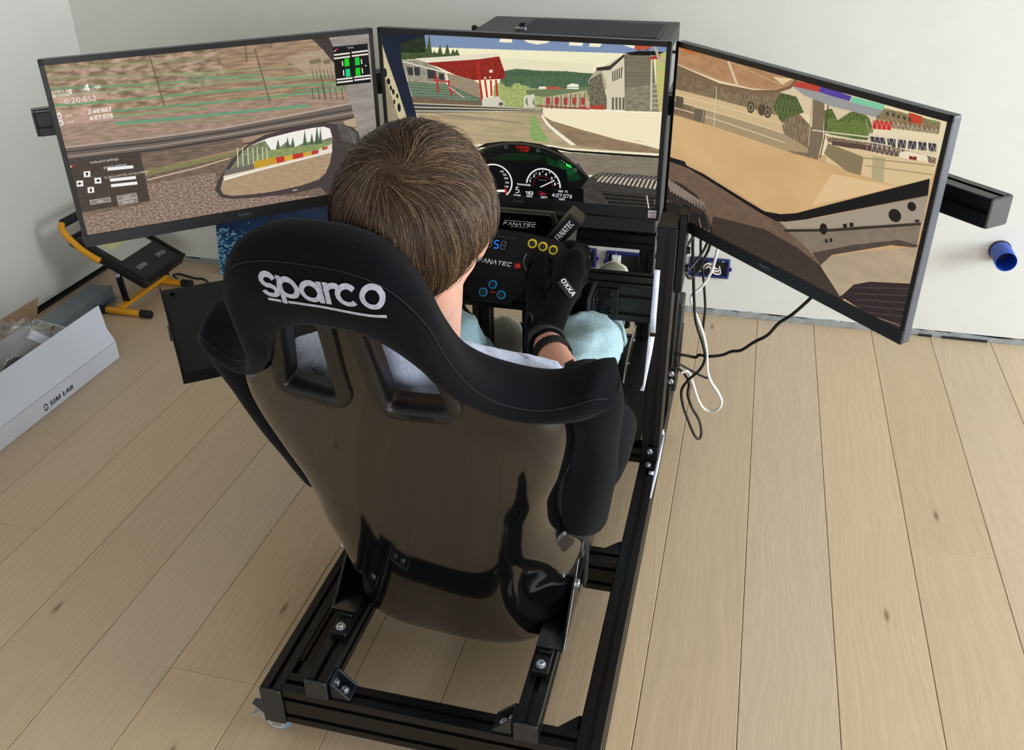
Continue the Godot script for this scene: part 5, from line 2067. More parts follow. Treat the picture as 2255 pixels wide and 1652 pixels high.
func driver() -> void:
	var skin_m := mat(Color(0.80, 0.60, 0.52), 0.55, 0, 0.4)
	skin_m.subsurf_scatter_enabled = true
	skin_m.subsurf_scatter_strength = 0.15
	var shirt_m := fabric(Color(0.80, 0.84, 0.93), 0.95, 900.0, 0.2, 0.05)
	var jeans_m := fabric(Color(0.68, 0.80, 0.83), 0.95, 900.0, 0.2, 0.05)
	var glove_m := fabric(Color(0.055, 0.056, 0.062), 0.85, 900.0, 0.3, 0.05)
	var shoe_m := fabric(Color(0.60, 0.585, 0.53), 0.9, 900.0, 0.1, 0.06)
	var shoe_white := fabric(Color(0.82, 0.83, 0.82), 0.8, 900.0, 0.1, 0.04)
	var sole_m := mat(Color(0.84, 0.83, 0.76), 0.6)
	var t := thing("person", "person with brown hair, pale shirt, light jeans and black gloves, seated and steering", "person")
	var wf := wheel_frame()
	var wr := wf * Vector3(0.138, -0.098, 0.125)
	var wl := wf * Vector3(-0.138, -0.098, 0.125)
	var er := Vector3(-0.203, 0.60, -1.19)
	var el := Vector3(-0.622, 0.60, -1.19)
	var sr := Vector3(-0.262, 0.675, -1.06)
	var sl := Vector3(-0.555, 0.675, -1.06)
	var hc := Vector3(-0.357, 0.985, -0.955)
	var neck0 := Vector3(-0.392, 0.75, -1.01)
	var kr := Vector3(-0.262, 0.47, -1.625)
	var kl := Vector3(-0.535, 0.485, -1.56)
	var ar := Vector3(-0.277, 0.275, -2.075)
	var al := Vector3(-0.500, 0.235, -1.80)
	# ---- skin
	var s := mb()
	var torso := [[Vector3(-0.345, 0.36, -1.21), Vector3(-0.345, 0.58, -1.11), 0.095, 0.10], [Vector3(-0.465, 0.36, -1.21), Vector3(-0.465, 0.58, -1.11), 0.095, 0.10],
		[Vector3(-0.36, 0.58, -1.11), Vector3(-0.37, 0.685, -1.05), 0.10, 0.075], [Vector3(-0.45, 0.58, -1.11), Vector3(-0.44, 0.685, -1.05), 0.10, 0.075],
		[sr, sl, 0.055, 0.055], [Vector3(-0.34, 0.705, -1.03), Vector3(-0.47, 0.705, -1.03), 0.06, 0.06]]
	var body := torso.duplicate(true)
	body.append_array([[neck0, hc + Vector3(0, -0.06, 0.0), 0.056, 0.052], [sr, er, 0.046, 0.036], [er, wr, 0.037, 0.026], [sl, el, 0.046, 0.036], [el, wl, 0.037, 0.026],
		[Vector3(-0.335, 0.32, -1.22), kr, 0.085, 0.052], [kr, ar, 0.048, 0.034], [Vector3(-0.475, 0.32, -1.22), kl, 0.085, 0.052], [kl, al, 0.048, 0.034]])
	body_mesh(s, body, 0.011, 0.03)
	# head with jaw, nose, brow, lips and ears
	var head := [[hc + Vector3(0, 0.012, 0.012), hc + Vector3(0, 0.018, -0.018), 0.082, 0.080], [hc + Vector3(0, -0.035, -0.012), hc + Vector3(0, -0.075, -0.055), 0.060, 0.040],
		[hc + Vector3(0.030, -0.06, -0.03), hc + Vector3(0.012, -0.092, -0.072), 0.030, 0.020], [hc + Vector3(-0.030, -0.06, -0.03), hc + Vector3(-0.012, -0.092, -0.072), 0.030, 0.020],
		[hc + Vector3(0, -0.005, -0.092), hc + Vector3(0, -0.038, -0.110), 0.009, 0.012], [hc + Vector3(-0.032, 0.008, -0.082), hc + Vector3(0.032, 0.008, -0.082), 0.012, 0.012],
		[hc + Vector3(-0.018, -0.064, -0.089), hc + Vector3(0.018, -0.064, -0.089), 0.009, 0.009], [hc + Vector3(-0.015, -0.075, -0.086), hc + Vector3(0.015, -0.075, -0.086), 0.009, 0.009],
		[neck0 + Vector3(0.004, 0.04, 0.005), hc + Vector3(0.002, -0.05, 0.012), 0.054, 0.053]]
	for g in [-1.0, 1.0]:
		head.append([hc + Vector3(g * 0.074, -0.022, 0.004), hc + Vector3(g * 0.077, -0.004, 0.008), 0.009, 0.014])
		head.append([hc + Vector3(g * 0.072, -0.040, 0.000), hc + Vector3(g * 0.074, -0.022, 0.004), 0.007, 0.009])
	body_mesh(s, head, 0.0042, 0.014)
	var bodym := put("body", s, skin_m, t)
	for g in [-1.0, 1.0]:
		s = mb()
		lathe(s, PackedVector2Array([Vector2(0, -0.012), Vector2(0.008, -0.009), Vector2(0.012, 0), Vector2(0.008, 0.009), Vector2(0, 0.012)]), Transform3D(Basis.IDENTITY, hc + Vector3(g * 0.031, -0.008, -0.078)), 14)
		put("eye", s, M.white_plastic, bodym)
	# ---- clothes
	s = mb()
	var shirt := []
	for b in torso:
		shirt.append([b[0], b[1], b[2] + 0.016, b[3] + 0.016])
	var cr := er.lerp(wr, 0.58)
	var cl := el.lerp(wl, 0.58)
	shirt.append_array([[sr, er, 0.063, 0.052], [er, cr + (wr - er).normalized() * 0.03, 0.053, 0.044], [sl, el, 0.063, 0.052], [el, cl + (wl - el).normalized() * 0.03, 0.053, 0.044], [neck0 + Vector3(0, -0.03, -0.02), neck0 + Vector3(0.006, 0.06, 0.012), 0.09, 0.063]])
	shirt.append([Vector3(-0.37, 0.70, -0.995), Vector3(-0.475, 0.70, -0.995), 0.072, 0.072])
	shirt.append([Vector3(-0.34, 0.62, -1.06), Vector3(-0.47, 0.62, -1.06), 0.10, 0.10])
	body_mesh(s, shirt, 0.0095, 0.035, Transform3D.IDENTITY, [[cr, (wr - er).normalized()], [cl, (wl - el).normalized()], [neck0 + Vector3(0, 0.050, 0), Vector3(0.05, 0.85, -0.55).normalized()]], 0.010, 11.0)
	put("shirt", s, shirt_m, t)
	s = mb()
	var jeans := []
	for g in [[Vector3(-0.335, 0.325, -1.22), kr, ar], [Vector3(-0.475, 0.325, -1.22), kl, al]]:
		jeans.append_array([[g[0], g[1], 0.105, 0.064], [g[1], g[1].lerp(g[2], 0.85), 0.064, 0.056], [g[1].lerp(g[2], 0.85), g[2] + (g[2] - g[1]).normalized() * 0.04, 0.056, 0.058]])
	jeans.append([Vector3(-0.335, 0.33, -1.21), Vector3(-0.475, 0.33, -1.21), 0.11, 0.11])
	body_mesh(s, jeans, 0.010, 0.03, Transform3D.IDENTITY, [[ar, (ar - kr).normalized()], [al, (al - kl).normalized()]], 0.010, 9.0)
	put("jeans", s, jeans_m, t)
	# ---- gloves, one on each grip
	for g in [1.0, -1.0]:
		s = mb()
		var hb := hand_bones(g)
		var w0 := Vector3(g * 0.138, -0.098, 0.125)
		var fore: Vector3 = (wf.affine_inverse() * (er if g > 0 else el) - w0).normalized()
		hb.append([w0, w0 + fore * 0.05, 0.029, 0.031])
		body_mesh(s, hb, 0.0034, 0.009, wf, [[w0 + fore * 0.022, fore]], 0.0012, 60.0)
		var gl := put("glove", s, glove_m, t)
		# wrist strap with its loose end, and the pull loop
		s = mb()
		var xf := along(w0 - fore * 0.002, w0 + fore * 0.05, Vector3(0, 1, 0))
		var band := []
		for k in 25:
			var a := TAU * k / 24
			var d := Vector3(cos(a) * 0.0315, sin(a) * 0.0310, 0)
			band.append(PackedVector3Array([wf * (xf * d), wf * (xf * (d * 1.07)), wf * (xf * (d * 1.07 + Vector3(0, 0, 0.020))), wf * (xf * (d + Vector3(0, 0, 0.020)))]))
		s.set_smooth_group(0)
		skin(s, band)
		put("wrist_strap", s, mat(Color(0.09, 0.10, 0.115), 0.5), gl)
		s = mb()
		var loop := PackedVector3Array()
		for k in 14:
			var a := PI * k / 13
			loop.append(wf * Vector3(g * (0.107 + 0.006 * cos(a)), -0.075 + 0.020 * sin(a), 0.135 + 0.004 * sin(a)))
		tube(s, loop, 0.0017, 6)
		put("pull_loop", s, M.plastic, gl)
		if g > 0:
			var look_from := Vector3(0.12, 0.22, 0.60).normalized()
			var c := march(hb, Vector3(0.150, -0.020, 0.056) + look_from * 0.08, -look_from, 0.009)
			var e := 0.002
			var n := Vector3(field(hb, c + Vector3(e, 0, 0), 0.009) - field(hb, c - Vector3(e, 0, 0), 0.009), field(hb, c + Vector3(0, e, 0), 0.009) - field(hb, c - Vector3(0, e, 0), 0.009), field(hb, c + Vector3(0, 0, e), 0.009) - field(hb, c - Vector3(0, 0, e), 0.009)).normalized()
			var x := (Vector3(0.66, -0.70, 0.0) - n * n.dot(Vector3(0.66, -0.70, 0.0))).normalized()
			var pf := Transform3D(Basis(x, n.cross(x), n), c - n * 0.001)
			s = mb()
			extrude(s, rect(0.036, 0.021, 0.003, 3), -0.003, 0.0035, 0.0008, wf * pf)
			var lp := put("label_patch", s, mat(Color(0.05, 0.05, 0.055), 0.6), gl)
			s = mb()
			lettering(s, letters("OXXA", 0.0098, true, 0.1, 1.0), wf * pf * Transform3D(Basis.IDENTITY, Vector3(0, 0.0015, 0.0032)))
			put("label_print", s, M.white_print, lp)
	# cord bracelet on the right wrist
	s = mb()
	var fd := (er - wr).normalized()
	for j in 3:
		var xf := along(wr + fd * (0.048 + 0.007 * j), wr + fd * 0.2)
		for twist in 2:
			var cord := PackedVector3Array()
			for k in 40:
				var a := TAU * k / 40
				var q := a * 12.0 + twist * PI
				cord.append(xf * Vector3(cos(a) * (0.0315 + 0.0012 * cos(q)), sin(a) * (0.0315 + 0.0012 * cos(q)), 0.0016 * sin(q)))
			tube(s, cord, 0.0019, 5, true)
	put("bracelet", s, mat(Color(0.03, 0.03, 0.035), 0.8), t)
	# ---- shoes: canvas upper, pale rubber rim, tongue and laces
	for g in [[ar + Vector3(0.0, -0.055, 0.005), Vector3(-0.290, 0.362, -2.185), shoe_white], [al + Vector3(0, -0.06, 0.0), Vector3(-0.502, 0.328, -1.885), shoe_m]]:
		var heel: Vector3 = g[0]
		var toe: Vector3 = g[1]
		var d := (toe - heel).normalized()
		var upv := Vector3(0, 0.35, 0.94)
		upv = (upv - d * d.dot(upv)).normalized()
		var fx := Transform3D(Basis(upv.cross(d), upv, d), heel)
		var len := heel.distance_to(toe)
		s = mb()
		s.set_smooth_group(0)
		var rings := []
		for i in 21:
			var f := i / 20.0
			var z := lerpf(-0.035, len + 0.045, f)
			var hw := look([[0.0, 0.018], [0.08, 0.031], [0.35, 0.034], [0.65, 0.043], [0.85, 0.041], [0.95, 0.029], [1.0, 0.010]], f)
			var hh := look([[0.0, 0.06], [0.1, 0.085], [0.35, 0.082], [0.6, 0.060], [0.85, 0.043], [0.95, 0.033], [1.0, 0.020]], f)
			var ring := PackedVector3Array()
			for k in 20:
				var a := TAU * k / 20
				var yy := sin(a)
				ring.append(fx * Vector3(hw * signf(cos(a)) * pow(absf(cos(a)), 0.75), 0.008 + hh * (0.5 + 0.5 * signf(yy) * pow(absf(yy), 0.8)), z))
			rings.append(ring)
		skin(s, rings, false, true)
		var sh := put("shoe", s, shoe_m, t)
		s = mb()
		s.set_smooth_group(0)
		rings = []
		for lay in [[0.0, 0.94], [-0.001, 1.05], [0.014, 1.08], [0.020, 1.05], [0.020, 0.9]]:
			var ring := PackedVector3Array()
			for k in 40:
				var a := TAU * k / 40
				var f := 0.5 - 0.5 * cos(a)
				var hw := look([[0.0, 0.004], [0.04, 0.024], [0.12, 0.033], [0.35, 0.034], [0.65, 0.044], [0.85, 0.042], [0.95, 0.031], [0.99, 0.014], [1.0, 0.004]], f)
				ring.append(fx * Vector3(hw * lay[1] * signf(sin(a)), lay[0], lerpf(-0.038, len + 0.047, f) * (1.0 + (lay[1] - 1.0) * 0.3)))
			rings.append(ring)
		skin(s, rings, false, true)
		put("rubber_rim", s, sole_m, sh)
		s = mb()
		for i in 5:
			var z := len * (0.42 + 0.1 * i)
			var hh := look([[0.0, 0.06], [0.1, 0.085], [0.35, 0.082], [0.6, 0.060], [0.85, 0.043], [1.0, 0.020]], (z + 0.035) / (len + 0.08))
			tube(s, PackedVector3Array([fx * Vector3(-0.022, hh - 0.004, z), fx * Vector3(-0.01, hh + 0.009, z + 0.004), fx * Vector3(0.012, hh + 0.009, z - 0.004), fx * Vector3(0.022, hh - 0.004, z)]), 0.0024, 6)
		put("laces", s, shoe_white, sh)
		s = mb()
		s.set_smooth_group(0)
		rings = []
		for i in 9:
			var f := i / 8.0
			var z := lerpf(len * 0.30, len * 0.86, f)
			var hh := look([[0.0, 0.06], [0.1, 0.085], [0.35, 0.082], [0.6, 0.060], [0.85, 0.043], [1.0, 0.020]], (z + 0.035) / (len + 0.08))
			var ring := PackedVector3Array()
			for k in 9:
				var x := lerpf(-0.024, 0.024, k / 8.0)
				ring.append(fx * Vector3(x * sqrt(clampf(f * 5 + 0.2, 0, 1)), hh + 0.0115 - x * x * 9.0, z))
			rings.append(ring)
		skin(s, rings, false, false, false)
		put("tongue", s, g[2], sh)
	hair(t, hc)

# ------------------------------------------------------------------ hair: a base volume and combed strands over it
func hair_surface(d: Vector3) -> float:   # radius of the hair along a direction from the head's centre
	var e := Vector3(d.x / 0.093, d.y / 0.106, d.z / 0.110)
	var r := 1.0 / e.length()
	if d.y < -0.1:
		r *= 1.0 - 0.36 * smoothstep(-0.1, -0.95, d.y) * (1.0 - 0.9 * smoothstep(0.1, 0.6, d.z))
	return r

func hair(t: Node3D, hc: Vector3) -> void:
	var m := mat(Color(0.42, 0.33, 0.25), 0.42, 0, 0.42)
	m.vertex_color_use_as_albedo = true
	m.albedo_color = Color.WHITE
	var c := hc + Vector3(0, 0.004, 0.008)
	var s := mb()
	s.set_smooth_group(0)
	var low := func(a: float) -> float:   # how far down the hair reaches, by heading round the head (0 = face)
		var b := absf(a)
		return lerpf(0.42, -0.72, smoothstep(0.45, 1.4, b)) - 0.26 * smoothstep(1.7, 2.4, b)
	var rows := []
	var nu := 64
	var nv := 30
	for j in nv + 1:
		var ring := PackedVector3Array()
		for i in nu:
			var a := -PI + TAU * i / nu
			var y: float = lerpf(1.0, low.call(a), float(j) / nv)
			var rr := sqrt(maxf(0.0, 1.0 - y * y))
			var d := Vector3(sin(a) * rr, y, -cos(a) * rr)
			ring.append(c + d * hair_surface(d) * 0.965)
		rows.append(ring)
	var inner := []
	for ring in rows:
		var q := PackedVector3Array()
		for p in ring:
			q.append(c + (p - c) * 0.80)
		inner.append(q)
	s.set_color(Color(0.050, 0.030, 0.018))
	skin(s, rows)
	skin(s, [inner[nv], rows[nv]])
	var base := put("hair", s, m, t)
	# strands combed away from the crown
	s = mb()
	s.set_smooth_group(0)
	var crown := Vector3(0.03, 0.74, 0.66).normalized()
	var clump := noise(31, 2.2, 2)
	var tint := noise(33, 5.0, 2)
	var r2 := RandomNumberGenerator.new()
	r2.seed = 4
	var made := 0
	while made < 24000:
		var d := Vector3(r2.randfn(), r2.randfn(), r2.randfn()).normalized()
		var a := atan2(d.x, -d.z)
		if d.y < low.call(a) + 0.03:
			continue
		made += 1
		var n_seg := 7
		var flow := (d - crown * d.dot(crown))
		flow = flow.normalized() if flow.length() > 0.02 else Vector3.RIGHT
		if d.dot(crown) > 0.93:
			d = (crown + Vector3(r2.randfn(), r2.randfn(), r2.randfn()) * 0.10).normalized()
		var ln := r2.randf_range(0.05, 0.10)
		var whirl := 1.6 + r2.randfn() * 0.5
		var lift := r2.randf_range(0.972, 1.004)
		if r2.randf() < 0.035:
			lift += r2.randf_range(0.01, 0.05)
		var pts := PackedVector3Array()
		var p := d
		var cl := clump.get_noise_3d(d.x * 1.5, d.y * 1.5, d.z * 1.5) * 1.1
		for i in n_seg:
			var k := hair_surface(p) * lerpf(0.955, lift, minf(1.0, i * 0.45))
			pts.append(c + p * k)
			var away := (p - crown * p.dot(crown)).normalized()
			var down := (Vector3(0, -1, 0) + p * p.y).normalized()
			var fl := away.lerp(down, 0.55 * smoothstep(0.7, 0.0, p.y)).normalized()
			var side := p.cross(fl)
			fl = (fl + side * (cl * 0.26 + r2.randfn() * 0.05 + whirl * exp(-p.distance_squared_to(crown) / 0.10))).normalized()
			p = (p + fl * (ln / 0.105 / n_seg * 1.6)).normalized()
			if p.y < low.call(atan2(p.x, -p.z)) - 0.12:
				break
		if pts.size() < 3:
			continue
		var v := clampf(0.5 + tint.get_noise_3d(d.x * 3, d.y * 3, d.z * 3) * 0.9 + r2.randfn() * 0.22, 0.0, 1.0)
		var col := Color(0.040, 0.023, 0.013).lerp(Color(0.27, 0.165, 0.095), v * v * v)
		s.set_color(col)
		var rr := []
		for i in pts.size():
			rr.append(0.00031 * (1.0 - 0.8 * pow(float(i) / (pts.size() - 1), 3)))
		tube(s, pts, rr, 3)
	var st := put("hair_strands", s, m, base)
	st.set_meta("kind", "stuff")

# ------------------------------------------------------------------ steering wheel and its motor
func wordmark_wide() -> PackedVector2Array:   # seven slanted capitals, 0.067 m wide, 0.0085 m tall
	var out := PackedVector2Array()
	var h := 0.0040
	var w := 0.0016
	var g := 0.0096
	var x := -3.0 * g - 0.0006
	for ch in "FVNVTEC":
		var l := []
		var a := 0.0034
		match ch:
			"F": l = [[[Vector2(-a, -h), Vector2(-a, h - 0.0008), Vector2(a, h - 0.0008)]], [[Vector2(-a, 0), Vector2(a * 0.6, 0)]]]
			"V": l = [[[Vector2(-a * 1.1, -h), Vector2(0, h - 0.0006), Vector2(a * 1.1, -h)]]]
			"N": l = [[[Vector2(-a, -h), Vector2(-a, h), Vector2(a, -h), Vector2(a, h)]]]
			"T": l = [[[Vector2(-a * 1.1, h - 0.0008), Vector2(a * 1.1, h - 0.0008)]], [[Vector2(0, h), Vector2(0, -h)]]]
			"E": l = [[[Vector2(a, h - 0.0008), Vector2(-a, h - 0.0008), Vector2(-a, -h + 0.0008), Vector2(a, -h + 0.0008)]], [[Vector2(-a, 0), Vector2(a * 0.7, 0)]]]
			"C": l = [[[Vector2(a, h - 0.0008), Vector2(-a * 0.7, h - 0.0008), Vector2(-a, h - 0.002), Vector2(-a, -h + 0.002), Vector2(-a * 0.7, -h + 0.0008), Vector2(a, -h + 0.0008)]]]
		for part in l:
			for p in stroke(part[0], w):
				out.append(Vector2(x + p.x + p.y * 0.28, p.y))
		x += g
	return out

func seg7(s: SurfaceTool, xf: Transform3D, on: Array) -> void:
	var a := 0.0040
	var h := 0.0072
	var segs := [[Vector2(-a, h), Vector2(a, h)], [Vector2(a, h), Vector2(a, 0)], [Vector2(a, 0), Vector2(a, -h)], [Vector2(-a, -h), Vector2(a, -h)], [Vector2(-a, 0), Vector2(-a, -h)], [Vector2(-a, h), Vector2(-a, 0)], [Vector2(-a, 0), Vector2(a, 0)]]
	for i in on:
		var p: Vector2 = segs[i][0]
		var q: Vector2 = segs[i][1]
		var t := stroke([p.lerp(q, 0.1), p.lerp(q, 0.9)], 0.0015)
		for j in t.size():
			t[j].x += t[j].y * 0.12
		lettering(s, t, xf, 0.0)

func push_button(parent: Node, at: Vector2, ring: Material, centre: Material, r := 0.0088) -> void:
	var s := mb()
	lathe(s, PackedVector2Array([Vector2(r, 0.002), Vector2(r, 0.0062), Vector2(r * 0.94, 0.0072), Vector2(r * 0.62, 0.0072), Vector2(r * 0.58, 0.005)]), Transform3D(Basis.IDENTITY, Vector3(at.x, at.y, 0)), 28)
	var o := put("button", s, ring, parent)
	s = mb()
	lathe(s, PackedVector2Array([Vector2(r * 0.56, 0.004), Vector2(r * 0.54, 0.0105), Vector2(r * 0.46, 0.0118), Vector2(0, 0.0122)]), Transform3D(Basis.IDENTITY, Vector3(at.x, at.y, 0)), 24)
	put("button_cap", s, centre, o)

func wheel_set() -> void:
	var t := thing("steering_wheel", "black racing steering wheel with coloured push buttons and a small gear display", "steering wheel")
	t.transform = wheel_frame()
	var plate_m := mat(Color(0.022, 0.022, 0.026), 0.5, 0, 0.35)
	var half := [Vector2(0.036, -0.066), Vector2(0.054, -0.043), Vector2(0.063, -0.02), Vector2(0.061, 0.002), Vector2(0.066, 0.020), Vector2(0.085, 0.034), Vector2(0.116, 0.034), Vector2(0.127, 0.047), Vector2(0.122, 0.060), Vector2(0.111, 0.068), Vector2(0.056, 0.073)]
	var poly := PackedVector2Array()
	for p in half:
		poly.append(p)
	for i in half.size():
		var p: Vector2 = half[half.size() - 1 - i]
		poly.append(Vector2(-p.x, p.y))
	var s := mb()
	extrude(s, poly, -0.004, 0.002, 0.0012)
	put("face_plate", s, plate_m, t)
	s = mb()
	extrude(s, inset(poly, 0.004), -0.026, -0.004, 0.003)
	put("housing", s, M.plastic, t)
	for g in [-1.0, 1.0]:
		s = mb()
		var path := curve([Vector3(g * 0.100, 0.052, -0.012), Vector3(g * 0.122, 0.040, -0.008), Vector3(g * 0.127, 0.012, -0.005), Vector3(g * 0.125, -0.022, -0.005), Vector3(g * 0.116, -0.050, -0.008), Vector3(g * 0.096, -0.068, -0.012)], 6)
		tube(s, path, 0.0165, 14, false, 1.15)
		put("grip", s, M.rubber, t)
		s = mb()
		extrude(s, PackedVector2Array([Vector2(-0.026, -0.022), Vector2(0.026, -0.016), Vector2(0.030, 0.012), Vector2(0.018, 0.022), Vector2(-0.026, 0.016)]), -0.0015, 0.0015, 0.0005, Transform3D(Basis(Vector3(g, 0, 0), Vector3(0, 1, 0), Vector3(0, 0, g)), Vector3(g * 0.078, 0.004, -0.034)))
		put("shift_paddle", s, mat(Color(0.12, 0.12, 0.13), 0.3, 0.5), t)
		s = mb()
		tube(s, curve([Vector3(g * 0.0585, 0.036, 0.002), Vector3(g * 0.0545, 0.026, 0.0035), Vector3(g * 0.056, 0.014, 0.003), Vector3(g * 0.062, 0.004, 0.002)], 5), 0.0011, 6)
		put("rocker", s, mat(Color(0.5, 0.5, 0.52), 0.25, 0.8), t)
	# push buttons
	var yellow := mat(Color(0.88, 0.78, 0.16), 0.4)
	var blue := mat(Color(0.10, 0.56, 0.78), 0.35)
	var red := mat(Color(0.80, 0.12, 0.10), 0.4)
	for p in [Vector2(0.0667, 0.0558), Vector2(0.0871, 0.0533), Vector2(0.1074, 0.0499)]:
		push_button(t, p, yellow, M.plastic)
		push_button(t, Vector2(-p.x, p.y), yellow, M.plastic)
	for p in [Vector2(0.0016, -0.0309), Vector2(-0.015, -0.0483), Vector2(0.0204, -0.0478)]:
		push_button(t, p, blue, M.plastic, 0.0086)
	for p in [Vector2(0.0457, 0.011), Vector2(-0.0505, 0.0095)]:
		push_button(t, p, M.plastic, red, 0.0100)
	for p in [Vector2(0.0462, 0.0621), Vector2(-0.0462, 0.0621), Vector2(0.0494, 0.0281), Vector2(-0.0494, 0.0281), Vector2(-0.0488, -0.0309), Vector2(0.0522, -0.0302), Vector2(-0.0285, -0.0527), Vector2(0.0341, -0.0517)]:
		bolt(Vector3(p.x, p.y, 0.002), Vector3(0, 0, 1), 0.0024, t, M.dark_bolt)
	# row of rev lamps, three-digit display, prints
	for i in 9:
		s = mb()
		lathe(s, PackedVector2Array([Vector2(0.0023, 0.001), Vector2(0.0021, 0.003), Vector2(0.0012, 0.0042), Vector2(0, 0.0046)]), Transform3D(Basis.IDENTITY, Vector3(-0.0264 + 0.00678 * i, 0.0594, 0.001)), 12)
		put("rev_lamp", s, mat(Color(0.20, 0.20, 0.19), 0.3), t)
	s = mb()
	extrude(s, rect(0.046, 0.024, 0.002, 2), 0.0016, 0.0024, 0.0003, Transform3D(Basis.IDENTITY, Vector3(-0.002, 0.0446, 0)))
	var win := put("display", s, mat(Color(0.012, 0.012, 0.014), 0.12), t)
	var dim := mat(Color(0.42, 0.42, 0.45), 0.5)
	s = mb()
	seg7(s, Transform3D(Basis.IDENTITY, Vector3(-0.0152, 0.0444, 0.0026)), range(7))
	seg7(s, Transform3D(Basis.IDENTITY, Vector3(0.0112, 0.0444, 0.0026)), range(7))
	put("digits_off", s, dim, win)
	s = mb()
	seg7(s, Transform3D(Basis.IDENTITY, Vector3(-0.002, 0.0444, 0.0026)), [0, 5, 6, 2, 3])
	put("digit_lit", s, glow(Color(0.10, 0.42, 1.0), 2.2), win)
	s = mb()
	lettering(s, wordmark_wide(), Transform3D(Basis.IDENTITY, Vector3(0, 0.0109, 0.0021)))
	put("wordmark", s, M.white_print, t)
	s = mb()
	for k in 3:
		lettering(s, stroke([Vector2(-0.004 + 0.0032 * k, -0.0013), Vector2(-0.0022 + 0.0034 * k, 0.0013), Vector2(0.0006 + 0.0032 * k, 0.0013)], 0.0011), Transform3D(Basis.IDENTITY, Vector3(0.0021, -0.046, 0.0021)))
	put("emblem", s, red, t)
	s = mb()
	rod(s, Vector3(0, 0, -0.026), Vector3(0, 0, -0.115), 0.027, 24, 0.002)
	rod(s, Vector3(0, 0, -0.050), Vector3(0, 0, -0.072), 0.036, 24, 0.003)
	put("quick_release", s, M.plastic, t)
	# ---- the motor housing
	var gloss := mat(Color(0.02, 0.021, 0.024), 0.16)
	var b := thing("wheel_base", "black motor housing behind the steering wheel with a white wordmark on its front", "wheel base", Vector3(-0.43, 0.561, -1.77))
	s = mb()
	extrude(s, PackedVector2Array([Vector2(-0.09, 0), Vector2(0.09, 0), Vector2(0.096, 0.06), Vector2(0.08, 0.095), Vector2(-0.08, 0.095), Vector2(-0.096, 0.06)]), -0.12, 0.10, 0.006)
	extrude(s, PackedVector2Array([Vector2(-0.10, 0.05), Vector2(0.10, 0.05), Vector2(0.108, 0.10), Vector2(0.085, 0.168), Vector2(-0.085, 0.168), Vector2(-0.108, 0.10)]), 0.08, 0.10, 0.005)
	put("housing", s, M.plastic, b)
	s = mb()
	extrude(s, rect(0.165, 0.046, 0.006, 3), 0.0985, 0.106, 0.001, Transform3D(Basis.IDENTITY, Vector3(0, 0.143, 0)))
	var fp := put("front_panel", s, gloss, b)
	s = mb()
	lettering(s, wordmark_wide(), Transform3D(Basis(Vector3(1.0, 0, 0), Vector3(0, 0.85, 0), Vector3(0, 0, 1)), Vector3(0.020, 0.143, 0.1058)))
	for l in [[-0.012, 0.0515, 0.1495], [0.0, 0.035, 0.1372]]:
		lettering(s, stroke([Vector2(l[0], l[2]), Vector2(l[1], l[2])], 0.0007), Transform3D(Basis.IDENTITY, Vector3(0, 0, 0.1058)))
	put("wordmark", s, M.white_print, fp)
	for g in [-1.0, 1.0]:
		s = mb()
		var a := Vector3(g * 0.085, 0.115, 0.125)
		var e := Vector3(g * 0.139, 0.181, 0.125)
		extrude(s, rect(0.032, 0.05, 0.004, 3), 0, a.distance_to(e), 0.003, along(a, e, Vector3.BACK))
		var arm := put("side_arm", s, M.plastic, b)
		s = mb()
		var d: Vector3 = (e - a).normalized() * g
		lettering(s, letters("FANATEC", 0.0115, true, 0.0, 0.68), Transform3D(Basis(d, Vector3(0, 0, 1).cross(d), Vector3(0, 0, 1)), a.lerp(e, 0.60) + Vector3(0, 0, 0.0251)))
		put("wordmark", s, M.white_print, arm)
		# angle brackets that bolt the housing to the deck
		s = mb()
		var x: float = g * 0.162
		extrude(s, PackedVector2Array([Vector2(0.0, -0.05), Vector2(0.115, -0.05), Vector2(0.125, -0.035), Vector2(0.115, 0.022), Vector2(0.06, 0.035), Vector2(0.0, 0.028)]), -0.003, 0.003, 0.001, Transform3D(Basis(Vector3(0, 0, -1), Vector3(0, 1, 0), Vector3(1, 0, 0)), Vector3(x, -0.03, 0.115)))
		put("side_plate", s, mat(Color(0.10, 0.11, 0.125), 0.4), b)
		s = mb()
		box(s, Vector3(x + g * 0.027, -0.040, 0.036), Vector3(0.048, 0.062, 0.005), 0.0012)
		box(s, Vector3(x + g * 0.0055, -0.040, 0.062), Vector3(0.005, 0.062, 0.055), 0.0012)
		var br := put("angle_bracket", s, M.steel_black, b)
		for y in [-0.021, -0.058]:
			bolt(Vector3(x + g * 0.034, y, 0.0385), Vector3(0, 0, 1), 0.0062, br, M.dark_bolt)
			bolt(Vector3(x + g * 0.008, y, 0.068), Vector3(g, 0, 0), 0.0055, br, M.dark_bolt)

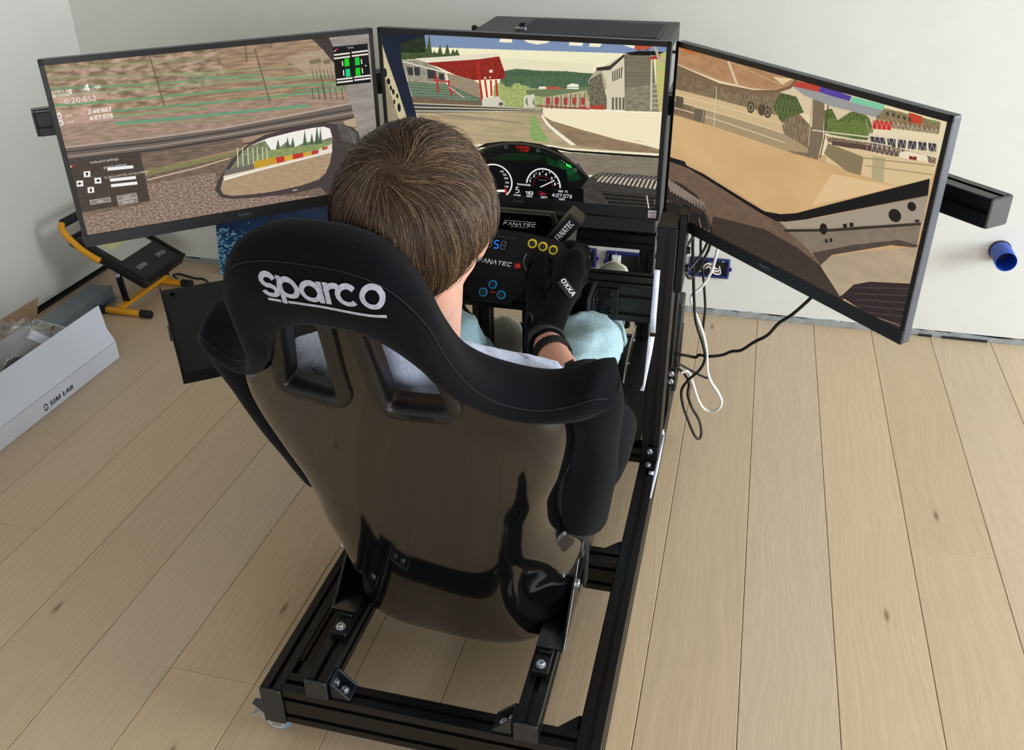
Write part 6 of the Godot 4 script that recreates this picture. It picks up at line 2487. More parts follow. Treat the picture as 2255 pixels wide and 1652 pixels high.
func pedal_set() -> void:
	var t := thing("pedal_set", "black metal pedal deck with slotted heel plate under the driver's feet", "pedals")
	var s := mb()
	extrude(s, rect(0.45, 0.50, 0.018, 4), 0, 0.004, 0.0008, Transform3D(Basis(Vector3(1, 0, 0), Vector3(0, 0, -1), Vector3(0, 1, 0)), Vector3(-0.378, 0.1525, -2.02)))
	var hp := put("heel_plate", s, M.steel_black, t)
	var slotm := mat(Color(0.30, 0.29, 0.27), 0.5)
	for z in [-1.862, -1.90, -2.00]:
		for x in [-0.215, -0.53]:
			s = mb()
			box(s, Vector3(x, 0.1568, z), Vector3(0.045, 0.0006, 0.0022), 0)
			put("slot", s, slotm, hp)
	for p in [[Vector3(-0.283, 0.29, -2.222), 0.30], [Vector3(-0.39, 0.29, -2.20), 0.26], [Vector3(-0.502, 0.235, -1.935), 0.32]]:
		s = mb()
		var bs := Basis(Vector3(1, 0, 0), float(p[1]))
		extrude(s, rect(0.075, 0.20, 0.012, 4), -0.006, 0.0, 0.0015, Transform3D(bs, p[0]))
		var pad := put("pedal_pad", s, mat(Color(0.34, 0.35, 0.37), 0.3, 0.8), t)
		s = mb()
		bar(s, Vector3(p[0].x, 0.157, p[0].z - 0.05), p[0] + Vector3(0, 0.02, -0.01), 0.02, 0.02, 0.002, Vector3.RIGHT)
		put("pedal_arm", s, M.steel_black, pad)
	s = mb()
	s.set_smooth_group(0)
	var rings := []
	for p in curve([Vector3(-0.212, 0, -1.85), Vector3(-0.224, 0, -2.0), Vector3(-0.231, 0, -2.15), Vector3(-0.230, 0, -2.26)], 6):
		rings.append(PackedVector3Array([p + Vector3(-0.002, 0.1565, 0), p + Vector3(-0.002, 0.205, 0), p + Vector3(0.002, 0.205, 0), p + Vector3(0.002, 0.1565, 0)]))
	skin(s, rings, false, true)
	var side := put("side_rail", s, mat(Color(0.13, 0.125, 0.12), 0.3, 0.5), t)
	s = mb()
	tube(s, curve([Vector3(-0.212, 0.206, -1.85), Vector3(-0.224, 0.206, -2.0), Vector3(-0.231, 0.206, -2.15), Vector3(-0.230, 0.206, -2.26)], 6), 0.0016, 6)
	put("rail_edge", s, mat(Color(0.75, 0.73, 0.68), 0.3, 0.4), side)
	for z in [-1.93, -2.07, -2.2]:
		bolt(Vector3(look([[1.85, -0.210], [2.0, -0.222], [2.15, -0.229], [2.26, -0.228]], -z), 0.19, z), Vector3.RIGHT, 0.004, side)

func pc_things() -> void:
	var t := thing("computer_case", "black computer tower behind the middle monitor with a filter grille on top", "computer", Vector3(-0.45, 0.446, -2.44))
	var case_m := mat(Color(0.155, 0.158, 0.160), 0.5)
	var s := mb()
	extrude(s, rect(0.50, 0.276, 0.004, 2), 0.012, 0.496, 0.002, Transform3D(Basis(Vector3(1, 0, 0), Vector3(0, 0, -1), Vector3(0, 1, 0)), Vector3.ZERO))
	put("case", s, case_m, t)
	s = mb()
	extrude(s, PackedVector2Array([Vector2(-0.135, -0.118), Vector2(0.222, -0.118), Vector2(0.222, 0.085), Vector2(0.12, 0.085), Vector2(0.09, 0.100), Vector2(-0.135, 0.100)]), 0.496, 0.4985, 0.0008, Transform3D(Basis(Vector3(1, 0, 0), Vector3(0, 0, -1), Vector3(0, 1, 0)), Vector3.ZERO))
	put("filter_frame", s, mat(Color(0.05, 0.05, 0.055), 0.5), t)
	s = mb()
	extrude(s, PackedVector2Array([Vector2(-0.128, -0.112), Vector2(0.215, -0.112), Vector2(0.215, 0.079), Vector2(0.118, 0.079), Vector2(0.088, 0.094), Vector2(-0.128, 0.094)]), 0.4985, 0.4992, 0.0003, Transform3D(Basis(Vector3(1, 0, 0), Vector3(0, 0, -1), Vector3(0, 1, 0)), Vector3.ZERO))
	var mesh_m := mat(Color(0.17, 0.18, 0.22), 0.75)
	mesh_m.uv1_triplanar = true
	mesh_m.uv1_scale = Vector3.ONE * 40.0
	mesh_m.albedo_texture = noise_tex(noise(8, 0.2, 2), Color(0.6, 0.6, 0.65), Color(1, 1, 1), 128)
	put("dust_filter", s, mesh_m, t)
	s = mb()
	box(s, Vector3(-0.128, 0.502, 0.078), Vector3(0.030, 0.008, 0.012), 0.002)
	put("latch", s, M.zinc, t)
	s = mb()
	box(s, Vector3(-0.13, 0.505, 0.045), Vector3(0.018, 0.014, 0.012), 0.003)
	put("switch", s, M.plastic, t)
	s = mb()
	extrude(s, rect(0.46, 0.42, 0.006, 3), 0.138, 0.1415, 0.001, Transform3D(Basis.IDENTITY, Vector3(0, 0.26, 0)))
	put("side_glass", s, mat(Color(0.03, 0.045, 0.065), 0.18), t)
	for p in [[Vector3(-0.252, 0.489, 0.02), Vector3.LEFT], [Vector3(0.252, 0.458, 0.06), Vector3.RIGHT]]:
		s = mb()
		rod(s, p[0], p[0] + p[1] * 0.010, 0.004, 10)
		rod(s, p[0] + p[1] * 0.008, p[0] + p[1] * 0.020, 0.0085, 14, 0.002)
		put("thumb_screw", s, M.plastic, t)
	s = mb()
	box(s, Vector3(0.2512, 0.42, 0.02), Vector3(0.003, 0.10, 0.12), 0.001)
	put("rear_plate", s, M.zinc, t)
	for x in [-0.2, 0.2]:
		for z in [-0.1, 0.1]:
			s = mb()
			rod(s, Vector3(x, 0, z), Vector3(x, 0.013, z), 0.014, 14)
			put("foot", s, M.rubber, t)
	# power supply at the foot of the upright
	var p := thing("power_supply", "black box standing upright on the rail behind the rear foot of the right upright", "power supply", Vector3(-0.122, 0.131, -2.09))
	s = mb()
	box(s, Vector3(0, 0.125, 0), Vector3(0.050, 0.25, 0.075), 0.004)
	put("case", s, mat(Color(0.10, 0.115, 0.11), 0.4), p)
	s = mb()
	box(s, Vector3(0.026, 0.11, 0.0), Vector3(0.003, 0.12, 0.05), 0.001)
	put("label_plate", s, M.steel_black, p)
	# keyboard tray on the left, turned towards the driver
	var k := thing("keyboard_tray", "black sheet metal tray left of the seat, turned at an angle", "tray", Vector3(-1.015, 0.45, -1.64))
	s = mb()
	var tr := Basis(Vector3.UP, deg_to_rad(38.0))
	var mid := Transform3D(tr, Vector3.ZERO)
	box(s, Vector3.ZERO, Vector3(0.36, 0.003, 0.43), 0.001, tr)
	box(s, mid * Vector3(0, -0.010, 0.214), Vector3(0.36, 0.022, 0.003), 0.001, tr)
	box(s, mid * Vector3(-0.1785, 0.006, 0), Vector3(0.003, 0.012, 0.43), 0.001, tr)
	put("tray_plate", s, mat(Color(0.02, 0.021, 0.024), 0.55, 0, 0.25), k)
	bolt(mid * Vector3(-0.155, 0.0015, -0.185), Vector3.UP, 0.006, k, M.dark_bolt)
	s = mb()
	box(s, mid * Vector3(-0.181, -0.006, 0.005), Vector3(0.006, 0.016, 0.05), 0.0015, tr)
	put("clip", s, M.plastic, k)
	s = mb()
	bar(s, mid * Vector3(0.05, -0.016, 0.0), Vector3(0.327, -0.016, -0.14), 0.04, 0.028, 0.002)
	put("tray_arm", s, M.steel_black, k)

# ------------------------------------------------------------------ things about the room
func sheet(s: SurfaceTool, a: Vector3, b: Vector3, c: Vector3, d: Vector3, th: float) -> void:   # a thin board with corners a b c d
	var n := (b - a).cross(d - a).normalized() * (th / 2)
	s.set_smooth_group(-1)
	var t := [a + n, b + n, c + n, d + n]
	var u := [a - n, b - n, c - n, d - n]
	quad(s, t[3], t[2], t[1], t[0])
	quad(s, u[0], u[1], u[2], u[3])
	for i in 4:
		var j := (i + 1) % 4
		quad(s, t[i], t[j], u[j], u[i])

func clutter() -> void:
	work_light()
	carton()
	wall_fittings()
	# picture board leaning on the wall
	var t := thing("picture_board", "dark blue seascape picture board leaning on the wall behind the seat", "picture", Vector3(-1.52, 0, -2.75))
	var im := Image.create(256, 192, false, Image.FORMAT_RGB8)
	var n1 := noise(61, 0.02, 4)
	var n2 := noise(62, 0.09, 3)
	for y in 192:
		for x in 256:
			var f := n1.get_noise_2d(x, y * 1.5) * 0.5 + 0.5
			var c := Color(0.01, 0.06, 0.22).lerp(Color(0.03, 0.30, 0.45), clampf(f * 0.8 + (y - 70) / 260.0, 0, 1))
			var foam: float = n2.get_noise_2d(x, y * 2.0) * 0.8 - 0.06 - x * 0.006 + (0.16 if y > 105 else -0.4)
			if foam > 0.0:
				c = c.lerp(Color(0.55, 0.72, 0.80), clampf(foam * 5.0, 0, 0.9))
			im.set_pixel(x, y, c)
	var r := RandomNumberGenerator.new()
	r.seed = 9
	for k in 60:
		im.fill_rect(Rect2i(r.randi() % 250, r.randi() % 180, 1 + r.randi() % 2, 1 + r.randi() % 2), Color(0.65, 0.78, 0.85))
	var m := mat(Color.WHITE, 0.35)
	m.albedo_texture = ImageTexture.create_from_image(im)
	var s := mb()
	var tilt := Basis(Vector3(1, 0, 0), deg_to_rad(-8))
	box(s, tilt * Vector3(0, 0.20, -0.006) + Vector3(0, 0, 0.036), Vector3(0.54, 0.40, 0.010), 0.001, tilt)
	put("board", s, mat(Color(0.05, 0.14, 0.30), 0.5), t)
	s = mb()
	var q := [Vector3(-0.27, 0, 0), Vector3(-0.27, 0.40, 0), Vector3(0.27, 0.40, 0), Vector3(0.27, 0, 0)]
	var uv := [Vector2(0, 1), Vector2(0, 0), Vector2(1, 0), Vector2(1, 1)]
	for i in [0, 1, 2, 0, 2, 3]:
		s.set_uv(uv[i])
		s.add_vertex(tilt * (q[i] + Vector3(0, 0, -0.0005)) + Vector3(0, 0.0, 0.036))
	put("picture", s, m, t)

func work_light() -> void:
	var t := thing("work_light", "black floodlight on a yellow tube stand in the corner", "work light", Vector3(-1.93, 0, -2.49))
	var o := Vector3(-1.93, 0, -2.49)
	var s := mb()
	for z in [0.145, -0.105]:
		s = mb()
		rod(s, Vector3(-0.085, 0.0135, z), Vector3(0.075, 0.0135, z), 0.0115, 16)
		var f := put("foot_bar", s, M.yellow_paint, t)
		for g in [-1.0, 1.0]:
			s = mb()
			rod(s, Vector3(-0.005 + g * 0.062, 0.0135, z), Vector3(-0.005 + g * 0.104, 0.0135, z), 0.0133, 16, 0.003)
			put("rubber_end", s, M.rubber, f)
	s = mb()
	bar(s, Vector3(-0.01, 0.030, 0.15), Vector3(-0.01, 0.030, -0.112), 0.022, 0.012, 0.001)
	put("stand_bar", s, M.yellow_paint, t)
	for z in [0.110, -0.122]:
		s = mb()
		bar(s, Vector3(-0.012, 0.03, z), Vector3(-0.022, 0.135, z), 0.006, 0.024, 0.001, Vector3.RIGHT)
		var a := put("swivel_arm", s, M.steel_black, t)
		bolt(Vector3(-0.022, 0.128, z + (0.003 if z > 0 else -0.003)), Vector3(0, 0, signf(z)), 0.007, a)
	# lamp head: axis u runs up the slope, v along -z
	var u := Vector3(-0.259, 0.136, 0).normalized()
	var v := Vector3(0, 0, -1)
	var n := u.cross(v)
	if n.y < 0: n = -n
	var b := Basis(v, u, v.cross(u))
	var face := Transform3D(Basis(-v, u, (-v).cross(u)), Vector3(-1.848, 0.112, -2.4975) - o)   # x along +z, y up the slope, z out of the glass
	if face.basis.z.y < 0:
		face.basis = Basis(v, u, v.cross(u))
	var fx := face * Transform3D(Basis.IDENTITY, Vector3(0, 0.145, 0))
	s = mb()
	extrude(s, rect(0.235, 0.29, 0.012, 3), -0.034, 0.0, 0.006, fx)
	put("lamp_body", s, mat(Color(0.045, 0.05, 0.048), 0.4), t)
	s = mb()
	for k in 9:
		extrude(s, rect(0.004, 0.20, 0.001, 1), -0.052, -0.033, 0.0006, fx * Transform3D(Basis.IDENTITY, Vector3(-0.08 + 0.02 * k, 0, 0)))
	put("cooling_fins", s, M.steel_black, t)
	# raised rim, glass with the lit-side reflector behind it
	s = mb()
	var dirx := signf(face.basis.x.z)
	for e in [[Vector3(0, -0.139, 0.002), Vector3(0.235, 0.012, 0.006)], [Vector3(0, 0.139, 0.002), Vector3(0.235, 0.012, 0.006)], [Vector3(-0.1115, 0, 0.002), Vector3(0.012, 0.27, 0.006)], [Vector3(0.1115, 0, 0.002), Vector3(0.012, 0.27, 0.006)]]:
		box(s, fx * e[0], e[1], 0.0015, fx.basis)
	put("rim", s, M.steel_black, t)
	s = mb()
	extrude(s, rect(0.175, 0.15, 0.004, 2), 0.0, 0.0012, 0.0004, fx * Transform3D(Basis.IDENTITY, Vector3(0, 0.045, 0)))
	var refl := put("reflector", s, mat(Color(0.70, 0.71, 0.68), 0.3, 0.3), t)
	s = mb()
	extrude(s, rect(0.10, 0.085, 0.003, 2), 0.0012, 0.0022, 0.0003, fx * Transform3D(Basis.IDENTITY, Vector3(0.02 * dirx, 0.065, 0)))
	put("led_panel", s, mat(Color(0.72, 0.72, 0.50), 0.5), refl)
	s = mb()
	var txt := fx * Transform3D(Basis(Vector3(-dirx, 0, 0), Vector3(0, 1, 0), Vector3(0, 0, 1)), Vector3(0, 0, 0))
	if dirx > 0:
		txt = fx * Transform3D(Basis(Vector3(0, 0, 1), 0.0), Vector3.ZERO)
	lettering(s, letters("50W", 0.017, true), fx * Transform3D(Basis.IDENTITY, Vector3(0.055 * -1.0, -0.085, 0.0003)))
	lettering(s, letters("IP65", 0.017, true), fx * Transform3D(Basis.IDENTITY, Vector3(0.055, -0.085, 0.0003)))
	put("lettering", s, mat(Color(0.55, 0.57, 0.55), 0.6), t)
	# carrying handle: two yellow sides and a black grip
	var out := fx.basis.x * 0.128
	var up := fx.basis.y
	var nn := fx.basis.z
	s = mb()
	for g in [-1.0, 1.0]:
		tube(s, curve([fx.origin + out * g + up * 0.02 - nn * 0.012, fx.origin + out * g + up * 0.08 - nn * 0.010, fx.origin + out * g + up * 0.14 + nn * 0.006, fx.origin + out * g * 0.98 + up * 0.17 + nn * 0.022, fx.origin + out * g * 0.86 + up * 0.182 + nn * 0.028], 6), 0.0105, 12)
	put("handle_tube", s, M.yellow_paint, t)
	s = mb()
	rod(s, fx.origin - out * 0.84 + up * 0.182 + nn * 0.028, fx.origin + out * 0.84 + up * 0.182 + nn * 0.028, 0.0145, 16, 0.002)
	put("handle_grip", s, M.rubber, t)

func carton() -> void:
	var t := thing("cardboard_box", "long white cardboard box lying open on the floor by the left wall", "cardboard box", Vector3(-1.93, 0, -1.65))
	var o := Vector3(-1.93, 0, -1.65)
	var white := mat(Color(0.83, 0.85, 0.89), 0.8)
	var kraft := mat(Color(0.62, 0.50, 0.40), 0.9)
	var za := -2.085
	var zb := -1.10
	var s := mb()
	sheet(s, Vector3(-1.778, 0.001, za) - o, Vector3(-1.778, 0.056, za) - o, Vector3(-1.778, 0.056, zb) - o, Vector3(-1.778, 0.001, zb) - o, 0.004)
	sheet(s, Vector3(-2.05, 0.001, za) - o, Vector3(-2.05, 0.10, za) - o, Vector3(-2.05, 0.10, zb) - o, Vector3(-2.05, 0.001, zb) - o, 0.004)
	sheet(s, Vector3(-1.778, 0.001, za) - o, Vector3(-1.778, 0.056, za) - o, Vector3(-2.05, 0.10, za) - o, Vector3(-2.05, 0.001, za) - o, 0.004)
	sheet(s, Vector3(-1.778, 0.001, zb) - o, Vector3(-1.778, 0.056, zb) - o, Vector3(-2.05, 0.10, zb) - o, Vector3(-2.05, 0.001, zb) - o, 0.004)
	put("carton_body", s, white, t)
	s = mb()
	sheet(s, Vector3(-1.778, 0.057, za) - o, Vector3(-1.803, 0.092, za - 0.006) - o, Vector3(-1.803, 0.092, zb) - o, Vector3(-1.778, 0.057, zb) - o, 0.004)
	sheet(s, Vector3(-1.803, 0.092, za - 0.006) - o, Vector3(-1.838, 0.152, za - 0.038) - o, Vector3(-1.838, 0.152, zb) - o, Vector3(-1.803, 0.092, zb) - o, 0.004)
	put("front_flap", s, white, t)
	s = mb()
	sheet(s, Vector3(-2.05, 0.10, za - 0.01) - o, Vector3(-2.046, 0.158, za - 0.035) - o, Vector3(-2.046, 0.158, zb) - o, Vector3(-2.05, 0.10, zb) - o, 0.004)
	put("back_flap", s, kraft, t)
	s = mb()
	box(s, Vector3(-1.914, 0.004, (za + zb) / 2) - o, Vector3(0.265, 0.005, zb - za - 0.01), 0)
	put("carton_floor", s, kraft, t)
	# printed wordmark and its swirl near the bottom edge
	s = mb()
	var xf := Transform3D(Basis(Vector3(0, 0, -1), Vector3(0, 1, 0), Vector3(1, 0, 0)), Vector3(-1.7755, 0.022, -1.822) - o)
	lettering(s, letters("SIM LAB", 0.0125, true, 0.28, 1.45), xf)
	for g in [0.0, 180.0]:
		lettering(s, stroke(arc(Vector2(-0.066, 0.0035 if g == 0.0 else -0.0035), 0.0055, g - 30.0, g + 200.0, 10), 0.0032), xf)
	put("wordmark", s, M.bezel, t)
	# crumpled clear bag of parts sitting in the box
	var bag := thing("plastic_bag", "crumpled clear plastic bag of dark parts inside the open white box", "plastic bag", Vector3(-1.93, 0.01, -1.83))
	var clear := mat(Color(0.88, 0.87, 0.84, 0.10), 0.06, 0, 0.9)
	clear.transparency = BaseMaterial3D.TRANSPARENCY_ALPHA
	s = mb()
	s.set_smooth_group(0)
	var nz := noise(71, 9.0, 3)
	var rows := []
	for j in 21:
		var ring := PackedVector3Array()
		for i in 40:
			var a := TAU * i / 40
			var b := PI * j / 20
			var d := Vector3(sin(b) * cos(a), cos(b), sin(b) * sin(a))
			var k := 1.0 + 0.34 * nz.get_noise_3d(d.x, d.y * 1.3, d.z) + 0.16 * absf(nz.get_noise_3d(d.x * 3, d.y * 3, d.z * 3))
			ring.append(Vector3(d.x * 0.088 * k - 0.005, maxf(0.0, 0.078 + d.y * 0.104 * k), d.z * 0.185 * k))
		rows.append(ring)
	rows.reverse()
	skin(s, rows)
	put("bag_film", s, clear, bag)
	s = mb()
	box(s, Vector3(0.045, 0.132, -0.085), Vector3(0.055, 0.001, 0.035), 0, Basis(Vector3(0, 0, 1), -0.75) * Basis(Vector3(0, 1, 0), 0.4))
	put("bag_label", s, M.paper, bag)
	for k in 7:
		s = mb()
		var c := Vector3(rng.randf_range(-0.04, 0.03), 0.028 + 0.016 * (k % 3), -0.11 + 0.035 * k)
		box(s, c, Vector3(0.05, 0.02, 0.06), 0.003, Basis(Vector3(0.2, 1, 0.1).normalized(), rng.randf_range(0, 3)))
		put("metal_part", s, M.bracket if k % 2 else M.steel_black, bag)
	# grey metal channel by the skirting
	var ch := thing("metal_channel", "short grey sheet metal channel on the floor between box and work light", "metal channel", Vector3(-2.075, 0, -2.29))
	s = mb()
	extrude(s, PackedVector2Array([Vector2(-0.042, 0.0), Vector2(-0.039, 0.0), Vector2(-0.039, 0.047), Vector2(0.039, 0.047), Vector2(0.039, 0.006), Vector2(0.052, 0.006), Vector2(0.052, 0.009), Vector2(0.042, 0.009), Vector2(0.042, 0.050), Vector2(-0.042, 0.050)]), -0.155, 0.165, 0, Transform3D(Basis(Vector3.UP, 0.06), Vector3.ZERO))
	put("channel", s, mat(Color(0.46, 0.50, 0.53), 0.38, 0.35), ch)

func wall_box(label: String, c: Vector3, w: float, h: float) -> Node3D:
	var t := thing("electrical_box", label, "electrical box", c, 0.0, "blue electrical boxes in the back wall")
	var s := mb()
	var bt := 0.011
	for e in [[Vector3(0, h / 2 - bt / 2, 0), Vector3(w, bt, 0.014)], [Vector3(0, -h / 2 + bt / 2, 0), Vector3(w, bt, 0.014)], [Vector3(-w / 2 + bt / 2, 0, 0), Vector3(bt, h - 0.016, 0.014)], [Vector3(w / 2 - bt / 2, 0, 0), Vector3(bt, h - 0.016, 0.014)]]:
		box(s, e[0], e[1], 0.004)
	for g in [-1, 1]:
		box(s, Vector3(g * (w / 2 + 0.003), 0, 0.002), Vector3(0.008, 0.012, 0.008), 0.002)
	put("rim", s, M.blue_plastic, t)
	s = mb()
	box(s, Vector3(0, 0, -0.003), Vector3(w - 0.01, h - 0.01, 0.002), 0)
	put("hollow", s, mat(Color(0.05, 0.045, 0.05), 0.8), t)
	for g in [-0.32, 0.32]:
		bolt(Vector3(g * w, h / 2 - bt / 2, 0.007), Vector3.BACK, 0.0024, t)
	return t

func wall_fittings() -> void:
	# pipe stub
	var t := thing("pipe_stub", "bright blue plastic pipe end sticking out of the wall on the right", "pipe", Vector3(0.766, 0.302, -2.795))
	var s := mb()
	lathe(s, PackedVector2Array([Vector2(0.0268, 0.0), Vector2(0.0268, 0.088), Vector2(0.0272, 0.0885), Vector2(0.0285, 0.0885), Vector2(0.0288, 0.088), Vector2(0.0288, 0.0)]), Transform3D.IDENTITY, 32)
	put("tube", s, mat(Color(0.10, 0.27, 0.66), 0.35), t)
	s = mb()
	lathe(s, PackedVector2Array([Vector2(0.0, 0.004), Vector2(0.0268, 0.004)]), Transform3D.IDENTITY, 24)
	put("inner_end", s, mat(Color(0.03, 0.05, 0.25), 0.7), t)
	s = mb()
	lathe(s, PackedVector2Array([Vector2(0.0288, 0.004), Vector2(0.0302, 0.003), Vector2(0.031, 0.0)]), Transform3D.IDENTITY, 24)
	put("sealant_ring", s, M.gap, t)
	# box with loose wires
	var b := wall_box("blue electrical box with loose wires, nearest the angled right monitor", Vector3(-0.063, 0.166, -2.793), 0.128, 0.066)
	for k in 7:
		s = mb()
		var y := -0.018 + 0.006 * k
		tube(s, curve([Vector3(-0.03 + 0.004 * k, y, 0.0), Vector3(-0.022 + 0.006 * k, y * 0.6 + 0.008, 0.014 + 0.002 * (k % 3)), Vector3(-0.01 + 0.004 * k, 0.006 - y * 0.8, 0.018), Vector3(0.012 + 0.004 * k, -y * 0.7, 0.012), Vector3(0.03, y * 0.5, 0.0)], 5), 0.0022, 6)
		put("wire", s, [M.white_plastic, mat(Color(0.45, 0.28, 0.18), 0.5), M.white_plastic, mat(Color(0.16, 0.14, 0.14), 0.5)][k % 4], b)
	# box with a switch and a socket in use
	b = wall_box("blue electrical box holding a white switch and a socket with a plug", Vector3(-0.305, 0.155, -2.793), 0.185, 0.078)
	s = mb()
	box(s, Vector3(-0.058, 0.0, 0.003), Vector3(0.030, 0.056, 0.014), 0.002)
	var sw := put("switch", s, M.white_plastic, b)
	s = mb()
	box(s, Vector3(-0.058, 0.004, 0.011), Vector3(0.022, 0.038, 0.005), 0.002, Basis(Vector3(1, 0, 0), 0.09))
	put("rocker", s, M.white_plastic, sw)
	s = mb()
	box(s, Vector3(0.045, 0.0, 0.003), Vector3(0.058, 0.056, 0.014), 0.002)
	box(s, Vector3(0.045, 0.0, 0.010), Vector3(0.054, 0.052, 0.004), 0.001)
	put("socket", s, M.white_plastic, b)
	var p := thing("plug", "black power plug in the white wall socket behind the foot", "plug", Vector3(-0.272, 0.153, -2.779))
	s = mb()
	lathe(s, PackedVector2Array([Vector2(0.0, 0.026), Vector2(0.014, 0.026), Vector2(0.0175, 0.022), Vector2(0.0185, 0.0), Vector2(0.0, 0.0)]), Transform3D.IDENTITY, 24)
	put("plug_body", s, M.rubber, p)
	s = mb()
	tube(s, curve([Vector3(0.004, -0.012, 0.014), Vector3(0.006, -0.03, 0.016), Vector3(0.004, -0.06, 0.018), Vector3(0.0, -0.10, 0.03), Vector3(-0.005, -0.147, 0.06)], 5), 0.0058, 8)
	put("lead", s, M.rubber, p)
	var ad := thing("adapter", "white plug-in power adapter right of the black plug", "adapter", Vector3(-0.236, 0.142, -2.779))
	s = mb()
	box(s, Vector3(0, 0, 0.02), Vector3(0.034, 0.062, 0.04), 0.004)
	put("adapter_body", s, mat(Color(0.78, 0.80, 0.82), 0.4), ad)
	# box with two rockers
	b = wall_box("blue electrical box with twin white rockers, partly behind the gloved hand", Vector3(-0.485, 0.163, -2.793), 0.115, 0.068)
	for g in [-1.0, 1.0]:
		s = mb()
		box(s, Vector3(g * 0.0175, 0, 0.003), Vector3(0.034, 0.050, 0.014), 0.002)
		box(s, Vector3(g * 0.0175, 0.002, 0.011), Vector3(0.026, 0.038, 0.005), 0.002, Basis(Vector3(1, 0, 0), 0.09))
		put("rocker", s, M.white_plastic, b)

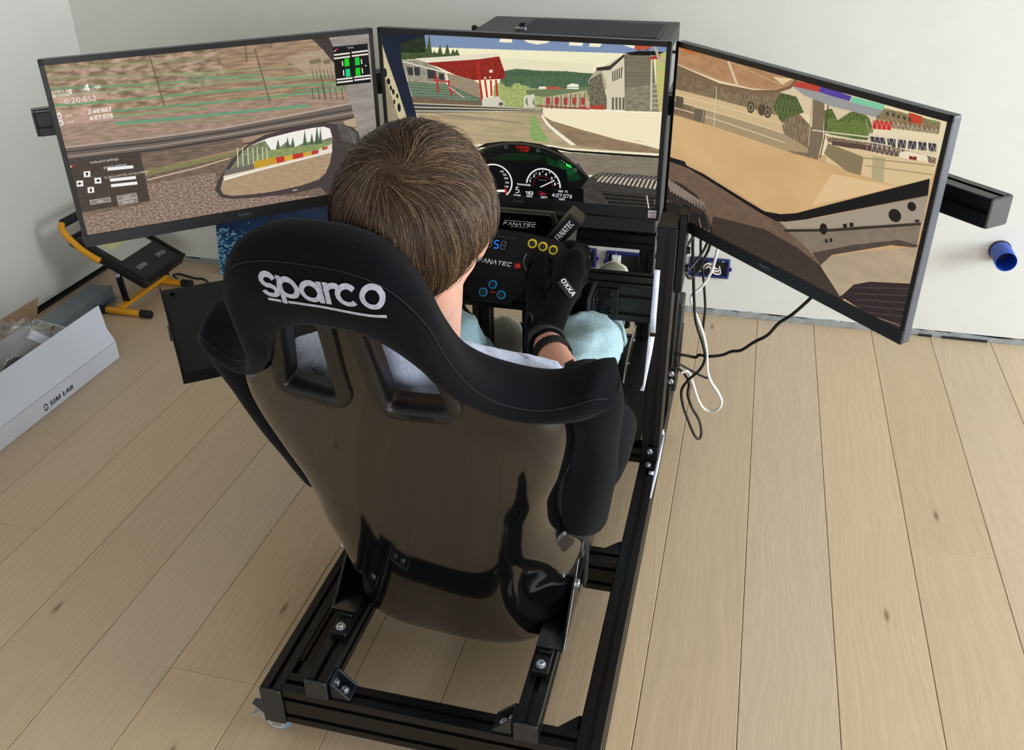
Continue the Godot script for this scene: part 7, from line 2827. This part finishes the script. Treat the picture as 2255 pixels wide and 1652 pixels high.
# ------------------------------------------------------------------ cables
func cables() -> void:
	cable("cable", "black cable looping down from behind the angled right monitor to the floor", 0.0035, M.cable_black, [Vector3(-0.089, 0.658, -1.930), Vector3(-0.085, 0.567, -1.960), Vector3(-0.079, 0.498, -1.980), Vector3(-0.072, 0.421, -2.000), Vector3(-0.062, 0.362, -2.000), Vector3(-0.040, 0.304, -2.000), Vector3(-0.032, 0.267, -2.000), Vector3(-0.042, 0.234, -2.000), Vector3(-0.067, 0.201, -2.000), Vector3(-0.080, 0.170, -2.000), Vector3(-0.074, 0.131, -2.000), Vector3(-0.057, 0.086, -2.000), Vector3(-0.036, 0.038, -2.005), Vector3(-0.023, 0.028, -2.010), Vector3(-0.021, 0.044, -2.020), Vector3(-0.030, 0.071, -2.030), Vector3(-0.050, 0.097, -2.040), Vector3(-0.065, 0.135, -2.040), Vector3(-0.065, 0.169, -2.040), Vector3(-0.077, 0.199, -2.030), Vector3(-0.101, 0.227, -2.020)])
	cable("cable", "thin black cable hanging straight down beside the looping one", 0.003, M.cable_black, [Vector3(-0.073, 0.652, -1.950), Vector3(-0.067, 0.540, -1.990), Vector3(-0.055, 0.461, -2.020), Vector3(-0.045, 0.386, -2.030), Vector3(-0.044, 0.325, -2.030), Vector3(-0.029, 0.251, -2.030), Vector3(-0.019, 0.201, -2.030), Vector3(-0.036, 0.201, -2.030), Vector3(-0.065, 0.214, -2.030), Vector3(-0.102, 0.238, -2.020)])
	cable("cable", "white cable hanging in a long loop beside the upright", 0.0035, M.cable_white, [Vector3(-0.024, 0.632, -1.930), Vector3(-0.032, 0.552, -1.970), Vector3(-0.040, 0.494, -2.000), Vector3(-0.058, 0.451, -2.010), Vector3(-0.078, 0.427, -2.010), Vector3(-0.077, 0.406, -2.010), Vector3(-0.061, 0.370, -2.010), Vector3(-0.043, 0.329, -2.010), Vector3(-0.030, 0.281, -2.010), Vector3(-0.023, 0.231, -2.010), Vector3(-0.012, 0.200, -2.010), Vector3(0.009, 0.170, -2.010), Vector3(0.020, 0.142, -2.015), Vector3(0.014, 0.116, -2.020), Vector3(-0.004, 0.101, -2.030), Vector3(-0.024, 0.109, -2.030), Vector3(-0.041, 0.138, -2.030), Vector3(-0.055, 0.176, -2.030), Vector3(-0.070, 0.215, -2.020), Vector3(-0.086, 0.213, -2.010)])
	cable("cable", "thick black cable running from the power supply up behind the angled right monitor", 0.0038, M.cable_black, [Vector3(-0.110, 0.242, -2.050), Vector3(-0.086, 0.243, -2.050), Vector3(-0.064, 0.241, -2.050), Vector3(-0.054, 0.244, -2.045), Vector3(-0.047, 0.254, -2.040), Vector3(-0.025, 0.258, -2.030), Vector3(0.007, 0.282, -2.000), Vector3(0.027, 0.305, -1.980), Vector3(0.049, 0.322, -1.960), Vector3(0.074, 0.362, -1.930), Vector3(0.100, 0.399, -1.900), Vector3(0.117, 0.450, -1.860), Vector3(0.140, 0.489, -1.830), Vector3(0.163, 0.542, -1.790), Vector3(0.176, 0.575, -1.770)])
	cable("cable", "black cable curling out of the side plate toward the blue box on the wall", 0.0032, M.cable_black, [Vector3(-0.098, 0.544, -1.840), Vector3(-0.096, 0.570, -1.860), Vector3(-0.090, 0.526, -1.900), Vector3(-0.082, 0.510, -1.920), Vector3(-0.069, 0.521, -1.930), Vector3(-0.057, 0.555, -1.930), Vector3(-0.048, 0.583, -1.930), Vector3(-0.043, 0.634, -1.920)])
	cable("cable", "black cable crossing from the side plate up behind the monitor", 0.003, M.cable_black, [Vector3(-0.096, 0.551, -1.840), Vector3(-0.082, 0.556, -1.870), Vector3(-0.070, 0.568, -1.890), Vector3(-0.057, 0.591, -1.900), Vector3(-0.044, 0.637, -1.900)])
	cable("cable", "short black cable bending up between upright and monitor", 0.003, M.cable_black, [Vector3(-0.097, 0.591, -1.860), Vector3(-0.094, 0.598, -1.880), Vector3(-0.087, 0.613, -1.890), Vector3(-0.076, 0.626, -1.900), Vector3(-0.066, 0.650, -1.900)])
	cable("cable", "black cable running over the floor behind the work light", 0.0035, M.cable_black, [Vector3(-1.944, 0.011, -2.660), Vector3(-1.930, -0.011, -2.680), Vector3(-1.860, 0.003, -2.660), Vector3(-1.824, -0.002, -2.660), Vector3(-1.752, 0.004, -2.600), Vector3(-1.688, 0.006, -2.550)])
	cable("cable", "second black floor cable from the work light toward the seat", 0.0035, M.cable_black, [Vector3(-1.920, 0.027, -2.620), Vector3(-1.876, 0.012, -2.600), Vector3(-1.778, 0.026, -2.530), Vector3(-1.660, 0.038, -2.450)])
	cable("cable", "black cable seen beneath the steering wheel beside the left post", 0.004, M.cable_black, [Vector3(-0.609, 0.444, -1.850), Vector3(-0.605, 0.407, -1.880), Vector3(-0.596, 0.376, -1.900), Vector3(-0.582, 0.354, -1.920), Vector3(-0.562, 0.334, -1.950)])

func cable(called: String, label: String, r: float, m: Material, pts: Array) -> void:
	var s := mb()
	for i in pts.size():
		pts[i].y = maxf(pts[i].y, r)
	tube(s, curve(pts, 6), r, 8)
	tag(put(called, s, m), label, "cable", "loose cables round the rig")
